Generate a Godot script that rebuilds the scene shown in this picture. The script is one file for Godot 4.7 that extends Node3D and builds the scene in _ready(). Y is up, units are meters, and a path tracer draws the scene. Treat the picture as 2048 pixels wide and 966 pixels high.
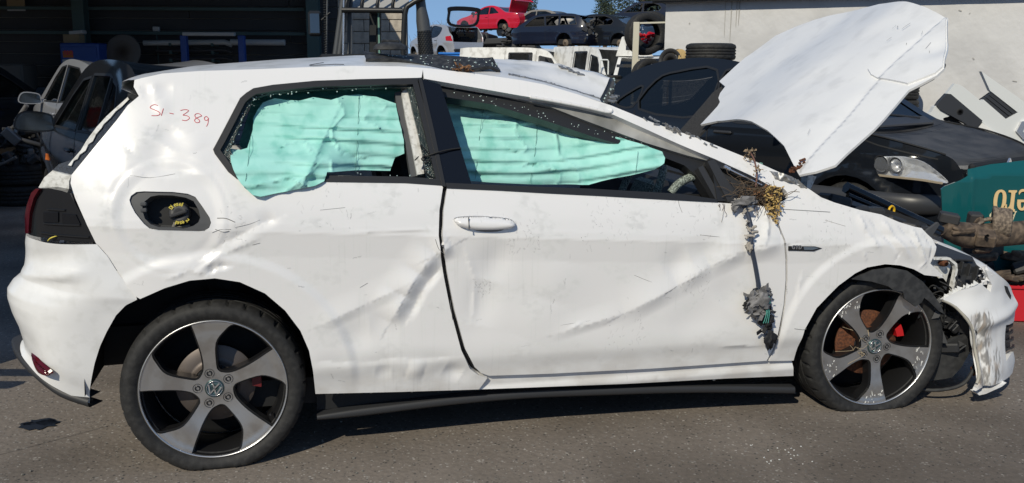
extends Node3D
# A wrecked white hatchback in a breaker's yard. Side coordinates of the car: u forward from the rear axle, v up, w out towards the near side.

const YAW := 0.2337986
const REAR_AXLE := Vector3(-1.0374, 0.0, -3.0483)
const TO_SUN := Vector3(-0.345, 0.60, 0.72)

var rng := RandomNumberGenerator.new()
var mats := {}
var used_names := {}
var noise_a := FastNoiseLite.new()
var noise_b := FastNoiseLite.new()
var dents := PackedFloat32Array()
var dent_at := {}  # which dents reach each tenth of a metre of the side


class Shape:
	var pos := PackedVector3Array()
	var nor := PackedVector3Array()
	var tex := PackedVector2Array()
	var idx := PackedInt32Array()
	var col := PackedColorArray()
	var tint := Color(1, 1, 1)
	var place := Transform3D()

	func v(p: Vector3, n: Vector3, t := Vector2.ZERO) -> int:
		pos.append(place * p)
		nor.append((place.basis * n).normalized())
		tex.append(t)
		col.append(tint)
		return pos.size() - 1

	func tri(a: int, b: int, c: int) -> void:
		idx.append(a); idx.append(b); idx.append(c)

	func flat(pts: Array) -> void:  # a flat polygon, fanned
		var n: Vector3 = (pts[1] - pts[0]).cross(pts[2] - pts[0]).normalized()
		var b := pos.size()
		for p in pts:
			v(p, n, Vector2(p.x, p.y))
		for k in range(1, pts.size() - 1):
			tri(b, b + k + 1, b + k)

	func box(c: Vector3, s: Vector3, turn := Basis(), bev := 0.0) -> void:
		var h := s * 0.5
		if bev <= 0.0:
			for ax in 3:
				for sg in [-1.0, 1.0]:
					var n := Vector3.ZERO; n[ax] = sg
					var p := Vector3.ZERO; p[(ax + 1) % 3] = 1.0
					var q := Vector3.ZERO; q[(ax + 2) % 3] = 1.0
					if sg < 0.0:
						var r := p; p = q; q = r
					var o := n * h
					flat([c + turn * (o - p * h - q * h), c + turn * (o + p * h - q * h), c + turn * (o + p * h + q * h), c + turn * (o - p * h + q * h)])
			return
		var b := minf(bev, minf(h.x, minf(h.y, h.z)) * 0.95)
		var hi := h - Vector3.ONE * b
		for ax in 3:
			for sg in [-1.0, 1.0]:
				var n := Vector3.ZERO; n[ax] = sg
				var p := Vector3.ZERO; p[(ax + 1) % 3] = 1.0
				var q := Vector3.ZERO; q[(ax + 2) % 3] = 1.0
				if sg < 0.0:
					var r := p; p = q; q = r
				var o := n * h
				flat([c + turn * (o - p * hi - q * hi), c + turn * (o + p * hi - q * hi), c + turn * (o + p * hi + q * hi), c + turn * (o - p * hi + q * hi)])
		for ax in 3:
			var a1 := (ax + 1) % 3
			var a2 := (ax + 2) % 3
			for s1 in [-1.0, 1.0]:
				for s2 in [-1.0, 1.0]:
					var e := Vector3.ZERO; e[ax] = hi[ax]
					var f1 := Vector3.ZERO; f1[a1] = s1 * h[a1]; f1[a2] = s2 * hi[a2]
					var f2 := Vector3.ZERO; f2[a1] = s1 * hi[a1]; f2[a2] = s2 * h[a2]
					flat([c + turn * (f1 - e), c + turn * (f1 + e), c + turn * (f2 + e), c + turn * (f2 - e)])
		for sx in [-1.0, 1.0]:
			for sy in [-1.0, 1.0]:
				for sz in [-1.0, 1.0]:
					flat([c + turn * Vector3(sx * h.x, sy * hi.y, sz * hi.z), c + turn * Vector3(sx * hi.x, sy * h.y, sz * hi.z), c + turn * Vector3(sx * hi.x, sy * hi.y, sz * h.z)])

	func patch(nu: int, nv: int, f: Callable, tex_scale := Vector2.ONE) -> void:  # f(s, t) with s, t from 0 to 1, smooth
		var b := pos.size()
		var grid := []
		for j in nv + 1:
			for i in nu + 1:
				grid.append(f.call(float(i) / nu, float(j) / nv))
		for j in nv + 1:
			for i in nu + 1:
				var e0: Vector3 = grid[j * (nu + 1) + mini(i + 1, nu)] - grid[j * (nu + 1) + maxi(i - 1, 0)]
				var e1: Vector3 = grid[mini(j + 1, nv) * (nu + 1) + i] - grid[maxi(j - 1, 0) * (nu + 1) + i]
				var n := e0.cross(e1)
				if n.length() < 1e-9:
					n = Vector3.UP
				v(grid[j * (nu + 1) + i], n.normalized(), Vector2(float(i) / nu, float(j) / nv) * tex_scale)
		for j in nv:
			for i in nu:
				var a := b + j * (nu + 1) + i
				tri(a, a + nu + 1, a + 1)
				tri(a + 1, a + nu + 1, a + nu + 2)

	func lathe(profile: Array, segs := 48, warp = null) -> void:  # profile of (radius, z) round the z axis
		var n := profile.size() - 1
		patch(segs, n, func(s, t):
			var k := int(round(t * n))
			var q: Vector2 = profile[k]
			var a: float = s * TAU
			var p := Vector3(q.x * cos(a), q.x * sin(a), q.y)
			return warp.call(p, k, int(round(s * segs)) % segs) if warp != null else p)

	func tube(pts: Array, r, sides := 8, caps := true) -> void:  # r is a number or a list, one for each point
		var n := pts.size()
		var b := pos.size()
		var up := Vector3(0.13, 0.97, 0.21).normalized()
		for i in n:
			var d: Vector3 = (pts[mini(i + 1, n - 1)] - pts[maxi(i - 1, 0)]).normalized()
			if absf(d.dot(up)) > 0.97:
				up = Vector3(0.9, 0.1, 0.4).normalized()
			var x := up.cross(d).normalized()
			up = d.cross(x).normalized()
			var rr: float = r[i] if r is Array else r
			for k in sides + 1:
				var a := TAU * k / sides
				var o := x * cos(a) + up * sin(a)
				v(pts[i] + o * rr, o, Vector2(float(k) / sides, i))
		for i in n - 1:
			for k in sides:
				var a := b + i * (sides + 1) + k
				tri(a, a + 1, a + sides + 1)
				tri(a + 1, a + sides + 2, a + sides + 1)
		if caps:
			for e in [0, n - 1]:
				var d: Vector3 = (pts[0] - pts[1] if e == 0 else pts[n - 1] - pts[n - 2]).normalized()
				var c := v(pts[e], d)
				var ring := pos.size()
				for k in sides + 1:
					pos.append(pos[b + e * (sides + 1) + k]); nor.append((place.basis * d).normalized()); tex.append(Vector2.ZERO); col.append(tint)
				for k in sides:
					tri(c, ring + k, ring + k + 1)

	func prism(poly: PackedVector2Array, z0: float, z1: float, turn := Transform3D(), side_only := false) -> void:  # an outline pulled along z
		var t := Geometry2D.triangulate_polygon(poly)
		for side in ([] if side_only else [0, 1]):
			var b := pos.size()
			var z := z0 if side == 0 else z1
			var n := turn.basis * Vector3(0, 0, signf(z - (z1 if side == 0 else z0)))
			for p in poly:
				v(turn * Vector3(p.x, p.y, z), n, p)
			for k in range(0, t.size(), 3):
				tri(b + t[k], b + t[k + 1], b + t[k + 2])
		var ccw := 1.0 if not Geometry2D.is_polygon_clockwise(poly) else -1.0
		for k in poly.size():
			var p := poly[k]
			var q := poly[(k + 1) % poly.size()]
			var n := turn.basis * (Vector3(q.y - p.y, p.x - q.x, 0).normalized() * ccw)
			var b := pos.size()
			v(turn * Vector3(p.x, p.y, z0), n); v(turn * Vector3(q.x, q.y, z0), n); v(turn * Vector3(q.x, q.y, z1), n); v(turn * Vector3(p.x, p.y, z1), n)
			tri(b, b + 1, b + 2); tri(b, b + 2, b + 3)

	# A sheet cut to an outline with holes, laid on a curved surface at(a, b) and given an edge of some depth.
	func panel(outline: PackedVector2Array, holes: Array, at: Callable, step := 0.012, edge := 0.015, edge_into: Shape = null, flip := 1.0) -> void:
		var lo := outline[0]
		var hi := outline[0]
		for p in outline:
			lo = lo.min(p); hi = hi.max(p)
		var nx := int(ceil((hi.x - lo.x) / step))
		var ny := int(ceil((hi.y - lo.y) / step))
		var touched := {}
		var loops := [outline] + holes
		for loop in loops:
			for k in loop.size():
				var p: Vector2 = loop[k]
				var q: Vector2 = loop[(k + 1) % loop.size()]
				var m := int(ceil(p.distance_to(q) / (step * 0.2))) + 1
				for i in m + 1:
					var c := ((p.lerp(q, float(i) / m) - lo) / step).floor()
					touched[Vector2i(c)] = true
		var corner := {}
		var e := step * 0.55
		var add := func(p: Vector2) -> int:
			var o: Vector3 = at.call(p.x, p.y)
			var du: Vector3 = at.call(p.x + e, p.y) - o
			var dv: Vector3 = at.call(p.x, p.y + e) - o
			return v(o, du.cross(dv).normalized() * flip, p)
		for j in ny:
			var state := 0  # 0 unknown, 1 inside, 2 outside
			for i in nx:
				var c := Vector2i(i, j)
				var p0 := lo + Vector2(i, j) * step
				if touched.has(c):
					state = 0
					var pieces: Array = Geometry2D.intersect_polygons(PackedVector2Array([p0, p0 + Vector2(step, 0), p0 + Vector2(step, step), p0 + Vector2(0, step)]), outline)
					for hole in holes:
						var rest: Array = []
						for piece in pieces:
							rest.append_array(Geometry2D.clip_polygons(piece, hole))
						pieces = rest
					for piece in pieces:
						var t := Geometry2D.triangulate_polygon(piece)
						if t.is_empty():
							continue
						var b := pos.size()
						for p in piece:
							add.call(p)
						for k in range(0, t.size(), 3):
							tri(b + t[k], b + t[k + 1], b + t[k + 2])
					continue
				if state == 0:
					var mid := p0 + Vector2(step, step) * 0.5
					state = 1 if Geometry2D.is_point_in_polygon(mid, outline) else 2
					for hole in holes:
						if Geometry2D.is_point_in_polygon(mid, hole):
							state = 2
				if state == 1:
					var q := []
					for d in [Vector2i(0, 0), Vector2i(1, 0), Vector2i(1, 1), Vector2i(0, 1)]:
						if not corner.has(c + d):
							corner[c + d] = add.call(lo + Vector2(c + d) * step)
						q.append(corner[c + d])
					tri(q[0], q[1], q[2]); tri(q[0], q[2], q[3])
		if edge <= 0.0:
			return
		var to: Shape = edge_into if edge_into else self
		for loop in loops:
			for k in loop.size():
				var p: Vector2 = loop[k]
				var q: Vector2 = loop[(k + 1) % loop.size()]
				var m := maxi(1, int(ceil(p.distance_to(q) / (step * 1.5))))
				for i in m:
					var a := p.lerp(q, float(i) / m)
					var b2 := p.lerp(q, float(i + 1) / m)
					var quad := []
					for x in [a, b2]:
						var o: Vector3 = at.call(x.x, x.y)
						var n: Vector3 = (at.call(x.x + e, x.y) - o).cross(at.call(x.x, x.y + e) - o).normalized() * flip
						quad.append(o); quad.append(o - n * edge)
					to.flat([quad[0], quad[1], quad[3], quad[2]])

	func mesh() -> ArrayMesh:
		for k in range(0, idx.size(), 3):  # front faces run clockwise seen from their normals
			var p := pos[idx[k]]
			if (pos[idx[k + 1]] - p).cross(pos[idx[k + 2]] - p).dot(nor[idx[k]] + nor[idx[k + 1]] + nor[idx[k + 2]]) > 0.0:
				var t := idx[k + 1]
				idx[k + 1] = idx[k + 2]
				idx[k + 2] = t
		if idx.is_empty():
			tri(v(Vector3.ZERO, Vector3.UP), v(Vector3(0.001, 0, 0), Vector3.UP), v(Vector3(0, 0, 0.001), Vector3.UP))
		var a := []
		a.resize(Mesh.ARRAY_MAX)
		a[Mesh.ARRAY_VERTEX] = pos
		a[Mesh.ARRAY_NORMAL] = nor
		a[Mesh.ARRAY_TEX_UV] = tex
		a[Mesh.ARRAY_COLOR] = col
		a[Mesh.ARRAY_INDEX] = idx
		var m := ArrayMesh.new()
		m.add_surface_from_arrays(Mesh.PRIMITIVE_TRIANGLES, a)
		return m


# ---------- small helpers
func P(a: Array) -> PackedVector2Array:
	var o := PackedVector2Array()
	for k in range(0, a.size(), 2):
		o.append(Vector2(a[k], a[k + 1]))
	return o

func numbered(called: String) -> String:
	if not used_names.has(called):
		used_names[called] = 0
		return called
	used_names[called] += 1
	return "%s_%03d" % [called, used_names[called]]

func tag(o: Node3D, label := "", category := "", group := "", kind := "") -> Node3D:
	if label: o.set_meta("label", label)
	if category: o.set_meta("category", category)
	if group: o.set_meta("group", group)
	if kind: o.set_meta("kind", kind)
	return o

func thing(called: String, label: String, category: String, at := Vector3.ZERO, turn := 0.0, group := "") -> Node3D:
	var o := Node3D.new()
	o.name = numbered(called)
	add_child(o)
	o.position = at
	o.rotation.y = turn
	tag(o, label, category, group)
	return o

func put(called: String, s: Shape, m: Material, parent: Node3D = null, at := Transform3D()) -> MeshInstance3D:
	var o := MeshInstance3D.new()
	o.name = called if parent else numbered(called)
	o.mesh = s.mesh()
	o.material_override = m
	o.transform = at
	(parent if parent else self as Node3D).add_child(o, true)
	return o

func hold(called: String, parent: Node3D, at := Transform3D()) -> Node3D:
	var o := Node3D.new()
	o.name = called
	o.transform = at
	parent.add_child(o, true)
	return o

func mat(called: String, r: float, g: float, b: float, rough := 0.6, metal := 0.0) -> StandardMaterial3D:
	var m := StandardMaterial3D.new()
	m.resource_name = called
	m.albedo_color = Color(r, g, b).linear_to_srgb()
	m.roughness = rough
	m.metallic = metal
	mats[called] = m
	return m

func cloud(size: int, freq: float, oct: int, dark: Color, light: Color, lo := 0.25, hi := 0.75, s := 1) -> NoiseTexture2D:
	var n := FastNoiseLite.new()
	n.seed = s
	n.frequency = freq
	n.fractal_octaves = oct
	var t := NoiseTexture2D.new()
	t.width = size; t.height = size
	t.noise = n
	t.seamless = true
	var g := Gradient.new()
	g.offsets = PackedFloat32Array([lo, hi])
	g.colors = PackedColorArray([dark, light])
	t.color_ramp = g
	return t

func world_tex(m: StandardMaterial3D, t: Texture2D, scale: float) -> StandardMaterial3D:
	m.albedo_texture = t
	m.uv1_triplanar = true
	m.uv1_scale = Vector3.ONE * scale
	return m

func bump(m: StandardMaterial3D, size: int, freq: float, oct: int, depth: float, s := 3) -> void:
	m.heightmap_enabled = true
	m.heightmap_texture = cloud(size, freq, oct, Color.BLACK, Color.WHITE, 0.2, 0.8, s)
	m.heightmap_scale = depth
	m.uv1_triplanar = true

func lens_xy(a: PackedVector2Array, z: float) -> Array:
	var o := []
	for p in a: o.append(Vector3(p.x, p.y, z))
	return o

func smooth_line(pts: Array, per := 6) -> Array:  # a rounded path through the points
	var out := []
	for i in pts.size() - 1:
		var a = pts[maxi(i - 1, 0)]
		var d = pts[mini(i + 2, pts.size() - 1)]
		for k in per:
			out.append(pts[i].cubic_interpolate(pts[i + 1], a, d, float(k) / per))
	out.append(pts[-1])
	return out

func round_poly(poly: PackedVector2Array, per := 5) -> PackedVector2Array:  # closed smooth outline
	var out := PackedVector2Array()
	var n := poly.size()
	for i in n:
		for k in per:
			out.append(poly[i].cubic_interpolate(poly[(i + 1) % n], poly[(i + n - 1) % n], poly[(i + 2) % n], float(k) / per))
	return out

func grow(poly: PackedVector2Array, by: float) -> PackedVector2Array:
	var g := Geometry2D.offset_polygon(poly, by, Geometry2D.JOIN_ROUND)
	return g[0] if g.size() else poly

func sst(a: float, b: float, x: float) -> float:
	return smoothstep(a, b, x)

func rr(a: float, b: float) -> float:
	return rng.randf_range(a, b)


func _ready() -> void:
	rng.seed = 4711
	noise_a.seed = 7; noise_a.frequency = 1.0; noise_a.fractal_octaves = 3
	noise_b.seed = 19; noise_b.frequency = 1.0; noise_b.fractal_octaves = 2
	var cam := Camera3D.new()
	cam.name = "camera"
	add_child(cam)
	cam.position = Vector3(0, 1.39996, 0)
	cam.basis = Basis(Vector3.RIGHT, -0.186739) * Basis(Vector3.BACK, 0.005738)
	cam.fov = 29.526
	cam.near = 0.05
	cam.far = 1500.0
	cam.current = true
	var we := WorldEnvironment.new()
	we.name = "daylight"
	var env := Environment.new()
	env.background_mode = Environment.BG_SKY
	var sm := ProceduralSkyMaterial.new()
	sm.sky_top_color = Color(0.095, 0.165, 0.31).linear_to_srgb()
	sm.sky_horizon_color = Color(0.245, 0.43, 0.69).linear_to_srgb()
	sm.sky_curve = 0.14
	sm.ground_horizon_color = Color(0.20, 0.20, 0.20).linear_to_srgb()
	sm.ground_bottom_color = Color(0.10, 0.09, 0.085).linear_to_srgb()
	sm.sun_angle_max = 12.0
	sm.sky_energy_multiplier = 1.0
	var sky := Sky.new()
	sky.sky_material = sm
	env.sky = sky
	env.tonemap_mode = Environment.TONE_MAPPER_LINEAR
	env.tonemap_exposure = 1.1
	env.sdfgi_enabled = true
	env.ssao_enabled = true
	env.ssil_enabled = true
	we.environment = env
	add_child(we)
	var sun := DirectionalLight3D.new()
	sun.name = "sun"
	add_child(sun)
	sun.look_at_from_position(Vector3.ZERO, -TO_SUN, Vector3.UP)
	sun.light_color = Color(1.0, 0.966, 0.885)
	sun.light_energy = 1.0
	sun.light_angular_distance = 0.5
	sun.shadow_enabled = true
	build_materials()
	build_ground()
	build_yard()
	build_hero()
	build_debris()

func side_paint() -> ImageTexture:  # grime, scuffs and rain streaks on the white side; one metre is 400 pixels
	var im := Image.create(1520, 600, false, Image.FORMAT_RGB8)
	var n1 := FastNoiseLite.new(); n1.seed = 5; n1.frequency = 1.0; n1.fractal_octaves = 5
	var n2 := FastNoiseLite.new(); n2.seed = 8; n2.frequency = 1.0; n2.fractal_octaves = 3
	for y in 600:
		for x in 1520:
			var u := x / 400.0 - 0.7
			var v := 1.5 - y / 400.0
			var c := 0.80
			var smudge := smoothstep(0.10, 0.55, n1.get_noise_2d(u * 4.2, v * 6.0)) * smoothstep(-0.3, 0.4, n2.get_noise_2d(u * 24.0, v * 30.0))
			c -= (0.10 if v > 0.8 else 0.05) * smudge
			var streak := smoothstep(0.2, 0.7, n2.get_noise_2d(u * 70.0, v * 1.6)) * smoothstep(-0.1, 0.35, n1.get_noise_2d(u * 2.0 + 9.0, v * 2.0))
			c -= 0.06 * streak * (1.0 if v < 0.8 else 0.4)
			var low := smoothstep(0.42, 0.2, v) * smoothstep(-0.4, 0.5, n1.get_noise_2d(u * 6.0, v * 9.0 + 4.0))
			c -= 0.12 * low
			im.set_pixel(x, y, Color(c, c - 0.002 - 0.015 * low, c - 0.006 - 0.03 * low).linear_to_srgb())
	rng.seed = 99
	for k in 170:  # scratches
		var p := Vector2(rr(80, 1480), rr(60, 560))
		var d := Vector2.from_angle([rr(-0.3, 0.3), rr(1.2, 1.9)][k % 2]) * rr(2, 16)
		var dark := rr(0.5, 0.72)
		for i in 20:
			var q := p + d * (i / 20.0)
			if q.x > 0 and q.y > 0 and q.x < 1519 and q.y < 599 and rng.randf() < 0.7:
				im.set_pixelv(Vector2i(q), Color(dark, dark, dark).linear_to_srgb())
	for sc in [[1.10, 0.80, 0.06, 60], [1.42, 0.84, 0.10, 50], [1.75, 0.86, 0.10, 50], [1.78, 0.60, 0.06, 40], [0.10, 0.88, 0.06, 20], [-0.45, 0.62, 0.05, 40], [2.35, 0.78, 0.10, 60], [0.95, 0.62, 0.03, 40], [1.5, 0.42, 0.08, 40], [0.4, 0.95, 0.1, 30]]:
		for k in int(sc[3]):
			var c: Vector2 = Vector2((sc[0] + 0.7) * 400.0, (1.5 - sc[1]) * 400.0) + Vector2(rr(-1, 1), rr(-1, 1)) * sc[2] * 400.0
			var d := Vector2(rr(-4, 4), rr(-7, 7))
			for i in 10:
				var q: Vector2 = c + d * (i / 10.0)
				if q.x > 0 and q.y > 0 and q.x < 1519 and q.y < 599:
					im.set_pixelv(Vector2i(q), im.get_pixelv(Vector2i(q)) * 0.965)
	return ImageTexture.create_from_image(im)

func scraped_paint() -> ImageTexture:  # black rubber and bare plastic smeared over the torn bumper
	var im := Image.create(400, 480, false, Image.FORMAT_RGB8)
	var n1 := FastNoiseLite.new(); n1.seed = 15; n1.frequency = 1.0; n1.fractal_octaves = 4
	for y in 480:
		for x in 400:
			var u := 2.9 + x / 800.0
			var v := 0.6 - y / 800.0
			var c := 0.78
			var zone := exp(-pow((u - 3.07 - 0.12 * (0.35 - v)) / 0.055, 2.0)) * smoothstep(0.44, 0.40, v)
			zone = maxf(zone, 0.8 * exp(-pow((u - 3.155) / 0.05, 2.0)) * smoothstep(0.30, 0.2, v))
			var st := n1.get_noise_2d(u * 55.0, v * 14.0) + 0.5 * n1.get_noise_2d(u * 16.0, v * 9.0)
			var k := smoothstep(0.48, 1.12, zone + st * 0.75)
			var shade := Color(c, c, c).lerp(Color(0.09, 0.08, 0.07), k * 0.75)
			shade = shade.lerp(Color(0.40, 0.32, 0.25), 0.75 * zone * smoothstep(0.0, 0.5, n1.get_noise_2d(u * 24.0 + 7.0, v * 8.0)))
			im.set_pixel(x, y, shade.linear_to_srgb())
	return ImageTexture.create_from_image(im)

func build_materials() -> void:
	var white_dirt := cloud(512, 0.02, 5, Color(0.71, 0.71, 0.70).linear_to_srgb(), Color(0.80, 0.80, 0.80).linear_to_srgb(), 0.15, 0.5, 4)
	var m := mat("paint", 1, 1, 1, 0.32)
	m.albedo_texture = side_paint()
	m.uv1_scale = Vector3(400.0 / 1520.0, -400.0 / 600.0, 1)
	m.uv1_offset = Vector3(0.7 * 400.0 / 1520.0, 1.5 * 400.0 / 600.0, 0)
	for pm in [m, world_tex(mat("paint_bumper", 1, 1, 1, 0.34), white_dirt, 1.3), world_tex(mat("paint_bonnet", 1, 1, 1, 0.36), cloud(512, 0.012, 6, Color(0.66, 0.66, 0.66).linear_to_srgb(), Color(0.79, 0.79, 0.79).linear_to_srgb(), 0.15, 0.42, 6), 0.9), world_tex(mat("paint_roof", 1, 1, 1, 0.34), cloud(512, 0.015, 4, Color(0.60, 0.60, 0.58).linear_to_srgb(), Color(0.78, 0.78, 0.78).linear_to_srgb(), 0.2, 0.55, 9), 1.0)]:
		pm.clearcoat_enabled = true
		pm.clearcoat = 0.45
		pm.clearcoat_roughness = 0.18
	m = mat("paint_scraped", 1, 1, 1, 0.45)
	m.albedo_texture = scraped_paint()
	m.uv1_scale = Vector3(800.0 / 400.0, -800.0 / 480.0, 1)
	m.uv1_offset = Vector3(-2.9 * 2.0, 0.6 * 800.0 / 480.0, 0)
	world_tex(mat("paint_dirty", 1, 1, 1, 0.5), cloud(512, 0.03, 5, Color(0.42, 0.41, 0.38).linear_to_srgb(), Color(0.72, 0.72, 0.70).linear_to_srgb(), 0.2, 0.5, 12), 2.5)
	m = world_tex(mat("rubber", 1, 1, 1, 0.72), cloud(512, 0.03, 5, Color(0.011, 0.011, 0.0115).linear_to_srgb(), Color(0.028, 0.0275, 0.027).linear_to_srgb(), 0.3, 0.75, 21), 2.0)
	bump(m, 256, 0.06, 3, 0.03)
	m = mat("machined", 0.62, 0.62, 0.62, 0.32, 0.9)
	m.anisotropy_enabled = true
	m.anisotropy = 0.4
	m.albedo_texture = cloud(512, 0.01, 4, Color(0.93, 0.92, 0.91), Color(1, 1, 1), 0.2, 0.55, 31)
	m.uv1_scale = Vector3(2, 2, 1)
	mat("rim_black", 0.012, 0.012, 0.013, 0.28)
	mat("bolt", 0.05, 0.05, 0.052, 0.35, 0.7)
	mat("cap_dark", 0.06, 0.10, 0.105, 0.3, 0.6)
	mat("chrome", 0.75, 0.75, 0.77, 0.25, 0.9)
	world_tex(mat("rust", 1, 1, 1, 0.85), cloud(256, 0.06, 4, Color(0.05, 0.019, 0.010).linear_to_srgb(), Color(0.17, 0.058, 0.022).linear_to_srgb(), 0.2, 0.8, 14), 5.0)
	mat("disc_dark", 0.13, 0.11, 0.10, 0.5, 0.6)
	mat("caliper", 0.52, 0.012, 0.014, 0.4)
	mat("lamp_rib", 0.016, 0.017, 0.02, 0.2)
	mat("caliper_dark", 0.12, 0.008, 0.01, 0.5)
	world_tex(mat("flange", 1, 1, 1, 0.4), cloud(256, 0.012, 4, Color(0.16, 0.16, 0.15).linear_to_srgb(), Color(0.42, 0.42, 0.41).linear_to_srgb(), 0.25, 0.7, 71), 1.5)
	mat("scratch", 0.20, 0.20, 0.20, 0.6)
	mat("scuff", 0.72, 0.72, 0.70, 0.6)
	mat("straw", 0.48, 0.38, 0.24, 0.8)
	mat("black_part", 0.010, 0.0105, 0.012, 0.7)
	mat("black_plastic", 0.026, 0.027, 0.030, 0.55)
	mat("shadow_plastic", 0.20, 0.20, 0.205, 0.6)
	m = mat("grey_plastic", 0.07, 0.072, 0.076, 0.6)
	mat("grime", 0.17, 0.16, 0.14, 0.9)
	mat("grime_light", 0.42, 0.40, 0.35, 0.9)
	mat("yellow_print", 0.75, 0.62, 0.10, 0.6)
	mat("yellow_plastic", 0.70, 0.42, 0.01, 0.4)
	mat("red_ink", 0.62, 0.06, 0.09, 0.6)
	mat("badge_dark", 0.02, 0.022, 0.026, 0.2)
	mat("badge_blue", 0.30, 0.38, 0.48, 0.2, 0.7)
	mat("black_gloss", 0.006, 0.007, 0.010, 0.12)
	mat("frame_black", 0.018, 0.0185, 0.02, 0.42)
	world_tex(mat("glass_black", 1, 1, 1, 0.25), cloud(256, 0.09, 3, Color(0.008, 0.012, 0.022).linear_to_srgb(), Color(0.03, 0.045, 0.07).linear_to_srgb(), 0.3, 0.7, 17), 6.0)
	m = world_tex(mat("glass_crumbs", 1, 1, 1, 0.2), cloud(512, 0.2, 2, Color(0.006, 0.012, 0.012).linear_to_srgb(), Color(0.10, 0.17, 0.16).linear_to_srgb(), 0.5, 0.85, 18), 6.0)
	bump(m, 256, 0.2, 2, 0.15)
	mat("crumb", 0.55, 0.68, 0.66, 0.15)
	m = mat("glass_green", 0.16, 0.30, 0.25, 0.2)
	world_tex(mat("bare_metal", 1, 1, 1, 0.42, 0.55), cloud(256, 0.05, 4, Color(0.18, 0.175, 0.17).linear_to_srgb(), Color(0.5, 0.5, 0.49).linear_to_srgb(), 0.25, 0.7, 22), 6.0)
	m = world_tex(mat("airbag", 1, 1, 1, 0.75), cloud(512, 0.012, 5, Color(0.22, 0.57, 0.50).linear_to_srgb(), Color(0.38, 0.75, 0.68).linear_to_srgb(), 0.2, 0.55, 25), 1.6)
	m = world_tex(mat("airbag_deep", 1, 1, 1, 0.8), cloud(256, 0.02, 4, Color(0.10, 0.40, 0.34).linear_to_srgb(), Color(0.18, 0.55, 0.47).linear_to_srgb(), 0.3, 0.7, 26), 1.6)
	mat("seam", 0.03, 0.12, 0.11, 0.8)
	mat("red_lens", 0.075, 0.004, 0.009, 0.15)
	mat("lamp_dark", 0.012, 0.013, 0.016, 0.15)
	mat("wire_blue", 0.035, 0.045, 0.07, 0.5)
	mat("wire_green", 0.10, 0.40, 0.34, 0.5)
	mat("sleeve", 0.36, 0.33, 0.29, 0.9)
	world_tex(mat("rag", 1, 1, 1, 0.8), cloud(256, 0.02, 3, Color(0.10, 0.098, 0.098).linear_to_srgb(), Color(0.26, 0.255, 0.26).linear_to_srgb(), 0.3, 0.7, 27), 4.0)
	m = world_tex(mat("felt", 1, 1, 1, 0.95), cloud(256, 0.06, 4, Color(0.018, 0.018, 0.019).linear_to_srgb(), Color(0.045, 0.043, 0.042).linear_to_srgb(), 0.3, 0.7, 28), 5.0)
	world_tex(mat("liner", 1, 1, 1, 0.7), cloud(256, 0.03, 4, Color(0.022, 0.023, 0.025).linear_to_srgb(), Color(0.042, 0.043, 0.045).linear_to_srgb(), 0.3, 0.7, 29), 3.0)
	mat("seat_cloth", 0.016, 0.017, 0.02, 0.9)
	world_tex(mat("mould", 1, 1, 1, 0.9), cloud(256, 0.07, 4, Color(0.06, 0.07, 0.06).linear_to_srgb(), Color(0.42, 0.48, 0.42).linear_to_srgb(), 0.35, 0.7, 30), 6.0)
	mat("twig", 0.12, 0.085, 0.055, 0.9)
	mat("twig_red", 0.16, 0.085, 0.07, 0.9)
	mat("dead_leaf", 0.20, 0.10, 0.045, 0.8)
	mat("dead_leaf_pale", 0.26, 0.19, 0.12, 0.8)
	mat("flower_dry", 0.52, 0.36, 0.13, 0.8)
	world_tex(mat("trim_dusty", 1, 1, 1, 0.7), cloud(256, 0.03, 5, Color(0.010, 0.011, 0.013).linear_to_srgb(), Color(0.055, 0.055, 0.056).linear_to_srgb(), 0.3, 0.75, 33), 4.0)

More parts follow.
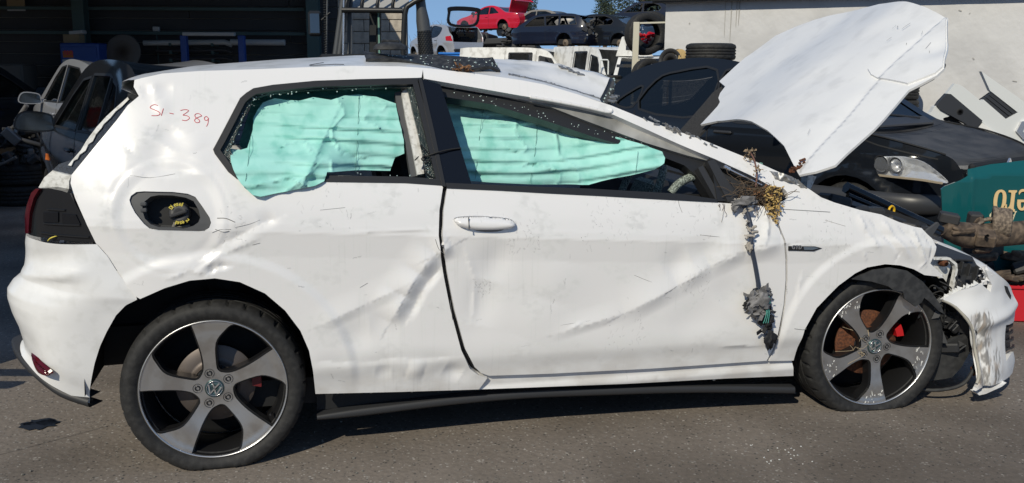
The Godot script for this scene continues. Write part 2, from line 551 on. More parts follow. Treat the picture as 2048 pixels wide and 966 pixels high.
func build_ground() -> void:
	var im := Image.create(1024, 1024, false, Image.FORMAT_RGB8)  # worn asphalt: stone specks in dark binder
	var n1 := FastNoiseLite.new(); n1.seed = 41; n1.frequency = 0.05; n1.fractal_octaves = 4
	rng.seed = 12
	for y in 1024:
		for x in 1024:
			var g := 0.168 + 0.03 * n1.get_noise_2d(x, y) + rr(-0.014, 0.014)
			im.set_pixel(x, y, Color(g * 1.11, g * 0.945, g * 0.80).linear_to_srgb())
	for k in 7000:
		var c := Vector2i(rng.randi_range(6, 1016), rng.randi_range(6, 1016))
		var g := [rr(0.045, 0.09), rr(0.17, 0.26), rr(0.24, 0.42)][k % 3] as float
		var col := Color(g * 1.05, g * 0.97, g * 0.88).linear_to_srgb()
		var r: int = [1, 1, 2, 2, 3][k % 5]
		for dx in range(-r, r + 1):
			for dy in range(-r, r + 1):
				if dx * dx + dy * dy <= r * r - (k % 2): im.set_pixel(c.x + dx, c.y + dy, col)
	var m := mat("asphalt", 1, 1, 1, 0.88)
	m.albedo_texture = ImageTexture.create_from_image(im)
	m.uv1_scale = Vector3(0.62, 0.62, 1)
	m.detail_enabled = true
	m.detail_blend_mode = BaseMaterial3D.BLEND_MODE_MUL
	m.detail_albedo = cloud(1024, 0.006, 6, Color(0.80, 0.79, 0.78), Color(1.0, 1.0, 1.0), 0.22, 0.62, 45)
	m.detail_uv_layer = BaseMaterial3D.DETAIL_UV_2
	m.uv2_scale = Vector3(0.11, 0.11, 1)
	m.heightmap_enabled = true
	m.heightmap_texture = cloud(512, 0.12, 3, Color.BLACK, Color.WHITE, 0.2, 0.8, 46)
	m.heightmap_scale = 0.12
	var s := Shape.new()
	var near := 24
	s.patch(near, near, func(a, b): return Vector3(lerpf(-14, 14, a), 0, lerpf(4, -24, b)), Vector2(28, 28))
	for r in [[-900.0, -14.0, -900.0, 900.0], [14.0, 900.0, -900.0, 900.0], [-14.0, 14.0, 4.0, 900.0], [-14.0, 14.0, -900.0, -24.0]]:
		s.patch(2, 2, func(a, b): return Vector3(lerpf(r[0], r[1], a), 0, lerpf(r[3], r[2], b)), Vector2(r[1] - r[0], r[3] - r[2]))
	var a := []
	a.resize(Mesh.ARRAY_MAX)
	a[Mesh.ARRAY_VERTEX] = s.pos; a[Mesh.ARRAY_NORMAL] = s.nor; a[Mesh.ARRAY_TEX_UV] = s.tex; a[Mesh.ARRAY_TEX_UV2] = s.tex; a[Mesh.ARRAY_INDEX] = s.idx
	for k in s.nor.size(): s.nor[k] = Vector3.UP
	a[Mesh.ARRAY_NORMAL] = s.nor
	var am := ArrayMesh.new()
	am.add_surface_from_arrays(Mesh.PRIMITIVE_TRIANGLES, a)
	var o := MeshInstance3D.new()
	o.name = numbered("ground")
	o.mesh = am
	o.material_override = m
	add_child(o)
	tag(o, "worn dark asphalt of the breaker's yard", "", "", "structure")


# ---------- the wrecked white hatchback
func side_base(u: float, v: float) -> float:
	var y := v + 0.06 * (u - 1.0) * smoothstep(0.3, 0.75, v)
	var k := 0
	while k < SIDE.size() - 2 and SIDE[k + 1].x < y:
		k += 1
	var a: Vector2 = SIDE[maxi(k - 1, 0)]
	var b: Vector2 = SIDE[k]
	var c: Vector2 = SIDE[k + 1]
	var d: Vector2 = SIDE[mini(k + 2, SIDE.size() - 1)]
	var t := clampf((y - b.x) / (c.x - b.x), 0.0, 1.0)
	var w: float
	if b.y > 0.045 or c.y > 0.045 or k == 0:
		w = lerpf(b.y, c.y, t)
	else:
		var m0 := (c.y - a.y) / (c.x - a.x) * (c.x - b.x)
		var m1 := (d.y - b.y) / (d.x - b.x) * (c.x - b.x)
		if d.y > 0.045: m1 = c.y - b.y
		if a.y > 0.045: m0 = c.y - b.y
		var t2 := t * t
		var t3 := t2 * t
		w = (2 * t3 - 3 * t2 + 1) * b.y + (t3 - 2 * t2 + t) * m0 + (3 * t2 - 2 * t3) * c.y + (t3 - t2) * m1
	if u < -0.1:
		var s := minf((-0.1 - u) / 0.58, 0.95)
		w -= 0.36 * (1.0 - sqrt(1.0 - s * s))
	if u > 2.75:
		w -= 0.5 * (u - 2.75) * (u - 2.75)
	return w

const SIDE := [Vector2(0.0, -0.06), Vector2(0.15, -0.032), Vector2(0.22, -0.006), Vector2(0.30, 0.013), Vector2(0.36, 0.030), Vector2(0.46, 0.034), Vector2(0.60, 0.036), Vector2(0.72, 0.0385), Vector2(0.797, 0.0455), Vector2(0.804, 0.0465), Vector2(0.83, 0.0435), Vector2(0.89, 0.030), Vector2(0.965, 0.004), Vector2(1.02, -0.022), Vector2(1.10, -0.060), Vector2(1.36, -0.20), Vector2(1.42, -0.26), Vector2(1.6, -0.45)]

func side_w(u: float, v: float) -> float:
	var w := side_base(u, v)
	var p := Vector2(u, v)
	for c in [[Vector2(0.0, 0.291), 0.425], [Vector2(2.626, 0.27), 0.405]]:  # flared arches
		var r: float = p.distance_to(c[0])
		if r < c[1] + 0.2 and v > 0.2:
			w += 0.008 * (1.0 - smoothstep(c[1] + 0.045, c[1] + 0.085, r)) * smoothstep(0.24, 0.36, v)
	var f := p.distance_to(Vector2(-0.106, 0.915))  # the panel pushed in round the filler
	w -= 0.008 * (1.0 - smoothstep(0.14, 0.185, f)) + 0.0012 * exp(-pow((f - 0.19) / 0.010, 2.0))
	for k: int in dent_at.get(Vector2i(floori(u * 10.0), floori(v * 10.0)), []):
		var a := Vector2(dents[k], dents[k + 1])
		var b := Vector2(dents[k + 2], dents[k + 3])
		var rad := dents[k + 5]
		var ab := b - a
		var l2 := maxf(ab.length_squared(), 1e-9)
		var t := clampf((p - a).dot(ab) / l2, 0.0, 1.0)
		var off := p - (a + ab * t)
		var dd := off.length()
		var fade := sin(PI * clampf(t * 0.84 + 0.08, 0.0, 1.0)) if l2 > 1e-8 else 1.0
		if dents[k + 6] < 0.5:
			w += dents[k + 4] * fade * exp(-dd * dd / (rad * rad))
		else:
			var sd := ab.cross(p - a)
			var near := rad * 0.45 if sd < 0.0 else rad
			var tent := maxf(0.0, 1.0 - sqrt(dd * dd + 0.00003) / near)
			w += dents[k + 4] * fade * pow(tent, 1.7)
	w += 0.0004 * noise_b.get_noise_2d(u * 2.5, v * 2.5)
	return w

func dent(a: Array, amp: float, rad: float, kind := 0) -> void:  # along a bent line of points; kind 1 is a sharp fold, steep on its right
	for k in range(0, a.size() - 2, 2):
		var reach := rad * (2.6 if kind == 0 else 1.05)
		for i in range(floori((minf(a[k], a[k + 2]) - reach) * 10.0), floori((maxf(a[k], a[k + 2]) + reach) * 10.0) + 1):
			for j in range(floori((minf(a[k + 1], a[k + 3]) - reach) * 10.0), floori((maxf(a[k + 1], a[k + 3]) + reach) * 10.0) + 1):
				if not dent_at.has(Vector2i(i, j)): dent_at[Vector2i(i, j)] = PackedInt32Array()
				dent_at[Vector2i(i, j)].append(dents.size())
		dents.append_array(PackedFloat32Array([a[k], a[k + 1], a[k + 2], a[k + 3], amp, rad, kind]))

func on_side(u: float, v: float) -> Vector3:
	return Vector3(u, v, side_w(u, v))

func off_side(by: float) -> Callable:
	return func(u, v): return Vector3(u, v, side_w(u, v) + by)

func edge_gap(p: Vector2, poly: PackedVector2Array) -> float:
	var d := 9.0
	for k in poly.size():
		d = minf(d, p.distance_to(Geometry2D.get_closest_point_to_segment(p, poly[k], poly[(k + 1) % poly.size()])))
	return d

func pillow(s: Shape, poly: PackedVector2Array, base: Callable, height: float, rim: float, step := 0.008, holes := []) -> void:  # a raised pad on a surface
	s.panel(poly, holes, func(a, b):
		var p: Vector3 = base.call(a, b)
		var t: float = clampf(edge_gap(Vector2(a, b), poly) / rim, 0.0, 1.0)
		return p + Vector3(0, 0, height * sqrt(1.0 - (1.0 - t) * (1.0 - t))), step, 0.012)

func ribbon(line: PackedVector2Array, half: float) -> PackedVector2Array:
	var g := Geometry2D.offset_polyline(line, half, Geometry2D.JOIN_ROUND, Geometry2D.END_ROUND)
	return g[0]

func make_wheel(called: String, car: Node3D, hub: Vector3, steer: float, lean: float, phase: float, rusty: bool) -> void:
	var w := hold(called, car, Transform3D(Basis(Vector3.UP, -steer) * Basis(Vector3.RIGHT, lean), hub))
	var low := -hub.y + 0.004
	# tyre with grooves and shoulder slots, squashed where it meets the ground
	var prof := [Vector2(0.236, -0.02), Vector2(0.252, -0.004), Vector2(0.258, 0.004), Vector2(0.268, 0.009), Vector2(0.282, 0.012), Vector2(0.296, 0.009), Vector2(0.303, 0.004), Vector2(0.305, 0.0015), Vector2(0.3075, -0.001), Vector2(0.313, -0.008), Vector2(0.3165, -0.016), Vector2(0.3185, -0.026), Vector2(0.319, -0.034)]
	for g in [-0.052, -0.098, -0.128, -0.174]:
		prof.append_array([Vector2(0.3195, g + 0.0062), Vector2(0.3195, g + 0.0055), Vector2(0.312, g + 0.0045), Vector2(0.312, g - 0.0045), Vector2(0.3195, g - 0.0055), Vector2(0.3195, g - 0.0062)])
	prof.append_array([Vector2(0.319, -0.195), Vector2(0.314, -0.212), Vector2(0.303, -0.226), Vector2(0.28, -0.232), Vector2(0.252, -0.222), Vector2(0.236, -0.20)])
	for k in prof.size(): prof[k] = Vector2(0.236 + (prof[k].x - 0.236) * (0.93 if not rusty else 0.96), prof[k].y)
	var ty := Shape.new()
	ty.lathe(prof, 288, func(p, k, i):
		if (k >= 9 and k <= 12) and (i % 9) < 1:
			p = Vector3(p.x * 0.968, p.y * 0.968, p.z)
		if (k == 12 or (k > 12 and k < 38)) and (i + k * 3) % 8 == 0 and k % 6 > 3:
			p = Vector3(p.x * 0.987, p.y * 0.987, p.z)
		var sag: float = low + 0.0 - p.y
		if sag > 0.0:
			p.y = low + 0.0006 * sag
			if p.z > -0.115: p.z += 0.32 * sag
			else: p.z -= 0.32 * sag
		elif sag > -0.06:
			var e: float = (sag + 0.06) / 0.06
			if p.z > -0.02: p.z += 0.006 * e * e
		return p)
	put("tyre", ty, mats.rubber, w)
	# the five-spoked face
	var win0 := P(WIN)
	var holes := []
	for k in 5:
		var h := PackedVector2Array()
		for p in round_poly(win0, 4):
			h.append(p.rotated(TAU * k / 5.0 + phase))
		holes.append(h)
	var ring := PackedVector2Array()
	for k in 96:
		ring.append(Vector2.from_angle(TAU * k / 96.0) * 0.2435)
	var dish := func(a, b):
		var r := Vector2(a, b).length()
		return Vector3(a, b, -0.006 - 0.012 * smoothstep(0.2, 0.06, r) + 0.004 * smoothstep(0.21, 0.243, r))
	var face := Shape.new()
	var pocket := Shape.new()
	face.panel(ring, holes, dish, 0.009, 0.052, pocket)
	var lip := Shape.new()
	lip.lathe([Vector2(0.2425, -0.004), Vector2(0.2435, 0.0), Vector2(0.246, 0.0035), Vector2(0.249, 0.003), Vector2(0.2515, -0.001), Vector2(0.252, -0.012)], 120)
	# machined chamfer round each window
	for h in holes:
		var outer := grow(h, 0.0)
		var inner := grow(h, -0.006)
		if outer.size() < 3 or inner.size() < 3: continue
		pocket.panel(outer, [inner], func(a, b): return dish.call(a, b) - Vector3(0, 0, 0.007), 0.009, 0.046)
	put("rim_face", face, mats.machined, w)
	put("rim_lip", lip, mats.machined, w)
	var barrel := Shape.new()
	barrel.lathe([Vector2(0.2425, -0.006), Vector2(0.236, -0.03), Vector2(0.224, -0.05), Vector2(0.221, -0.10), Vector2(0.226, -0.15), Vector2(0.24, -0.2), Vector2(0.245, -0.215)], 72)
	put("rim_pocket", pocket, mats.rim_black, w)
	put("rim_barrel", barrel, mats.rim_black, w)
	for k in 5:
		var p := Vector2.from_angle(TAU * (k + 0.12) / 5.0 + phase + 0.42) * 0.0565
		var seat := Shape.new()
		seat.lathe([Vector2(0.0165, -0.0165), Vector2(0.0158, -0.0155), Vector2(0.0148, -0.018), Vector2(0.014, -0.034), Vector2(0.0, -0.036)], 24)
		seat.lathe([Vector2(0.0105, -0.03), Vector2(0.0105, -0.0185), Vector2(0.0085, -0.0165), Vector2(0.0052, -0.0165), Vector2(0.0048, -0.022), Vector2(0.0, -0.022)], 18)
		put("lug_bolt", seat, mats.bolt, w, Transform3D(Basis(), Vector3(p.x, p.y, 0.0005)))
	var cap := Shape.new()
	cap.lathe([Vector2(0.033, -0.021), Vector2(0.033, -0.0165), Vector2(0.031, -0.014), Vector2(0.028, -0.0135), Vector2(0.0275, -0.0155), Vector2(0.0, -0.0145)], 48)
	var cp := put("centre_cap", cap, mats.cap_dark, w)
	var em := Shape.new()
	em.lathe([Vector2(0.0278, -0.015), Vector2(0.0274, -0.0118), Vector2(0.0258, -0.0118), Vector2(0.0252, -0.015)], 48)
	for st in [[-0.0125, 0.0205, 0.0, 0.0015], [0.0125, 0.0205, 0.0, 0.0015], [-0.022, 0.0095, -0.0105, -0.021], [-0.0105, -0.021, 0.0, -0.0015], [0.0, -0.0015, 0.0105, -0.021], [0.022, 0.0095, 0.0105, -0.021]]:
		var a := Vector2(st[0], st[1])
		var b := Vector2(st[2], st[3])
		em.prism(ribbon(PackedVector2Array([a, b]), 0.00235), -0.016, -0.0116)
	put("emblem", em, mats.chrome, w, Transform3D(Basis(Vector3.BACK, -0.25 if not rusty else -0.5), Vector3.ZERO))
	var disc := Shape.new()
	disc.lathe([Vector2(0.075, -0.05), Vector2(0.078, -0.072), Vector2(0.095, -0.080), Vector2(0.138, -0.080), Vector2(0.139, -0.100), Vector2(0.09, -0.100)], 64)
	put("brake_disc", disc, mats.rust if rusty else mats.disc_dark, w)
	var hubp := Shape.new()
	hubp.lathe([Vector2(0.0, -0.05), Vector2(0.07, -0.05), Vector2(0.076, -0.06), Vector2(0.08, -0.16), Vector2(0.21, -0.19), Vector2(0.235, -0.21)], 40)
	put("brake_shield", hubp, mats.black_part, w)
	var cal := Shape.new()
	var arc := PackedVector2Array()
	for k in 13: arc.append(Vector2.from_angle(-0.17 + 0.34 * k / 12.0) * 0.158)
	for k in 13: arc.append(Vector2.from_angle(0.14 - 0.28 * k / 12.0) * 0.126)
	cal.prism(arc, -0.13, -0.052, Transform3D(Basis(Vector3.BACK, 0.05 if not rusty else 0.35), Vector3.ZERO))
	put("brake_caliper", cal, mats.caliper if rusty else mats.caliper_dark, w)
	var valve := Shape.new()
	valve.tube([Vector3(0.19, -0.11, -0.03), Vector3(0.185, -0.107, 0.0)], 0.004, 8)
	put("valve_stem", valve, mats.bolt, w)
	if rusty:  # paint scuffed off the spokes and a tangle of dry straw
		var sc := Shape.new()
		for k in 70:
			var ang := [-1.55, -0.25, -2.7, 2.25, 0.62][k % 5] + rr(-0.22, 0.22) as float
			var r := rr(0.19, 0.242)
			var c := Vector2.from_angle(ang) * r
			var inside := false
			for h in holes:
				if Geometry2D.is_point_in_polygon(c, h): inside = true
			if inside: continue
			var l := Vector2.from_angle(rr(-0.6, 0.6) + PI / 2) * rr(0.002, 0.008)
			var q := ribbon(PackedVector2Array([c - l, c + l * 0.7]), rr(0.0006, 0.0019))
			sc.prism(q, -0.004, -0.0012 + dish.call(c.x, c.y).z + 0.002)
		tag(put("scuff", sc, mats.scuff, w), "", "", "", "stuff")
		var straw := Shape.new()
		for k in 9:
			var a := Vector3(rr(-0.13, -0.03), rr(-0.03, 0.1), -0.012)
			straw.tube(smooth_line([a, a + Vector3(rr(-0.03, 0.03), rr(-0.04, 0.02), 0.006), a + Vector3(rr(-0.07, 0.07), rr(-0.06, 0.04), 0.0)], 4), 0.0007, 4)
		tag(put("straw", straw, mats.straw, w), "", "", "", "stuff")

const WIN := [0.065, 0.004, 0.084, 0.017, 0.161, 0.039, 0.214, 0.022, 0.242, 0.001, 0.244, -0.039, 0.23, -0.097, 0.217, -0.12, 0.195, -0.151, 0.18, -0.146, 0.109, -0.087, 0.071, -0.043, 0.062, -0.014]

func build_hero() -> void:
	var car := thing("wrecked_hatchback", "crashed white three-door hatchback with bonnet up and turquoise airbags hanging in its broken windows", "car", REAR_AXLE, YAW)
	# the blows: lines on the panels, height, reach, kind
	dent([0.616, 0.507, 0.671, 0.602, 0.722, 0.682, 0.78, 0.752, 0.839, 0.781], 0.017, 0.11, 1)
	dent([0.688, 0.527, 0.736, 0.62, 0.801, 0.7], -0.011, 0.055, 1)
	dent([0.368, 0.513, 0.544, 0.586, 0.661, 0.639], 0.008, 0.08, 1)
	dent([0.453, 0.434, 0.542, 0.502, 0.649, 0.514], -0.007, 0.06)
	dent([-0.034, 0.751, 0.049, 0.808, 0.182, 0.876, 0.241, 0.897], -0.009, 0.060, 1)
	dent([-0.013, 0.731, 0.047, 0.774, 0.18, 0.831], 0.005, 0.03, 1)
	dent([0.009, 0.718, 0.039, 0.736, 0.071, 0.738], -0.012, 0.030, 1)
	dent([-0.116, 0.705, -0.051, 0.73, 0.008, 0.713], 0.006, 0.03, 1)
	dent([0.48, 0.845, 0.583, 0.838, 0.759, 0.84], 0.004, 0.016, 1)
	dent([0.351, 0.383, 0.504, 0.368, 0.647, 0.37, 0.847, 0.363], -0.005, 0.05, 1)
	dent([0.674, 0.325, 0.738, 0.311], 0.010, 0.038)
	dent([0.561, 0.329, 0.62, 0.321], -0.006, 0.03)
	dent([0.812, 0.32, 0.879, 0.287], -0.010, 0.03)
	dent([1.03, 0.793, 0.967, 0.646, 0.931, 0.479], -0.009, 0.060)
	dent([0.884, 0.761, 0.921, 0.648, 0.912, 0.499], 0.004, 0.03, 1)
	dent([1.239, 0.709, 1.204, 0.558, 1.13, 0.408], 0.005, 0.10)
	dent([1.5, 0.493, 1.71, 0.59, 1.839, 0.659, 1.98, 0.713, 2.13, 0.733], 0.0155, 0.13, 1)
	dent([1.226, 0.426, 1.5, 0.493], 0.008, 0.07, 1)
	dent([1.655, 0.642, 1.753, 0.703, 1.913, 0.75], -0.009, 0.06)
	dent([1.968, 0.598, 1.89, 0.501, 1.687, 0.413], -0.006, 0.08)
	dent([2.065, 0.753, 2.08, 0.829, 2.084, 0.91], 0.012, 0.035, 1)
	dent([2.01, 0.905, 2.01, 0.812, 2, 0.716], -0.007, 0.03)
	dent([1.905, 0.331, 2.097, 0.322], 0.006, 0.03, 1)
	dent([1.284, 0.444, 1.332, 0.464], 0.004, 0.02, 1)
	dent([-0.265, 1.076, -0.223, 1.127, -0.16, 1.19], 0.004, 0.035)
	dent([-0.169, 1.066, -0.116, 1.142, -0.091, 1.203], -0.007, 0.045)
	dent([0.042, 1.055, -0.116, 1.041, -0.229, 1.054], 0.005, 0.050, 1)
	dent([-0.029, 1.181, -0.002, 1.124, -0.014, 1.047], 0.003, 0.04)
	dent([-0.085, 1.321, -0.149, 1.324, -0.19, 1.304], -0.005, 0.022)
	dent([-0.165, 1.346, -0.136, 1.288, -0.113, 1.242], 0.004, 0.022)
	dent([-0.313, 1.079, -0.286, 0.993, -0.298, 0.905], 0.003, 0.03)
	dent([2.564, 0.706, 2.513, 0.771, 2.482, 0.838], 0.009, 0.034, 1)
	dent([2.524, 0.817, 2.569, 0.766, 2.639, 0.691], -0.007, 0.030, 1)
	dent([2.714, 0.658, 2.633, 0.751, 2.588, 0.815], 0.010, 0.036, 1)
	dent([2.654, 0.79, 2.697, 0.741, 2.752, 0.676], -0.007, 0.024, 1)
	dent([2.79, 0.625, 2.752, 0.707, 2.723, 0.776], 0.010, 0.028, 1)
	dent([2.772, 0.746, 2.8, 0.705, 2.806, 0.641], -0.007, 0.020, 1)
	dent([2.514, 0.654, 2.498, 0.696], 0.004, 0.02, 1)
	dent([2.647, 0.644, 2.663, 0.684], -0.004, 0.02, 1)
	dent([2.763, 0.608, 2.788, 0.638], 0.006, 0.02, 1)
	dent([2.234, 0.615, 2.217, 0.504], 0.004, 0.03, 1)

	# quarter panel
	var q := Shape.new()
	var top_edge := [-0.215, 1.354, -0.19, 1.361, -0.125, 1.376, -0.003, 1.385, 0.163, 1.391, 0.335, 1.399, 0.511, 1.406, 0.693, 1.405, 0.778, 1.4]
	var quarter := P(top_edge + [0.768, 1.365, 0.751, 1.364, 0.544, 1.359, 0.385, 1.353, 0.24, 1.339, 0.173, 1.327, 0.148, 1.311, 0.128, 1.294, 0.056, 1.16, 0.037, 1.126, 0.041, 1.112, 0.084, 1.053, 0.112, 1.028, 0.252, 1.02, 0.42, 1.011, 0.679, 1.001, 0.814, 0.989, 0.795, 0.906, 0.788, 0.82, 0.796, 0.742, 0.808, 0.663, 0.831, 0.541, 0.87, 0.387, 0.906, 0.306, 0.941, 0.276, 0.974, 0.263, 0.944, 0.216, 0.648, 0.231, 0.345, 0.249, 0.339, 0.347, 0.328, 0.423, 0.301, 0.498, 0.252, 0.574, 0.188, 0.638, 0.107, 0.682, 0.027, 0.699, -0.054, 0.695, -0.134, 0.673, -0.215, 0.638, -0.228, 0.647, -0.274, 0.719, -0.317, 0.795, -0.343, 0.826, -0.372, 0.904, -0.402, 0.976, -0.416, 1.021, -0.413, 1.047, -0.375, 1.093, -0.324, 1.155, -0.271, 1.221, -0.235, 1.271, -0.2, 1.301, -0.217, 1.331])
	var filler := P([-0.23, 0.968, -0.225, 0.981, -0.208, 0.993, -0.184, 0.995, -0.094, 0.991, -0.047, 0.984, -0.023, 0.973, -0.002, 0.942, 0.02, 0.905, 0.024, 0.888, 0.018, 0.872, 0, 0.859, -0.015, 0.858, -0.143, 0.866, -0.17, 0.874, -0.187, 0.89, -0.214, 0.927, -0.226, 0.953])
	q.panel(quarter, [filler], on_side, 0.0085, 0.028)
	var qp := put("quarter_panel", q, mats.paint, car)
	# filler pocket and its cap
	var fr := Shape.new()
	var fin := P([-0.191, 0.949, -0.183, 0.962, -0.164, 0.977, -0.139, 0.981, -0.094, 0.979, -0.055, 0.971, -0.03, 0.959, -0.015, 0.931, -0.01, 0.905, -0.017, 0.889, -0.035, 0.877, -0.065, 0.869, -0.089, 0.875, -0.142, 0.877, -0.167, 0.887, -0.185, 0.907, -0.19, 0.928])
	fr.panel(grow(filler, -0.0015), [fin], off_side(-0.007), 0.01, 0.07)
	for k in 2:
		fr.box(on_side(-0.187, 0.953 - 0.02 * k) + Vector3(0, 0, -0.012), Vector3(0.02, 0.013, 0.02), Basis(), 0.003)
	var fh := put("filler_pocket", fr, mats.grey_plastic, car)
	var bk := Shape.new()
	bk.panel(grow(fin, 0.004), [], off_side(-0.065), 0.02, 0.0)
	put("pocket_back", bk, mats.black_part, fh)
	var cp := Shape.new()
	cp.lathe([Vector2(0.034, -0.02), Vector2(0.034, 0.004), Vector2(0.031, 0.009), Vector2(0.0, 0.0095)], 40)
	cp.box(Vector3(0, 0, 0.012), Vector3(0.062, 0.013, 0.02), Basis(Vector3.BACK, 0.33), 0.004)
	var fc := Vector3(-0.078, 0.918, side_w(-0.078, 0.918) - 0.028)
	put("filler_cap", cp, mats.black_plastic, fh, Transform3D(Basis(Vector3.UP, -0.12), fc))
	for k in 2:
		word_arc(fh, "Diesel", fc + Vector3(0, 0, 0.0105), 0.0255, (0.28 if k == 0 else 0.28 + PI), 0.0125, mats.yellow_print)
	var neck := Shape.new()
	neck.tube([fc + Vector3(-0.012, -0.03, -0.03), fc + Vector3(-0.025, -0.052, -0.012), fc + Vector3(0.0, -0.055, -0.02), fc + Vector3(0.03, -0.05, -0.02)], 0.009, 8)
	put("filler_neck", neck, mats.grime, fh)
	# red marker writing
	var ink := Shape.new()
	for st in [[-0.139, 1.27, -0.15, 1.273, -0.161, 1.268, -0.163, 1.262, -0.152, 1.257, -0.137, 1.25, -0.132, 1.242, -0.142, 1.237, -0.159, 1.237], [-0.121, 1.26, -0.128, 1.237], [-0.102, 1.245, -0.089, 1.242], [-0.067, 1.253, -0.053, 1.256, -0.041, 1.253, -0.049, 1.245, -0.059, 1.238, -0.046, 1.236, -0.038, 1.228, -0.049, 1.22, -0.062, 1.222], [0.001, 1.236, -0.009, 1.243, -0.02, 1.24, -0.019, 1.231, -0.008, 1.223, -0.006, 1.215, -0.016, 1.213, -0.022, 1.22, -0.016, 1.228, -0.003, 1.233, 0.002, 1.236], [0.023, 1.226, 0.017, 1.233, 0.01, 1.229, 0.012, 1.221, 0.02, 1.221, 0.023, 1.228, 0.021, 1.21, 0.016, 1.2]]:
		var line := []
		for p in smooth_line(Array(P(st)), 4): line.append(on_side(p.x, p.y) + Vector3(0, 0, 0.0006))
		ink.tube(line, 0.0012, 5)
	tag(put("handwriting", ink, mats.red_ink, qp), "", "", "", "stuff")

	# door skin, handle, sill
	var d := Shape.new()
	var door := P([0.827, 0.979, 1.02, 0.966, 1.207, 0.951, 1.399, 0.937, 1.596, 0.921, 1.799, 0.906, 1.903, 0.897, 2.008, 0.889, 2.088, 0.877, 2.101, 0.843, 2.118, 0.799, 2.138, 0.751, 2.157, 0.669, 2.164, 0.588, 2.163, 0.486, 2.15, 0.384, 2.14, 0.296, 2.123, 0.249, 1.623, 0.252, 1.217, 0.262, 0.98, 0.272, 0.949, 0.286, 0.923, 0.313, 0.885, 0.39, 0.846, 0.54, 0.823, 0.662, 0.81, 0.742, 0.803, 0.819, 0.81, 0.906])
	d.panel(door, [], off_side(0.001), 0.0085, 0.024)
	var dp := put("door", d, mats.paint, car)
	var hd := Shape.new()
	var handle := round_poly(P([0.844, 0.875, 0.868, 0.882, 0.922, 0.883, 0.995, 0.877, 1.047, 0.869, 1.067, 0.856, 1.068, 0.845, 1.049, 0.833, 0.984, 0.83, 0.911, 0.835, 0.866, 0.847, 0.849, 0.861]), 3)
	pillow(hd, handle, on_side, 0.032, 0.022, 0.006)
	var hh := put("door_handle", hd, mats.paint, dp)
	var hs := Shape.new()
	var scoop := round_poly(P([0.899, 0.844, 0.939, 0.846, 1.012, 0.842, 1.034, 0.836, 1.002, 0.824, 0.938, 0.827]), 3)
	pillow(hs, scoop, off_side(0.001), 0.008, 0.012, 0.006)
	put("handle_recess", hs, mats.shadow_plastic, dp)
	var hl := Shape.new()
	hl.panel(ribbon(P([0.893, 0.882, 0.893, 0.841]), 0.0012), [], off_side(0.0335), 0.005, 0.004)
	put("handle_seam", hl, mats.black_part, hh)
	var si := Shape.new()
	var sill := P([0.914, 0.299, 0.955, 0.273, 1.217, 0.258, 1.623, 0.248, 2.128, 0.245, 2.246, 0.236, 2.268, 0.163, 1.956, 0.176, 1.528, 0.188, 1.222, 0.202, 0.944, 0.213, 0.862, 0.217])
	si.panel(sill, [], func(u, v): return Vector3(u, v, side_base(u, v) - 0.016 + 0.012 * smoothstep(0.235, 0.20, v)), 0.014, 0.06)
	put("sill", si, mats.paint, car)
	var clips := Shape.new()
	for c in [[0.424, 0.239], [0.544, 0.231], [0.696, 0.222], [0.844, 0.216], [0.996, 0.216], [1.766, 0.178], [1.924, 0.167], [2.195, 0.163], [2.068, 0.169]]:
		clips.box(Vector3(c[0], c[1] + 0.002, side_base(c[0], c[1]) - 0.03), Vector3(0.012, 0.018, 0.012), Basis(Vector3.BACK, rr(-0.5, 0.5)), 0.003)
	tag(put("trim_clip", clips, mats.grime_light, car), "", "", "", "stuff")
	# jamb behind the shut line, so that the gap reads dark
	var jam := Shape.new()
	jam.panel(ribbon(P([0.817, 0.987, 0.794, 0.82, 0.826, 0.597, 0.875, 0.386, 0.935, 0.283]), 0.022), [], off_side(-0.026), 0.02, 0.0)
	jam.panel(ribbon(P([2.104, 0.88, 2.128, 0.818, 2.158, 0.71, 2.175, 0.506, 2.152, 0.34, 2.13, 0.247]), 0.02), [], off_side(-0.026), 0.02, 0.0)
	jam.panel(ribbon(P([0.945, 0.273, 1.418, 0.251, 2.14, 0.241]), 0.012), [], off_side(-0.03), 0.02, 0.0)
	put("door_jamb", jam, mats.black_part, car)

	# front wing
	var fe := Shape.new()
	var wing := P([2.18, 0.973, 2.239, 0.956, 2.275, 0.939, 2.322, 0.906, 2.378, 0.885, 2.488, 0.853, 2.582, 0.833, 2.66, 0.801, 2.728, 0.781, 2.762, 0.774, 2.787, 0.75, 2.81, 0.731, 2.829, 0.697, 2.822, 0.662, 2.809, 0.628, 2.868, 0.582, 2.887, 0.56, 2.857, 0.57, 2.786, 0.581, 2.733, 0.608, 2.668, 0.627, 2.598, 0.635, 2.518, 0.625, 2.466, 0.603, 2.396, 0.556, 2.353, 0.515, 2.306, 0.468, 2.261, 0.382, 2.248, 0.302, 2.245, 0.24, 2.134, 0.246, 2.149, 0.295, 2.159, 0.383, 2.172, 0.482, 2.173, 0.588, 2.166, 0.669, 2.146, 0.75, 2.127, 0.799, 2.109, 0.843, 2.103, 0.876, 2.142, 0.894, 2.176, 0.908, 2.176, 0.93, 2.156, 0.953])
	fe.panel(wing, [], off_side(0.0), 0.0085, 0.025)
	var wp := put("front_wing", fe, mats.paint, car)
	var bd := Shape.new()
	bd.panel(P([2.161, 0.726, 2.278, 0.72, 2.308, 0.712, 2.274, 0.701, 2.163, 0.708]), [], off_side(0.003), 0.008, 0.004)
	var badge := put("wing_badge", bd, mats.badge_dark, wp)
	var bd2 := Shape.new()
	bd2.panel(P([2.226, 0.721, 2.274, 0.718, 2.294, 0.713, 2.267, 0.707, 2.23, 0.709]), [], off_side(0.0046), 0.008, 0.002)
	put("badge_bar", bd2, mats.badge_blue, badge)
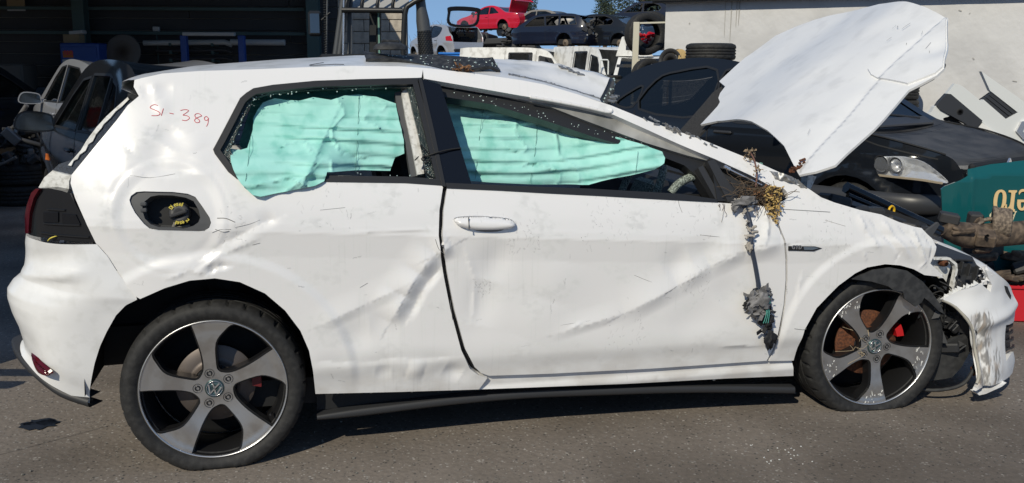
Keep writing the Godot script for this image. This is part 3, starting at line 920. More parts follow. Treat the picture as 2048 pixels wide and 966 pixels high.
	var bu := [2.171, 0.709]
	letters(badge, "GTD", Transform3D(Basis(Vector3.BACK, -0.06), on_side(bu[0], bu[1]) + Vector3(0.002, 0.0, 0.006)), 0.0165, mats.chrome, 0.003)
	var line := Shape.new()
	line.panel(ribbon(P([2.126, 0.869, 2.221, 0.861, 2.352, 0.85]), 0.0011), [], off_side(0.0012), 0.01, 0.0)
	put("panel_line", line, mats.shadow_plastic, wp)

	var sc := Shape.new()
	for l in [[[0.044, 0.902, 0.073, 0.901, 0.101, 0.888], 0.0014], [[0.036, 0.866, 0.061, 0.856, 0.081, 0.859], 0.001], [[0.026, 0.854, 0.052, 0.864, 0.087, 0.864], 0.0008], [[1.53, 0.638, 1.596, 0.61, 1.689, 0.576], 0.0008], [[-0.229, 1.048, -0.163, 1.038, -0.085, 1.049], 0.0005], [[0.154, 0.808, 0.179, 0.814], 0.0008], [[0.776, 0.806, 0.787, 0.772, 0.805, 0.755], 0.0010], [[1.71, 0.921, 1.712, 0.896, 1.721, 0.868], 0.0012], [[1.316, 0.793, 1.324, 0.778], 0.0012], [[1.789, 0.783, 1.871, 0.772], 0.0007], [[2.214, 0.388, 2.254, 0.381, 2.267, 0.385], 0.0012], [[1.244, 0.46, 1.361, 0.472], 0.0006], [[0.83, 0.578, 0.838, 0.503], 0.0007], [[1.579, 0.538, 1.659, 0.564, 1.702, 0.587], 0.0007], [[1.759, 0.608, 1.799, 0.622], 0.0007], [[0.382, 0.919, 0.467, 0.925], 0.0006], [[0.51, 0.641, 0.537, 0.656], 0.0007], [[0.101, 0.87, 0.149, 0.88, 0.182, 0.892], 0.0006], [[2.326, 0.82, 2.413, 0.794], 0.0006]]:
		var pts := []
		var a: Array = l[0]
		for k in range(0, a.size(), 2): pts.append(on_side(a[k], a[k + 1]) + Vector3(0, 0, 0.0006))
		sc.tube(smooth_line(pts, 4), l[1], 4)
	tag(put("scratch", sc, mats.scratch, car), "", "", "", "stuff")
	build_rear_corner(car)
	build_windows(car)
	build_roof(car)
	build_bonnet(car)
	build_front_end(car)
	build_cabin(car)
	make_wheel("rear_wheel", car, Vector3(0, 0.291, 0.0), 0.0, -0.0178, 0.0, false)
	make_wheel("front_wheel", car, Vector3(2.626, 0.2696, 0.0), 0.043, 0.0, PI, true)
	# loose sill trim hanging under the door
	var sk := Shape.new()
	var sp := [0.348, 0.138, 0.579, 0.149, 0.843, 0.161, 1.136, 0.164, 1.441, 0.152, 1.715, 0.139, 1.978, 0.121, 2.292, 0.092]
	var skl := []
	for k in range(0, sp.size(), 2): skl.append(Vector3(sp[k], sp[k + 1], -0.06))
	skl = smooth_line(skl, 5)
	sk.patch(skl.size() - 1, 7, func(s, t):
		var p: Vector3 = skl[int(round(s * (skl.size() - 1)))]
		var o: Vector2 = [Vector2(-0.035, 0.012), Vector2(0.002, 0.012), Vector2(0.008, 0.008), Vector2(0.010, 0.0), Vector2(0.010, -0.008), Vector2(0.006, -0.014), Vector2(-0.02, -0.018), Vector2(-0.035, 0.012)][int(round(t * 7))]
		var thin := smoothstep(-0.02, 0.12, s)
		return p + Vector3(0, o.y * lerpf(0.7, 1.15, thin), o.x))
	put("side_skirt", sk, mats.black_plastic, car)
	build_loom(car)

func v2(a: Array, w: float) -> Vector3: return Vector3(a[0], a[1], w)

func word_arc(parent: Node3D, word: String, c: Vector3, r: float, mid: float, size: float, m: Material) -> void:
	var o := hold("lettering", parent)
	for k in word.length():
		var a := mid - (k - (word.length() - 1) * 0.5) * 0.27 + PI / 2
		letters(o, word[k], Transform3D(Basis(Vector3.BACK, a - PI / 2), c + Vector3(cos(a), sin(a), 0) * (r - size * 0.3) - Vector3(cos(a - PI / 2), sin(a - PI / 2), 0) * size * 0.25), size, m, 0.0006)

func letters(parent: Node3D, word: String, at: Transform3D, height: float, m: Material, depth := 0.002, serif := false, squash := 1.0) -> MeshInstance3D:
	var t := TextMesh.new()
	var f := SystemFont.new()
	f.font_names = PackedStringArray(["Droid Serif" if serif else "Droid Sans"])
	f.font_weight = 700
	t.font = f
	t.text = word
	t.font_size = 32
	t.pixel_size = height / 32.0 * 1.35
	t.depth = depth
	t.horizontal_alignment = HORIZONTAL_ALIGNMENT_LEFT
	t.vertical_alignment = VERTICAL_ALIGNMENT_BOTTOM
	t.curve_step = 3.0
	var o := MeshInstance3D.new()
	o.name = "lettering"
	o.mesh = t
	o.material_override = m
	o.transform = at * Transform3D(Basis.from_scale(Vector3(squash, 1, 1)), Vector3.ZERO)
	parent.add_child(o, true)
	return o

func build_rear_corner(car: Node3D) -> void:
	# bumper: rows from the bottom up give the arch edge and the outer corner
	var rows := BUMPER
	var bu := Shape.new()
	var n := rows.size() / 4
	var at := func(s, t):
		var x: float = clampf(t, 0.0, 1.0) * (n - 1)
		var k := mini(int(x), n - 2)
		var f := x - k
		var f2 := f * f * (3.0 - 2.0 * f) * 0.35 + f * 0.65
		var e := Vector2(rows[k * 4], rows[k * 4 + 1]).lerp(Vector2(rows[k * 4 + 4], rows[k * 4 + 5]), f2)
		var c := Vector2(rows[k * 4 + 2], rows[k * 4 + 3]).lerp(Vector2(rows[k * 4 + 6], rows[k * 4 + 7]), f2)
		var w0 := side_base(e.x, e.y) + 0.004
		# from the arch edge round the corner and on across the tail
		if s <= 0.75:
			var phi: float = s / 0.75 * 1.45
			var reach := (e.x - c.x) / sin(1.29)
			var u := e.x - reach * sin(phi)
			var fall := 0.30 * (1.0 - cos(phi)) * smoothstep(0.0, 0.9, phi)
			var v := lerpf(e.y, c.y, sin(phi))
			return Vector3(u, v, w0 - fall)
		var s2: float = (s - 0.75) / 0.25
		var reach2 := (e.x - c.x) / sin(1.29)
		return Vector3(e.x - reach2 * (0.993 + 0.06 * s2), c.y, w0 - 0.264 - 1.2 * s2)
	bu.patch(48, 44, func(s, t):
		var p: Vector3 = at.call(s, t)
		var uu := p.x
		# the shelf above the lower face and the swage over the arch
		p.z += (0.016 * exp(-pow((p.y - 0.715 - 0.12 * (uu + 0.5)) / 0.018, 2.0)) - 0.014 * exp(-pow((p.y - 0.775 - 0.12 * (uu + 0.5)) / 0.035, 2.0))) * smoothstep(-0.34, -0.50, uu)
		p.z += 0.001 * noise_b.get_noise_2d(uu * 6.0, p.y * 6.0)
		return p)
	var bp := put("rear_bumper", bu, mats.paint_bumper, car)
	var lipo := Shape.new()
	var lps := smooth_line([v2([-0.713, 0.41], -0.33), v2([-0.682, 0.394], -0.25), v2([-0.626, 0.359], -0.17), v2([-0.551, 0.316], -0.10), v2([-0.493, 0.286], -0.07), v2([-0.412, 0.259], -0.045)], 6)
	lipo.patch(lps.size() - 1, 5, func(s, t):
		var p: Vector3 = lps[int(round(s * (lps.size() - 1)))]
		var o: Vector2 = [Vector2(-0.05, 0.022), Vector2(0.002, 0.02), Vector2(0.012, 0.01), Vector2(0.012, -0.004), Vector2(0.004, -0.014), Vector2(-0.06, -0.016)][int(round(t * 5))]
		return p + Vector3(-o.x * 0.5, o.y, o.x))
	put("bumper_lip", lipo, mats.black_plastic, bp)
	var rf := Shape.new()
	var refl := round_poly(P([-0.608, 0.427, -0.567, 0.408, -0.525, 0.384, -0.539, 0.372, -0.578, 0.379]), 4)
	var skin := func(u, v): return Vector3(u, v, 0.024 - 0.22 * (1.0 - cos(asin(clampf((-0.40 - u) / 0.215, 0.0, 0.98)))))
	pillow(rf, refl, skin, 0.014, 0.015, 0.006)
	put("rear_reflector", rf, mats.red_lens, bp)
	var ring := Shape.new()
	for k in 1:
		var c := [-0.643, 0.6]
		ring.lathe([Vector2(0.011, 0.0), Vector2(0.0105, 0.002), Vector2(0.0095, 0.002), Vector2(0.009, 0.0)], 20)
		put("parking_sensor", ring, mats.shadow_plastic, bp, Transform3D(Basis(Vector3.UP, -0.95), Vector3(c[0] - 0.004, c[1], -0.165)))
	# lamp: red edge on the tail, bare dark housing on the side
	var lamp_at := func(by):
		return func(u, v):
			var s: float = clampf((-0.30 - u) / 0.30, 0.0, 1.0)
			return Vector3(u, v, side_base(-0.30, 0.9) + 0.0 - 0.035 * s - 0.20 * (1.0 - sqrt(1.0 - 0.98 * s * s)) + by)
	var tl := Shape.new()
	var lamp := P([-0.548, 0.987, -0.529, 1.002, -0.486, 1.005, -0.444, 0.999, -0.415, 0.99, -0.399, 0.954, -0.371, 0.897, -0.34, 0.829, -0.393, 0.827, -0.459, 0.829, -0.521, 0.836, -0.601, 0.836, -0.592, 0.885, -0.571, 0.942])
	tl.panel(lamp, [], lamp_at.call(-0.012), 0.01, 0.04)
	var tp := put("tail_lamp", tl, mats.lamp_dark, car)
	var rl := Shape.new()
	rl.panel(P([-0.548, 0.987, -0.529, 1.002, -0.516, 1.002, -0.54, 0.971, -0.563, 0.918, -0.58, 0.843, -0.603, 0.836, -0.6, 0.881, -0.574, 0.941]), [], lamp_at.call(0.004), 0.008, 0.02)
	put("red_lens", rl, mats.red_lens, tp)
	var rb := Shape.new()
	for l in [[-0.499, 0.935, -0.436, 0.935], [-0.518, 0.886, -0.391, 0.887], [-0.533, 0.853, -0.365, 0.847]]:
		rb.panel(ribbon(P(l), 0.0018), [], lamp_at.call(-0.004), 0.01, 0.01)
	tag(put("lamp_rib", rb, mats.lamp_rib, tp), "", "", "", "stuff")
	var lb := Shape.new()
	for c in [[-0.512, 0.924, -0.459, 0.927, -0.462, 0.894, -0.516, 0.89], [-0.447, 0.923, -0.401, 0.921, -0.388, 0.888, -0.447, 0.886]]:
		lb.panel(P(c), [], lamp_at.call(-0.007), 0.01, 0.012)
	put("bulb_recess", lb, mats.black_gloss, tp)
	var wire := Shape.new()
	var wl := [-0.504, 0.828, -0.489, 0.841, -0.468, 0.847, -0.453, 0.849]
	wire.tube(smooth_line([Vector3(wl[0], wl[1], -0.06), Vector3(wl[2], wl[3], -0.04), Vector3(wl[4], wl[5], -0.045), Vector3(wl[6], wl[7], -0.06)], 5), 0.0022, 6)
	put("yellow_wire", wire, mats.yellow_print, tp)
	var wire2 := Shape.new()
	var w2 := [-0.449, 0.886, -0.45, 0.865, -0.454, 0.848, -0.454, 0.828]
	wire2.tube(smooth_line([Vector3(w2[0], w2[1], -0.05), Vector3(w2[2], w2[3], -0.04), Vector3(w2[4], w2[5], -0.04), Vector3(w2[6], w2[7], -0.04)], 5), 0.002, 6)
	wire2.box(Vector3(w2[6], w2[7], -0.036), Vector3(0.018, 0.01, 0.012), Basis(), 0.003)
	put("loose_wire", wire2, mats.wire_blue, tp)
	# corner of the tailgate and the broken edge of its glass
	var tg := Shape.new()
	var tgp := P([-0.539, 0.997, -0.514, 1.032, -0.481, 1.058, -0.446, 1.049, -0.417, 1.043, -0.426, 1.025, -0.429, 0.985, -0.476, 0.992])
	tg.panel(tgp, [], func(u, v): return Vector3(u, v, -0.055 - 0.16 * pow(clampf((-0.36 - u) / 0.24, 0.0, 1.0), 2.0) - 0.1 * maxf(0.0, v - 1.0)), 0.01, 0.03)
	put("tailgate_corner", tg, mats.paint_dirty, car)
	var gl := Shape.new()
	gl.panel(P([-0.483, 1.057, -0.462, 1.078, -0.413, 1.093, -0.375, 1.126, -0.314, 1.21, -0.267, 1.272, -0.24, 1.308, -0.212, 1.298, -0.249, 1.266, -0.285, 1.215, -0.338, 1.148, -0.387, 1.086, -0.421, 1.04, -0.45, 1.047]), [], func(u, v): return Vector3(u, v, -0.075 - 0.5 * maxf(0.0, v - 1.0)), 0.012, 0.02)
	var ge := put("rear_glass_edge", gl, mats.glass_black, car)
	var gs := Shape.new()
	var zig := [-0.433, 1.074, -0.416, 1.096, -0.395, 1.121, -0.376, 1.155, -0.347, 1.196, -0.316, 1.232, -0.278, 1.268, -0.246, 1.298, -0.238, 1.295, -0.268, 1.263, -0.287, 1.248, -0.303, 1.227, -0.325, 1.205, -0.332, 1.192, -0.348, 1.173, -0.358, 1.15, -0.371, 1.141, -0.38, 1.12, -0.398, 1.107, -0.404, 1.094, -0.416, 1.088, -0.423, 1.072]
	gs.panel(P(zig), [], func(u, v): return Vector3(u, v, -0.068 - 0.5 * maxf(0.0, v - 1.0)), 0.012, 0.006)
	put("glue_bead", gs, mats.paint_dirty, ge)
	var stub := Shape.new()
	var sb := [-0.217, 1.295]
	stub.box(Vector3(sb[0], sb[1], -0.19), Vector3(0.05, 0.035, 0.05), Basis(Vector3.BACK, -0.7), 0.008)
	put("spoiler_stub", stub, mats.black_part, car)

const BUMPER := [-0.416, 0.256, -0.682, 0.417, -0.409, 0.308, -0.658, 0.433, -0.394, 0.364, -0.658, 0.466, -0.38, 0.413, -0.664, 0.507, -0.358, 0.472, -0.679, 0.558, -0.331, 0.525, -0.686, 0.607, -0.297, 0.581, -0.68, 0.637, -0.263, 0.616, -0.657, 0.668, -0.223, 0.636, -0.628, 0.688, -0.243, 0.671, -0.616, 0.719, -0.277, 0.722, -0.614, 0.764, -0.309, 0.784, -0.612, 0.799, -0.34, 0.824, -0.607, 0.829]

func build_windows(car: Node3D) -> void:
	var out_q := P([0.751, 1.363, 0.544, 1.358, 0.385, 1.353, 0.24, 1.339, 0.173, 1.327, 0.148, 1.311, 0.128, 1.293, 0.057, 1.16, 0.037, 1.126, 0.042, 1.112, 0.084, 1.053, 0.112, 1.029, 0.252, 1.021, 0.42, 1.012, 0.679, 1.002, 0.814, 0.99, 0.785, 1.166])
	var in_q := P([0.714, 1.331, 0.506, 1.327, 0.331, 1.319, 0.229, 1.309, 0.178, 1.295, 0.161, 1.278, 0.122, 1.195, 0.092, 1.125, 0.101, 1.093, 0.132, 1.053, 0.155, 1.042, 0.319, 1.033, 0.421, 1.034, 0.645, 1.019, 0.762, 1.012, 0.741, 1.163])
	var mid_q := grow(out_q, -0.021)
	var fr := Shape.new()
	fr.panel(out_q, [mid_q], off_side(0.004), 0.012, 0.03)
	var rim := put("rear_window_frame", fr, mats.frame_black, car)
	var sh := Shape.new()
	sh.panel(grow(mid_q, 0.003), [in_q], off_side(-0.012), 0.012, 0.012)
	put("broken_pane_edge", sh, mats.glass_crumbs, rim)
	var bits := Shape.new()  # pale crumbs of glass left round the opening
	for k in 120:
		var e := k % in_q.size()
		var p := in_q[e].lerp(in_q[(e + 1) % in_q.size()], rng.randf()) + Vector2(rr(-0.012, 0.012), rr(-0.012, 0.012))
		if not Geometry2D.is_point_in_polygon(p, mid_q): continue
		var s := rr(0.0012, 0.0032)
		bits.box(Vector3(p.x, p.y, side_base(p.x, p.y) - 0.012 + rr(0.0, 0.004)), Vector3(s * rr(0.7, 1.8), s, s), Basis.from_euler(Vector3(rr(0, 3), rr(0, 3), rr(0, 3))))
	tag(put("glass_crumbs", bits, mats.crumb, rim), "", "", "", "stuff")
	var wh := Shape.new()
	wh.panel(P([0.695, 1.31, 0.719, 1.331, 0.727, 1.25, 0.751, 1.111, 0.755, 1.026, 0.73, 1.023, 0.717, 1.129, 0.703, 1.224]), [], off_side(-0.045), 0.012, 0.02)
	put("inner_pillar_edge", wh, mats.paint_dirty, rim)
	var pl := Shape.new()
	pl.panel(P([0.672, 1.31, 0.7, 1.317, 0.712, 1.198, 0.73, 1.061, 0.73, 1.017, 0.708, 1.014, 0.697, 1.129, 0.678, 1.233]), [], off_side(-0.06), 0.012, 0.03)
	put("pillar_trim", pl, mats.grey_plastic, rim)
	# gloss pillar cover, door frame and belt seal
	var pi := Shape.new()
	pi.panel(P([0.764, 1.361, 0.835, 1.34, 0.877, 1.165, 0.917, 0.992, 0.826, 0.984, 0.82, 0.997, 0.793, 1.176]), [], off_side(0.002), 0.012, 0.02)
	put("pillar_cover", pi, mats.black_gloss, car)
	var pg := Shape.new()
	pg.panel(P([0.755, 1.361, 0.768, 1.361, 0.797, 1.176, 0.822, 0.987, 0.81, 0.989, 0.782, 1.166]), [], off_side(0.008), 0.012, 0.02)
	put("door_seal", pg, mats.frame_black, car)
	var cb := Shape.new()  # a cable tied round the pillar
	var cl := [0.749, 1.084, 0.794, 1.102, 0.85, 1.113, 0.889, 1.116]
	cb.tube(smooth_line([on_side(cl[0], cl[1]) + Vector3(0, 0, -0.01), on_side(cl[2], cl[3]) + Vector3(0, 0, 0.014), on_side(cl[4], cl[5]) + Vector3(0, 0, 0.012), on_side(cl[6], cl[7]) + Vector3(0, 0, 0.008)], 5), 0.003, 6)
	for k in 5:
		var a := on_side(cl[0] + rr(-0.02, 0.02), cl[1] + rr(-0.03, 0.03))
		cb.tube(smooth_line([a, a + Vector3(rr(-0.02, 0.03), rr(-0.03, 0.02), 0.012), a + Vector3(rr(0.0, 0.05), rr(-0.05, 0.03), 0.004)], 4), 0.0022, 6)
	put("tied_cable", cb, mats.black_part, car)
	var bs := Shape.new()
	bs.panel(P([0.823, 0.999, 1.022, 0.986, 1.362, 0.965, 1.721, 0.937, 1.867, 0.913, 1.87, 0.902, 1.8, 0.907, 1.597, 0.923, 1.399, 0.939, 1.207, 0.953, 1.02, 0.968, 0.826, 0.981]), [], func(u, v): return Vector3(u, v, side_w(u, v) + 0.006), 0.012, 0.02)
	put("belt_seal", bs, mats.frame_black, car)
	var df := Shape.new()
	df.panel(P([0.781, 1.36, 0.872, 1.345, 1.058, 1.306, 1.259, 1.261, 1.452, 1.189, 1.62, 1.128, 1.787, 1.078, 1.878, 1.054, 1.924, 0.9, 1.866, 0.908, 1.822, 0.992, 1.775, 1.034, 1.681, 1.07, 1.578, 1.099, 1.415, 1.145, 1.225, 1.209, 1.025, 1.268, 0.853, 1.295]), [], off_side(-0.045), 0.014, 0.05)
	var dfp := put("door_frame", df, mats.frame_black, car)
	var cr := Shape.new()
	for k in 60:
		var s := rng.randf()
		var p := Vector2(0.86, 1.33).lerp(Vector2(1.62, 1.11), s) + Vector2(rr(-0.01, 0.01), rr(-0.012, 0.012))
		cr.box(Vector3(p.x, p.y, side_base(p.x, p.y) - 0.043), Vector3(1, 0.8, 1) * rr(0.0015, 0.004), Basis.from_euler(Vector3(rr(0, 3), rr(0, 3), 0)))
	tag(put("glass_crumbs", cr, mats.crumb, dfp), "", "", "", "stuff")
	# roof rail and front pillar: bright outer band, dirty inner flange
	var rail := P([0.776, 1.4, 0.808, 1.398, 0.988, 1.378, 1.143, 1.357, 1.239, 1.34, 1.373, 1.301, 1.493, 1.262, 1.643, 1.201, 1.841, 1.134, 2.04, 1.056, 2.16, 1.003, 2.225, 0.977, 2.178, 0.963, 2.154, 0.942, 2.106, 0.956, 2.028, 0.997, 1.889, 1.059, 1.83, 1.082, 1.752, 1.115, 1.637, 1.166, 1.493, 1.229, 1.386, 1.257, 1.262, 1.281, 1.135, 1.3, 0.984, 1.326, 0.872, 1.345, 0.777, 1.361])
	var rs := Shape.new()
	rs.panel(rail, [], func(u, v):
		var w := side_w(u, v)
		return Vector3(u, v, w + 0.010 * sin(u * 21.0) * smoothstep(1.3, 1.6, u) * smoothstep(2.1, 1.8, u) * 0.4), 0.012, 0.03)
	var rp := put("roof_rail", rs, mats.paint, car)
	var lipc := Shape.new()
	var ll := [1.173, 1.294, 1.262, 1.28, 1.386, 1.257, 1.475, 1.238, 1.49, 1.247]
	var lls := []
	for k in range(0, ll.size(), 2): lls.append(on_side(ll[k], ll[k + 1]) + Vector3(0, 0, 0.002))
	lipc.tube(smooth_line(lls, 5), 0.007, 8)
	put("rail_lip", lipc, mats.paint, rp)
	var fl := Shape.new()
	fl.panel(P([1.04, 1.315, 1.263, 1.287, 1.494, 1.234, 1.638, 1.172, 1.88, 1.067, 1.883, 1.048, 1.786, 1.072, 1.619, 1.122, 1.451, 1.183, 1.341, 1.224, 1.259, 1.256, 1.058, 1.306]), [], off_side(-0.030), 0.014, 0.03)
	put("door_opening_flange", fl, mats.flange, rp)
	var sc := Shape.new()  # torn and folded metal along the pillar
	for k in 26:
		var s := rng.randf()
		var p := on_side(lerpf(1.62, 1.90, s), lerpf(1.222, 1.105, s) + rr(-0.012, 0.006))
		sc.box(p + Vector3(0, 0, 0.003), Vector3(rr(0.008, 0.03), rr(0.003, 0.009), 0.006), Basis(Vector3.BACK, -0.45 + rr(-0.5, 0.5)) * Basis(Vector3.RIGHT, rr(-0.6, 0.6)))
	tag(put("torn_edge", sc, mats.bare_metal, rp), "", "", "", "stuff")
	# quarter light by the mirror
	var ql := Shape.new()
	var tri_out := P([1.87, 1.069, 2.027, 0.991, 2.115, 0.945, 2.157, 0.927, 2.17, 0.913, 2.142, 0.896, 2.009, 0.902, 1.874, 0.905])
	var tri_in := P([1.904, 1.027, 2.023, 0.971, 2.111, 0.926, 2.124, 0.913, 2.012, 0.918, 1.932, 0.92])
	ql.panel(tri_out, [tri_in], off_side(-0.004), 0.012, 0.03)
	put("quarter_light_frame", ql, mats.frame_black, car)
	var qb := Shape.new()
	qb.panel(grow(tri_in, 0.01), [], off_side(-0.03), 0.03, 0.0)
	qb.panel(P([1.854, 1.052, 1.885, 1.059, 1.963, 0.903, 1.914, 0.902]), [], off_side(0.004), 0.012, 0.03)
	qb.panel(P([1.816, 1.027, 1.838, 1.036, 1.9, 0.908, 1.871, 0.907]), [], off_side(-0.01), 0.012, 0.03)
	put("mirror_base", qb, mats.black_plastic, car)
	var bar := Shape.new()
	var bq := [1.93, 1.025, 2.068, 0.959]
	bar.tube([on_side(bq[0], bq[1]) + Vector3(0, 0, 0.004), on_side(bq[2], bq[3]) + Vector3(0, 0, 0.006)], 0.0035, 8)
	bar.tube([on_side(bq[0], bq[1]) + Vector3(-0.012, 0.006, 0.004), on_side(bq[0], bq[1]) + Vector3(0.012, -0.006, 0.008)], 0.008, 8)
	put("bright_strip", bar, mats.chrome, car)

	# airbags
	var rear := [0.243, 1.291, 0.202, 1.276, 0.181, 1.248, 0.168, 1.223, 0.165, 1.183, 0.146, 1.125, 0.124, 1.119, 0.09, 1.123, 0.094, 1.086, 0.112, 1.038, 0.14, 0.998, 0.164, 0.978, 0.188, 0.972, 0.276, 0.986, 0.368, 1.002, 0.4, 1.016, 0.411, 1.046, 0.49, 1.041, 0.639, 1.033, 0.646, 1.056, 0.658, 1.081, 0.691, 1.095, 0.69, 1.146, 0.675, 1.235, 0.672, 1.271, 0.604, 1.295, 0.54, 1.303, 0.487, 1.3, 0.439, 1.285, 0.377, 1.295, 0.33, 1.283, 0.279, 1.285]
	var bag := Shape.new()
	bag.panel(P(rear), [], func(u, v):
		var inside := smoothstep(1.07, 1.15, v) + smoothstep(0.40, 0.55, u)
		var w := lerpf(side_base(u, v) + 0.012, -0.115 - 0.10 * smoothstep(1.1, 1.36, v), clampf(inside, 0.0, 1.0))
		return Vector3(u, v, w + bag_folds(u, v, 0.0)), 0.009, 0.003)
	var rbn := put("rear_curtain_airbag", bag, mats.airbag, car)
	var sm := Shape.new()
	for l in [[0.54, 1.301, 0.526, 1.166, 0.513, 1.035], [0.158, 1.17, 0.151, 1.089, 0.137, 1.002]]:
		var pts := []
		for k in range(0, l.size(), 2):
			var u: float = l[k]
			var v: float = l[k + 1]
			var inside := clampf(smoothstep(1.07, 1.15, v) + smoothstep(0.40, 0.55, u), 0.0, 1.0)
			pts.append(Vector3(u, v, lerpf(side_base(u, v) + 0.012, -0.115 - 0.10 * smoothstep(1.1, 1.36, v), inside) + bag_folds(u, v, 0.0) + 0.004))
		sm.tube(smooth_line(pts, 5), 0.0007, 5)
	tag(put("seam", sm, mats.seam, rbn), "", "", "", "stuff")
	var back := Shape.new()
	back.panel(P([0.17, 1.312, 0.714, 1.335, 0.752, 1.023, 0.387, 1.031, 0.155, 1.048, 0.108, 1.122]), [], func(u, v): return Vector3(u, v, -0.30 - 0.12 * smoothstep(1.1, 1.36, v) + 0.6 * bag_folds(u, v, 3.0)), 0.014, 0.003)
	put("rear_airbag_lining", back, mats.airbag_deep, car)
	var front := [0.844, 1.32, 0.944, 1.309, 1.027, 1.288, 1.228, 1.232, 1.419, 1.169, 1.582, 1.123, 1.669, 1.091, 1.681, 1.067, 1.671, 1.05, 1.637, 1.024, 1.548, 1.001, 1.479, 0.986, 1.4, 0.962, 1.209, 0.963, 1.021, 0.975, 0.893, 0.987]
	var fb := Shape.new()
	fb.panel(P(front), [], func(u, v):
		var w := -0.17 - 0.16 * smoothstep(1.0, 1.35, v) + 0.12 * smoothstep(1.25, 1.7, u)
		w -= 0.03 * smoothstep(0.16, 0.0, absf(u - 0.98)) * smoothstep(1.15, 1.28, v)
		return Vector3(u, v, w + bag_folds(u, v, 7.0)), 0.009, 0.003)
	var fbn := put("front_curtain_airbag", fb, mats.airbag, car)
	var seam := Shape.new()
	for l in [[1.026, 1.275, 0.996, 1.177, 0.96, 0.994], [1.225, 1.211, 1.201, 1.104, 1.171, 0.971], [1.577, 1.094, 1.561, 1.008]]:
		var pts := []
		for k in range(0, l.size(), 2):
			var u: float = l[k]
			var v: float = l[k + 1]
			pts.append(Vector3(u, v, -0.17 - 0.16 * smoothstep(1.0, 1.35, v) + 0.12 * smoothstep(1.25, 1.7, u) + 0.02))
		seam.tube(smooth_line(pts, 5), 0.0007, 5)
	tag(put("seam", seam, mats.seam, fbn), "", "", "", "stuff")

func bag_folds(u: float, v: float, s: float) -> float:
	var warp := 0.020 * noise_b.get_noise_2d(u * 1.4 + s * 9.0, v * 1.2) + 0.003 * noise_b.get_noise_2d(u * 9.0, v * 5.0 + s)
	var y := v + warp + (0.05 * (u - 0.5) if s < 5.0 else -0.10 * (u - 1.2) * smoothstep(1.25, 1.7, u))
	var ph := 1.0 - fposmod(y / 0.044, 1.0)
	var keen := clampf(0.8 + 0.9 * noise_b.get_noise_2d(u * 2.0 + 12.0, y * 9.0 + s), 0.25, 1.3)
	var f := 0.0125 * keen * smoothstep(0.0, 0.62, ph) * smoothstep(1.0, 0.62, ph)
	f += 0.018 * noise_b.get_noise_2d(u * 2.2 + 31.0 + s, v * 2.4)
	var w := noise_b.get_noise_2d(u * 3.1 + s * 3.0, v * 4.3)  # a few long creases
	f += 0.010 * exp(-absf(w) / 0.05) * smoothstep(-0.1, 0.25, noise_b.get_noise_2d(u * 2.0, v * 2.0 + 40.0 + s))
	if s < 5.0:
		var d := (u - 0.38) - 0.55 * (v - 1.10)
		f += 0.022 * exp(-absf(d) / (0.012 if d > 0.0 else 0.05)) * smoothstep(0.97, 1.02, v) * smoothstep(1.32, 1.1, v)
		f += 0.012 * exp(-absf(u - 0.33 - 1.3 * (v - 1.03)) / 0.02) * smoothstep(1.12, 1.05, v)
	return f


const ROOF_EDGE := [-0.215, 1.354, -0.19, 1.361, -0.125, 1.376, -0.003, 1.385, 0.163, 1.391, 0.335, 1.399, 0.511, 1.406, 0.693, 1.405, 0.808, 1.398, 0.988, 1.378, 1.143, 1.357, 1.239, 1.34, 1.373, 1.301, 1.493, 1.262, 1.566, 1.234]
const ROOF_TOP := [-0.25, 1.372, -0.06, 1.404, 0.25, 1.430, 0.57, 1.450, 0.80, 1.452, 1.0, 1.448, 1.34, 1.425, 1.62, 1.383]

func along(a: Array, x: float) -> float:
	var k := 0
	while k < a.size() - 4 and a[k + 2] < x: k += 2
	return lerpf(a[k + 1], a[k + 3], clampf((x - a[k]) / (a[k + 2] - a[k]), 0.0, 1.0))

func roof_at(u: float, t: float) -> Vector3:
	var ve := along(ROOF_EDGE, u)
	var we := side_w(u, ve)
	var vc := along(ROOF_TOP, u)
	var v: float
	if t < 0.42:
		v = lerpf(ve, vc, 1.0 - pow(1.0 - t / 0.42, 2.1))
	else:
		v = lerpf(vc, 1.34, pow((t - 0.42) / 0.58, 2.4))
	var w := lerpf(we, -1.56, t)
	var f := smoothstep(1.0, 1.45, u)  # crushed towards the screen
	v += f * (0.030 * exp(-absf(t - 0.16 - 0.25 * (1.6 - u)) / 0.035) - 0.022 * exp(-pow((t - 0.08) / 0.05, 2.0)) + 0.006 * noise_a.get_noise_2d(u * 4.0, t * 7.0)) * smoothstep(0.0, 0.05, t)
	v -= 0.010 * exp(-pow((u - 0.9) / 0.10, 2.0)) * smoothstep(0.25, 0.05, t) * smoothstep(0.0, 0.03, t)
	return Vector3(u, v, w)

func roof_front(t: float) -> float: return lerpf(1.455, 1.605, smoothstep(0.0, 0.26, t))

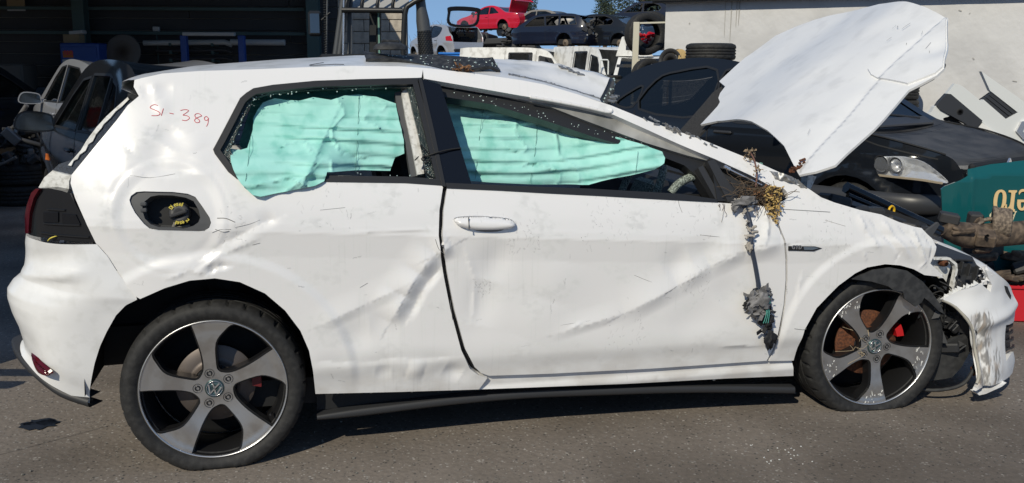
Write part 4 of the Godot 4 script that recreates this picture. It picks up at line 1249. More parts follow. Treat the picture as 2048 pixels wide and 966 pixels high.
func build_roof(car: Node3D) -> void:
	var r := Shape.new()
	r.patch(150, 60, func(s, t): return roof_at(lerpf(-0.235, roof_front(t), s), t))
	var rp := put("roof", r, mats.paint_roof, car)
	var e := Shape.new()
	e.patch(50, 3, func(s, t):
		var p := roof_at(roof_front(s), s)
		return p + [Vector3(0, 0.002, 0), Vector3(0.012, -0.006, 0), Vector3(0.016, -0.05, 0), Vector3(-0.01, -0.1, 0)][int(round(t * 3))])
	put("screen_seal", e, mats.frame_black, rp)
	var b := Shape.new()
	for k in 70:
		var ft := pow(rng.randf(), 1.6) * 0.7 + 0.02
		var p := roof_at(roof_front(ft), ft)
		b.box(p + Vector3(0.016, rr(-0.09, 0.0), 0.0), Vector3(1, 1.4, 1) * rr(0.002, 0.006), Basis.from_euler(Vector3(rr(0, 3), rr(0, 3), rr(0, 3))))
	tag(put("glass_crumbs", b, mats.crumb, rp), "", "", "", "stuff")
	var c := Shape.new()  # paint flaked off along the fold
	for l in [[1.12, 0.045, 1.26, 0.05, 14], [1.26, 0.05, 1.46, 0.03, 14], [1.38, 0.20, 1.45, 0.17, 8], [1.52, 0.07, 1.56, 0.11, 7]]:
		for k in int(l[4]):
			var f: float = float(k) / l[4]
			var p := roof_at(lerpf(l[0], l[2], f) + rr(-0.006, 0.006), lerpf(l[1], l[3], f) + rr(-0.004, 0.004))
			c.box(p, Vector3(rr(0.015, 0.035), 0.005, rr(0.006, 0.02)), Basis(Vector3.BACK, rr(-0.3, 0.1)) * Basis(Vector3.RIGHT, 0.4))
	tag(put("flaked_edge", c, mats.bare_metal, rp), "", "", "", "stuff")
	var hair := Shape.new()
	var hp := []
	for q in [[0.42, 0.06], [0.38, 0.03], [0.37, 0.012], [0.42, 0.012], [0.46, 0.016], [0.49, 0.006]]:
		hp.append(roof_at(q[0], q[1]) + Vector3(0, 0.004, 0.003))
	hair.tube(smooth_line(hp, 6), 0.0012, 5)
	put("loose_thread", hair, mats.black_part, rp)
	# rear edge of the roof
	var s := Shape.new()
	s.patch(30, 3, func(a, t):
		var p := roof_at(-0.235, a)
		return p + [Vector3(0, 0, 0), Vector3(-0.02, -0.006, 0), Vector3(-0.024, -0.03, 0), Vector3(0.02, -0.05, 0)][int(round(t * 3))])
	put("roof_end", s, mats.paint, rp)

func build_bonnet(car: Node3D) -> void:
	var o := Vector3(2.2200, 1.0000, -0.0600)
	var e1 := Vector3(0.8163, 0.5777, 0.0000)
	var e2 := Vector3(-0.0255, 0.0360, -0.9990)
	var n := Vector3(-0.5771, 0.8155, 0.0442)
	var out := P([0.144, 1.053, 0.295, 1.116, 0.327, 1.146, 0.354, 1.209, 0.394, 1.258, 0.453, 1.299, 0.491, 1.434, 0.714, 1.499, 0.916, 1.474, 0.997, 1.39, 1.061, 1.294, 1.107, 1.184, 1.141, 1.053, 1.164, 0.849, 1.142, 0.608, 1.108, 0.433, 1.071, 0.285, 0.914, 0.126, 0.758, -0.016, 0.713, -0.024, 0.598, 0.008, 0.481, -0.031, 0.35, -0.075, 0.229, -0.105, 0.108, -0.135, 0.044, -0.094, 0.001, -0.046, 0.021, 0.001, 0.104, 0.185, 0.16, 0.39, 0.189, 0.568, 0.194, 0.753, 0.18, 0.924])
	var l0 := P([0.019, -0.031, 0.057, -0.01, 0.308, 0.079, 0.615, 0.2, 1.073, 0.287])
	var at := func(a, b):
		var p := Vector2(a, b)
		var sd := 9.0
		for k in l0.size() - 1:
			var q := Geometry2D.get_closest_point_to_segment(p, l0[k], l0[k + 1])
			var d := p.distance_to(q)
			if d < absf(sd):
				sd = d * signf((l0[k + 1] - l0[k]).cross(p - l0[k]))
		var hgt := 0.0
		if sd < 0.0:
			hgt = 0.16 * sd
		else:
			hgt = 0.055 * (1.0 - exp(-sd / 0.25)) - 0.014 * (exp(-sd / 0.03) - exp(-sd / 0.008))
			hgt -= 0.05 * smoothstep(0.6, 1.1, b)
		hgt += 0.008 * noise_b.get_noise_2d(a * 1.5, b * 1.5) + 0.0006 * noise_b.get_noise_2d(a * 6.0, b * 6.0)
		hgt -= 0.012 * exp(-p.distance_squared_to(Vector2(0.86, 0.12)) / 0.004)
		return o + e1 * a + e2 * b + n * hgt
	var s := Shape.new()
	s.panel(out, [], at, 0.014, 0.010)
	var bp := put("bonnet", s, mats.paint_bonnet, car)
	var t := Shape.new()
	t.panel(P([0.628, 0.26, 0.654, 0.309, 0.69, 0.325, 0.764, 0.345, 0.84, 0.327, 0.908, 0.275, 1.035, 0.289, 1.061, 0.281, 0.914, 0.131, 0.76, -0.011, 0.717, -0.015, 0.625, 0.039, 0.619, 0.198]), [], func(a, b): return at.call(a, b) + n * 0.009, 0.012, 0.009)
	put("folded_corner", t, mats.paint_bonnet, bp)
	var sr := Shape.new()
	for k in 14:
		var c := Vector2(rr(0.15, 0.95), rr(0.02, 0.5)) if k < 5 else Vector2(rr(0.8, 1.0), rr(0.05, 0.5))
		if not Geometry2D.is_point_in_polygon(c, grow(out, -0.05)): continue
		sr.panel(ribbon(PackedVector2Array([c, c + Vector2.from_angle(rr(-0.3, 0.9)) * rr(0.008, 0.05)]), rr(0.0005, 0.0014)), [], func(a, b): return at.call(a, b) + n * 0.0115, 0.02, 0.0)
	tag(put("scratch", sr, mats.shadow_plastic, bp), "", "", "", "stuff")
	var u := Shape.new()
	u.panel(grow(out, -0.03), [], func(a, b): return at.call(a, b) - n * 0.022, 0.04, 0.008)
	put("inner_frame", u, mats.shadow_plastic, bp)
	var br := Shape.new()
	br.box(o + e1 * 0.80 + e2 * 0.06 - n * 0.045, Vector3(0.035, 0.05, 0.04), Basis(Vector3.BACK, 0.6), 0.01)
	put("bonnet_rubber", br, mats.black_part, bp)
	var sp := P([0.491, 1.434, 0.453, 1.299, 0.394, 1.258, 0.354, 1.209, 0.327, 1.146, 0.295, 1.116, 0.144, 1.053, 0.075, 1.029, 0.096, 1.263, 0.205, 1.319, 0.325, 1.38, 0.43, 1.44])
	var st := Shape.new()
	st.panel(sp, [], func(a, b): return o + e1 * a + e2 * b - n * 0.03, 0.03, 0.012)
	put("sound_pad_strip", st, mats.felt, bp)
	var rod := Shape.new()
	rod.tube([Vector3(2.40, 0.86, -0.50), o + e1 * 0.50 + e2 * 0.42 - n * 0.03], 0.011, 8)
	put("gas_strut", rod, mats.black_plastic, bp)
	var rz := Shape.new()
	for k in 22:
		var q := o + e1 * rr(-0.01, 0.07) + e2 * rr(-0.01, 0.015) + n * rr(0.0, 0.012)
		rz.box(q, Vector3(rr(0.008, 0.026), 0.004, rr(0.004, 0.012)), Basis.from_euler(Vector3(rr(0, 3), rr(0, 3), rr(0, 3))))
	tag(put("rusty_hinge", rz, mats.rust, bp), "", "", "", "stuff")

func build_front_end(car: Node3D) -> void:
	# bumper, torn off its mounts and pushed outwards
	var out := P([2.875, 0.477, 2.94, 0.504, 3.001, 0.518, 3.058, 0.53, 3.089, 0.51, 3.116, 0.492, 3.121, 0.521, 3.097, 0.554, 3.075, 0.59, 3.116, 0.575, 3.19, 0.544, 3.257, 0.508, 3.306, 0.479, 3.338, 0.436, 3.362, 0.394, 3.424, 0.335, 3.411, 0.303, 3.245, 0.331, 3.244, 0.244, 3.248, 0.176, 3.311, 0.189, 3.35, 0.187, 3.392, 0.129, 3.348, 0.093, 3.211, 0.094, 3.068, 0.095, 3.04, 0.085, 3.06, 0.116, 3.069, 0.16, 3.065, 0.251, 3.036, 0.334, 2.992, 0.393, 2.939, 0.446])
	var at := func(u, v): return Vector3(u, v, front_skin(u, v))
	var b := Shape.new()
	b.panel(out, [], at, 0.0095, 0.02)
	var bp := put("front_bumper", b, mats.paint_scraped, car)
	var gr := Shape.new()
	gr.panel(P([3.411, 0.303, 3.245, 0.331, 3.244, 0.244, 3.248, 0.176, 3.311, 0.189, 3.455, 0.178, 3.435, 0.279]), [], func(u, v): return Vector3(u, v, front_skin(u, v) - 0.03), 0.012, 0.01)
	for k in 4:
		gr.panel(P([[3.243, 0.32, 3.434, 0.282, 3.439, 0.273, 3.245, 0.311], [3.245, 0.291, 3.449, 0.249, 3.454, 0.239, 3.246, 0.282], [3.246, 0.26, 3.457, 0.215, 3.458, 0.205, 3.245, 0.252], [3.247, 0.228, 3.455, 0.181, 3.436, 0.179, 3.246, 0.22]][k]), [], func(u, v): return Vector3(u, v, front_skin(u, v) - 0.004), 0.012, 0.01)
	put("lower_grille", gr, mats.black_plastic, bp)
	var sl := Shape.new()
	sl.panel(P([3.217, 0.505, 3.25, 0.495, 3.292, 0.448, 3.28, 0.436, 3.238, 0.473]), [], func(u, v): return Vector3(u, v, front_skin(u, v) + 0.003), 0.01, 0.004)
	put("washer_opening", sl, mats.black_part, bp)
	var lip := Shape.new()
	var lp := [3.074, 0.062, 3.108, 0.069, 3.203, 0.09, 3.219, 0.096, 3.196, 0.08, 3.12, 0.054, 3.088, 0.05]
	lip.prism(P(lp), 0.03, 0.07)
	put("bumper_lip", lip, mats.paint, bp)
	var edge := Shape.new()
	var el := [2.884, 0.472, 2.94, 0.442, 2.993, 0.387, 3.033, 0.331, 3.06, 0.25, 3.063, 0.16, 3.052, 0.115]
	var els := []
	for k in range(0, el.size(), 2): els.append(at.call(el[k], el[k + 1]) + Vector3(-0.004, 0, -0.006))
	edge.tube(smooth_line(els, 5), 0.006, 8)
	put("torn_edge", edge, mats.grime_light, bp)
	# the front face of the bumper, running across to the far side
	var fa := Shape.new()
	fa.patch(30, 14, func(s, t):
		var v := lerpf(0.10, 0.52, t)
		var w := lerpf(-0.085, -1.45, s)
		return Vector3(3.285 + 0.10 * sin(s * PI) + 0.02 * sin(t * 5.0), v + 0.02 * s, w))
	put("bumper_face", fa, mats.paint, bp)
	var tp := Shape.new()
	var tl := smooth_line([Vector3(3.26, 0.51, -0.06), Vector3(3.30, 0.545, -0.25), Vector3(3.34, 0.57, -0.55), Vector3(3.34, 0.575, -0.9), Vector3(3.30, 0.57, -1.25)], 6)
	tp.patch(tl.size() - 1, 4, func(s, t):
		var p: Vector3 = tl[int(round(s * (tl.size() - 1)))]
		var j := 0.006 * noise_a.get_noise_1d(s * 300.0)
		return p + [Vector3(-0.05, 0.012 + j, 0), Vector3(-0.02, 0.018 + j, 0), Vector3(0.0, 0.012, 0), Vector3(0.01, -0.01, 0), Vector3(0.01, -0.06, 0)][int(round(t * 4))])
	put("bumper_top_edge", tp, mats.paint, bp)
	var tabs := Shape.new()
	for k in 12:
		var p: Vector3 = tl[clampi(k * 2, 0, tl.size() - 1)]
		tabs.box(p + Vector3(-0.06, rr(0.0, 0.015), 0), Vector3(rr(0.03, 0.05), 0.005, rr(0.02, 0.04)), Basis.from_euler(Vector3(rr(-0.4, 0.4), rr(-0.4, 0.4), rr(-0.3, 0.3))))
	for k in 8:
		var c: Array = [3.083, 0.589, 3.097, 0.554, 3.085, 0.519, 3.112, 0.494]
		var f := k / 7.0 * 2.99
		var i := int(f) * 2
		tabs.box(at.call(c[i], c[i + 1]) + Vector3(rr(-0.02, 0.01), rr(-0.01, 0.02), -0.01), Vector3(0.02, 0.02, 0.006), Basis.from_euler(Vector3(rr(-0.6, 0.6), rr(-0.6, 0.6), rr(-0.6, 0.6))))
	tag(put("broken_tabs", tabs, mats.paint, bp), "", "", "", "stuff")
	# wheel arch liner, torn and hanging over the wheel
	var li := Shape.new()
	var liner := P([2.461, 0.576, 2.549, 0.612, 2.622, 0.62, 2.697, 0.605, 2.77, 0.558, 2.82, 0.509, 2.865, 0.455, 2.889, 0.413, 2.858, 0.43, 2.811, 0.471, 2.785, 0.489, 2.776, 0.469, 2.749, 0.453, 2.698, 0.487, 2.687, 0.518, 2.647, 0.524, 2.622, 0.542, 2.547, 0.564])
	li.panel(liner, [], func(u, v): return Vector3(u, v, 0.028 + 0.03 * sin((u - 2.45) * 4.0) - 0.25 * maxf(0.0, v - 0.60)), 0.012, 0.012)
	li.patch(28, 4, func(s, t):  # the part still in the arch
		var a := lerpf(2.9, 0.25, s)
		var r := 0.385 - 0.006 * sin(s * 40.0)
		return Vector3(2.626 + cos(a) * r, 0.27 + sin(a) * r, lerpf(0.0, -0.30, t)))
	put("wheel_arch_liner", li, mats.liner, car)
	var l2 := Shape.new()
	l2.panel(P([2.961, 0.238, 3.003, 0.281, 3.098, 0.304, 3.11, 0.243, 3.068, 0.145, 3.031, 0.098, 2.934, 0.077, 2.951, 0.154]), [], func(u, v): return Vector3(u, v, -0.06 + 0.05 * sin((u - 2.9) * 9.0) + 0.1 * (v - 0.3)), 0.014, 0.01)
	put("liner_piece", l2, mats.liner, car)
	var l3 := Shape.new()
	l3.panel(P([2.897, 0.448, 2.945, 0.406, 3.01, 0.376, 3.063, 0.338, 3.096, 0.292, 3.081, 0.288, 3.009, 0.315, 2.954, 0.322, 2.915, 0.369]), [], func(u, v): return Vector3(u, v, 0.0 + 0.05 * sin((u - 2.8) * 13.0 + v * 9.0)), 0.012, 0.02)
	for k in 18:
		l3.box(Vector3(rr(2.93, 3.1), rr(0.16, 0.42), rr(-0.12, -0.02)), Vector3(rr(0.03, 0.09), rr(0.015, 0.05), rr(0.02, 0.06)), Basis.from_euler(Vector3(rr(-0.7, 0.7), rr(-0.7, 0.7), rr(-0.7, 0.7))), 0.006)
	tag(put("broken_plastic", l3, mats.black_plastic, car), "", "", "", "stuff")
	var l4 := Shape.new()
	l4.tube(smooth_line([Vector3(2.86, 0.055, -0.05), Vector3(2.95, 0.06, 0.0), Vector3(3.05, 0.09, 0.02), Vector3(3.12, 0.17, 0.0)], 5), 0.008, 6)
	put("undertray_edge", l4, mats.liner, car)
	# headlamp hole: white bracket, black duct, crash bar
	var br := Shape.new()
	br.panel(P([2.892, 0.613, 2.925, 0.618, 2.977, 0.614, 3.011, 0.595, 3.02, 0.577, 3.008, 0.534, 2.999, 0.478, 2.981, 0.483, 2.98, 0.514, 2.947, 0.528, 2.924, 0.562]), [], func(u, v): return Vector3(u, v, -0.06 - 0.15 * (u - 2.8)), 0.012, 0.012)
	br.panel(ribbon(P([2.89, 0.626, 2.973, 0.622, 3.007, 0.597, 3.013, 0.571, 3.001, 0.478]), 0.005), [], func(u, v): return Vector3(u, v, -0.045), 0.012, 0.02)
	br.box(Vector3(2.93, 0.55, -0.05), Vector3(0.02, 0.02, 0.03), Basis(), 0.004)
	var brp := put("headlamp_bracket", br, mats.paint_dirty, car)
	var ru := Shape.new()
	ru.lathe([Vector2(0.0, 0.02), Vector2(0.012, 0.018), Vector2(0.016, 0.006), Vector2(0.018, -0.01)], 14)
	put("bracket_bolt", ru, mats.rust, brp, Transform3D(Basis(), Vector3(2.955, 0.603, -0.06)))
	var du := Shape.new()
	du.box(Vector3(3.10, 0.51, -0.30), Vector3(0.24, 0.20, 0.3), Basis.from_euler(Vector3(0.1, 0.1, -0.06)), 0.035)
	du.box(Vector3(3.14, 0.44, -0.22), Vector3(0.16, 0.16, 0.2), Basis.from_euler(Vector3(-0.3, 0.3, 0.3)), 0.03)
	for k in 5: du.box(Vector3(3.03 + 0.04 * k, 0.545 - 0.012 * k, -0.145), Vector3(0.008, 0.13, 0.02), Basis.from_euler(Vector3(0.1, 0.1, -0.06)), 0.002)
	du.box(Vector3(3.08, 0.60, -0.16), Vector3(0.2, 0.012, 0.05), Basis.from_euler(Vector3(0.3, 0.1, -0.1)), 0.003)
	put("intake_duct", du, mats.black_plastic, car)
	var cl := Shape.new()
	for k in 34:
		cl.box(Vector3(rr(2.84, 3.0), rr(0.38, 0.52), rr(-0.3, -0.08)), Vector3(rr(0.02, 0.1), rr(0.015, 0.05), rr(0.02, 0.08)), Basis.from_euler(Vector3(rr(-0.8, 0.8), rr(-0.8, 0.8), rr(-0.8, 0.8))), 0.006)
	tag(put("broken_brackets", cl, mats.black_part, car), "", "", "", "stuff")
	var sh := Shape.new()  # snapped plastic and torn edges between wing and bumper
	var sh2 := Shape.new()
	for k in 74:
		var c := Vector3(rr(2.83, 3.12), rr(0.20, 0.56), rr(-0.16, 0.03))
		if c.x < 2.9 and c.y < 0.4: continue
		var tb := Basis.from_euler(Vector3(rr(-0.9, 0.9), rr(-0.9, 0.9), rr(0, 6)))
		var l := rr(0.02, 0.075)
		plate(sh if k % 4 else sh2, [c, c + tb * Vector3(l, l * rr(-0.1, 0.3), 0), c + tb * Vector3(l * rr(0.5, 1.1), l * rr(0.4, 0.8), 0), c + tb * Vector3(l * 0.1, l * rr(0.3, 0.6), 0)], 0.004)
	tag(put("snapped_plastic", sh, mats.black_plastic, car), "", "", "", "stuff")
	tag(put("snapped_liner", sh2, mats.grey_plastic, car), "", "", "", "stuff")
	var wr := Shape.new()
	for k in 9:
		var a := Vector3(rr(2.84, 2.92), rr(0.40, 0.56), rr(-0.10, -0.02))
		wr.tube(smooth_line([a, a + Vector3(rr(0.02, 0.08), rr(-0.06, 0.04), rr(0, 0.05)), a + Vector3(rr(0.06, 0.14), rr(-0.14, 0.0), rr(-0.02, 0.04)), a + Vector3(rr(0.08, 0.2), rr(-0.2, -0.05), rr(-0.05, 0.02))], 5), rr(0.0025, 0.006), 6)
	tag(put("loose_wires", wr, mats.black_part, car), "", "", "", "stuff")
	var ej := Shape.new()
	var ec: Array = [2.877, 0.474, 2.908, 0.489, 2.94, 0.504, 2.978, 0.513, 3.015, 0.524]
	for k in 14:
		var f := k / 13.0 * 3.99
		var i := int(f) * 2
		var p: Vector3 = at.call(lerpf(ec[i], ec[i + 2], f - int(f)), lerpf(ec[i + 1], ec[i + 3], f - int(f)))
		plate(ej, [p, p + Vector3(rr(0.012, 0.03), rr(0.006, 0.016), -0.004), p + Vector3(rr(0.0, 0.012), rr(0.012, 0.028), -0.01)], 0.003)
	tag(put("jagged_edge", ej, mats.paint_dirty, bp), "", "", "", "stuff")
	var og := Shape.new()
	var oc := [3.121, 0.141]
	crumple(og, Vector3(oc[0], oc[1], -0.01), Vector3(0.016, 0.03, 0.012), 44.0)
	put("orange_stub", og, mats.rust, car)
	var cr := Shape.new()
	cr.box(Vector3(3.05, 0.42, -0.9), Vector3(0.08, 0.12, 1.2), Basis(), 0.01)
	cr.box(Vector3(3.0, 0.35, -0.9), Vector3(0.06, 0.45, 1.1), Basis(), 0.01)
	put("radiator_support", cr, mats.black_part, car)
	# engine bay
	var en := Shape.new()
	en.box(Vector3(2.62, 0.62, -0.95), Vector3(0.65, 0.3, 0.7), Basis(Vector3.BACK, -0.12), 0.05)
	en.box(Vector3(2.50, 0.60, -0.40), Vector3(0.5, 0.36, 0.3), Basis(Vector3.BACK, -0.12), 0.03)
	en.box(Vector3(2.30, 0.74, -0.85), Vector3(0.16, 0.2, 1.3), Basis(Vector3.BACK, -0.3), 0.03)
	tag(put("engine_block", en, mats.black_part, car), "", "", "", "stuff")
	var bay := Shape.new()
	var p0 := [2.58, 0.852, 2.649, 0.836, 2.751, 0.798, 2.881, 0.75, 2.985, 0.719]
	for k in range(0, p0.size(), 2):
		bay.box(Vector3(p0[k], p0[k + 1] - 0.03, -0.32), Vector3(rr(0.08, 0.14), rr(0.06, 0.09), rr(0.1, 0.18)), Basis.from_euler(Vector3(rr(-0.2, 0.2), rr(-0.3, 0.3), rr(-0.4, 0.1))), 0.012)
	for k in 26:
		var f := rng.randf()
		bay.box(Vector3(lerpf(2.35, 2.95, f), lerpf(0.87, 0.72, f) + rr(-0.06, 0.0), rr(-0.55, -0.12)), Vector3(rr(0.02, 0.08), rr(0.02, 0.05), rr(0.02, 0.1)), Basis.from_euler(Vector3(rr(-0.5, 0.5), rr(-0.8, 0.8), rr(-0.6, 0.4))), 0.006)
	tag(put("engine_bay_fittings", bay, mats.black_plastic, car), "", "", "", "stuff")
	var gm := Shape.new()
	for k in 9:
		var f := k / 8.0
		gm.box(Vector3(lerpf(2.36, 2.9, f), lerpf(0.875, 0.735, f) + rr(-0.03, 0.0), rr(-0.3, -0.14)), Vector3(rr(0.03, 0.07), rr(0.008, 0.02), rr(0.03, 0.06)), Basis.from_euler(Vector3(rr(-0.3, 0.3), rr(-0.8, 0.8), -0.25 + rr(-0.3, 0.3))), 0.004)
	tag(put("bay_metal_bits", gm, mats.bare_metal, car), "", "", "", "stuff")
	var be := Shape.new()
	var sb := [2.923, 0.837, 3.478, 0.601]
	be.tube([Vector3(sb[0], sb[1], -0.75), Vector3(sb[2], sb[3], -0.75)], 0.03, 6)
	var sc := [2.848, 0.817, 3.337, 0.617]
	be.tube([Vector3(sc[0], sc[1], -0.62), Vector3(sc[2], sc[3], -0.58)], 0.016, 6)
	put("slam_panel", be, mats.black_gloss, car)
	var fl := Shape.new()
	fl.panel(P([2.923, 0.697, 3.037, 0.748, 3.048, 0.737, 3.012, 0.699, 2.997, 0.655, 2.974, 0.64]), [], func(u, v): return Vector3(u, v, -0.16 - 0.3 * (u - 2.85)), 0.012, 0.012)
	put("lamp_mount_flap", fl, mats.grey_plastic, car)
	for k in 2:
		var dk := Shape.new()
		dk.box(Vector3(2.95 + 0.04 * k, 0.70 - 0.13 * k, -0.35), Vector3(0.13, 0.12, 0.2), Basis.from_euler(Vector3(0.2, 0.4, -0.3)), 0.02)
		put("engine_mount", dk, mats.black_part, car)
	var ds := Shape.new()
	var dc := [2.932, 0.775]
	ds.lathe([Vector2(0.0165, -0.004), Vector2(0.0215, -0.006), Vector2(0.026, 0.0), Vector2(0.0215, 0.006), Vector2(0.0165, 0.004), Vector2(0.014, 0.0), Vector2(0.0165, -0.004)], 30)
	ds.tube([Vector3(0, -0.02, 0), Vector3(0.004, -0.06, 0.0)], 0.006, 8)
	put("dipstick_ring", ds, mats.yellow_plastic, car, Transform3D(Basis(Vector3.UP, 0.35) * Basis(Vector3.BACK, -0.2), Vector3(dc[0], dc[1], -0.4)))
	var wh := Shape.new()
	var wc := [2.32, 0.927, 2.321, 0.978, 2.341, 0.981, 2.36, 0.975, 2.348, 0.948, 2.336, 0.924]
	wh.prism(P(wc), -0.16, -0.11)
	put("wing_stay", wh, mats.paint_dirty, car)
	var gg := Shape.new()
	for k in 260:
		var f := rng.randf()
		gg.box(Vector3(lerpf(2.06, 2.19, f) + rr(-0.01, 0.01), 0.965 + rr(0.0, 0.05) * sin(f * PI) + 0.01, rr(-0.26, -0.12)), Vector3.ONE * rr(0.004, 0.013), Basis.from_euler(Vector3(rr(0, 3), rr(0, 3), rr(0, 3))))
	tag(put("shattered_screen", gg, mats.glass_green, car), "", "", "", "stuff")
	var fo := Shape.new()
	fo.panel(P([2.117, 1.01, 2.16, 1.003, 2.201, 0.989, 2.242, 0.969, 2.263, 0.944, 2.237, 0.949, 2.207, 0.963, 2.175, 0.971, 2.15, 0.975, 2.131, 0.991]), [], func(u, v): return Vector3(u, v, side_w(u, v) + 0.006 + 0.022 * noise_b.get_noise_2d(u * 16.0, v * 16.0)), 0.006, 0.01)
	put("crumpled_metal", fo, mats.bare_metal, car)

func front_skin(u: float, v: float) -> float:
	var w := 0.075 - 1.3 * pow(maxf(0.0, u - 3.01), 2.0)
	w += 0.03 * smoothstep(0.3, 0.12, v)
	w += 0.020 * exp(-pow((v - 0.36 - 0.1 * (u - 3.0)) / 0.03, 2.0)) * smoothstep(3.02, 3.1, u)
	w -= 0.02 * smoothstep(0.40, 0.50, v)
	w += 0.005 * noise_b.get_noise_2d(u * 5.0, v * 4.0)
	w -= 0.018 * smoothstep(0.03, 0.0, absf(u - 3.06 + 0.2 * (v - 0.3))) * smoothstep(0.42, 0.32, v)
	return w

func build_cabin(car: Node3D) -> void:
	var fl := Shape.new()
	fl.box(Vector3(1.2, 0.22, -0.875), Vector3(2.2, 0.1, 1.5))
	fl.box(Vector3(-0.1, 0.40, -0.875), Vector3(0.6, 0.1, 1.1))
	fl.box(Vector3(1.2, 0.19, -0.30), Vector3(1.7, 0.08, 0.4))
	fl.box(Vector3(2.95, 0.26, -0.87), Vector3(0.5, 0.08, 1.1))
	put("floor_pan", fl, mats.black_part, car)
	var far := Shape.new()
	far.panel(P([-0.62, 0.25, -0.45, 0.25, -0.4, 0.5, -0.2, 0.68, 0.1, 0.7, 0.35, 0.6, 0.42, 0.25, 2.2, 0.2, 2.25, 0.5, 2.45, 0.66, 2.7, 0.66, 2.95, 0.5, 3.02, 0.3, 3.2, 0.3, 3.1, 0.62, 2.8, 0.78, 2.3, 0.92, 1.62, 1.30, 1.0, 1.36, -0.1, 1.34, -0.3, 1.28, -0.52, 0.98, -0.62, 0.7]), [P([-0.05, 1.0, 0.8, 1.0, 0.8, 1.28, 0.15, 1.26]), P([0.88, 1.0, 1.95, 0.98, 1.4, 1.24, 0.88, 1.29])], func(u, v): return Vector3(u, v, -1.76 + 0.22 * smoothstep(0.95, 1.4, v)), 0.04, -0.03, null, -1.0)
	put("far_side", far, mats.paint, car)
	var tail := Shape.new()
	tail.panel(P([-1.62, 0.55, -0.2, 0.55, -0.2, 1.02, -1.62, 1.02]), [], func(a, b): return Vector3(-0.56 + 0.16 * maxf(0.0, b - 0.85), b, a), 0.06, 0.03)
	put("tailgate", tail, mats.paint, car)
	for c in [Vector2(0.0, 0.30), Vector2(2.62, 0.275)]:
		for far_side in [0, 1]:
			var well := Shape.new()
			var z := -0.02 if far_side == 0 else -1.74
			var dz := -0.34 if far_side == 0 else 0.34
			if c.x > 1.0 and far_side == 0: z = -0.035
			for full in [0, 1]:
				well.patch(24, 3, func(s, t):
					var a := lerpf(0.0, PI + 0.02, s)
					var k: float = 1.0 if full == 0 else t
					return Vector3(c.x + cos(a) * 0.423 * k, c.y + sin(a) * 0.416 * k, z + dz * (t if full == 0 else 1.0)))
			well.box(Vector3(c.x, 0.26, z + dz), Vector3(0.7, 0.2, 0.02))
			put("wheel_well", well, mats.black_part, car)
	var din := Shape.new()
	din.panel(P([0.4, 0.25, 2.2, 0.25, 2.25, 0.9, 0.75, 0.96, 0.42, 0.9]), [], func(u, v): return Vector3(u, v, -0.12), 0.1, 0.0)
	din.panel(P([-0.4, 0.7, 0.42, 0.7, 0.75, 0.96, 0.2, 0.99, -0.3, 1.0]), [], func(u, v): return Vector3(u, v, -0.14), 0.1, 0.0)
	din.box(Vector3(2.16, 0.55, -0.875), Vector3(0.1, 0.72, 1.5))
	din.box(Vector3(2.0, 0.80, -0.875), Vector3(0.36, 0.22, 1.45), Basis(Vector3.BACK, -0.1), 0.05)
	din.box(Vector3(-0.15, 0.80, -0.875), Vector3(0.5, 0.06, 1.3))
	tag(put("cabin_lining", din, mats.black_part, car), "", "", "", "stuff")
	var head := Shape.new()
	head.patch(20, 12, func(s, t): return roof_at(lerpf(-0.2, 1.43, s), lerpf(0.04, 0.97, t)) - Vector3(0, 0.035, 0))
	put("headlining", head, mats.black_part, car)
	for k in 2:
		var z := -0.48 - 0.72 * k
		var s := Shape.new()
		s.box(Vector3(1.05, 0.50, z), Vector3(0.52, 0.14, 0.48), Basis(Vector3.BACK, 0.12), 0.05)
		s.box(Vector3(0.76, 0.82, z), Vector3(0.14, 0.62, 0.46), Basis(Vector3.BACK, 0.22), 0.05)
		s.box(Vector3(0.66, 1.18, z), Vector3(0.1, 0.15, 0.25), Basis(Vector3.BACK, 0.2), 0.04)
		put("seat", s, mats.seat_cloth, car)
	var sr := Shape.new()
	sr.box(Vector3(-0.02, 0.78, -0.87), Vector3(0.14, 0.55, 1.2), Basis(Vector3.BACK, 0.3), 0.05)
	put("rear_bench", sr, mats.seat_cloth, car)
	var st := Shape.new()
	var ring := []
	for k in 25:
		var a := TAU * k / 24.0
		ring.append(Vector3(0, 0, -0.42) + Vector3(1.72, 0.90, 0) + Basis(Vector3.BACK, -0.42) * Vector3(0.0, cos(a) * 0.18, sin(a) * 0.18))
	st.tube(ring, 0.017, 10, false)
	st.box(Vector3(1.73, 0.895, -0.42), Vector3(0.05, 0.11, 0.16), Basis(Vector3.BACK, -0.42), 0.02)
	put("steering_wheel", st, mats.mould, car)
	var mo := Shape.new()
	var ml := [1.73, 0.925, 1.754, 0.954, 1.783, 0.973, 1.816, 0.986, 1.835, 0.988]
	var mls := []
	for k in range(0, ml.size(), 2): mls.append(Vector3(ml[k], ml[k + 1], -0.11))
	mo.tube(smooth_line(mls, 4), 0.017, 10)
	put("mouldy_grip", mo, mats.mould, car)

func crumple(s: Shape, c: Vector3, size: Vector3, seed_at: float, m := 10) -> void:  # a rag or torn lump
	s.patch(m * 2, m, func(a, b):
		var th: float = a * TAU
		var ph: float = (b - 0.5) * PI
		var d := Vector3(cos(th) * cos(ph), sin(ph), sin(th) * cos(ph))
		var k := 1.0 + 0.9 * noise_a.get_noise_3d(d.x * 1.3 + seed_at, d.y * 1.3, d.z * 1.3) - 0.5 * absf(noise_a.get_noise_3d(d.x * 3.5, d.y * 3.5 + seed_at, d.z * 3.5)) + 0.12 * noise_a.get_noise_3d(d.x * 12.0, d.y * 12.0 + seed_at, d.z * 12.0)
		return c + d * k * size)

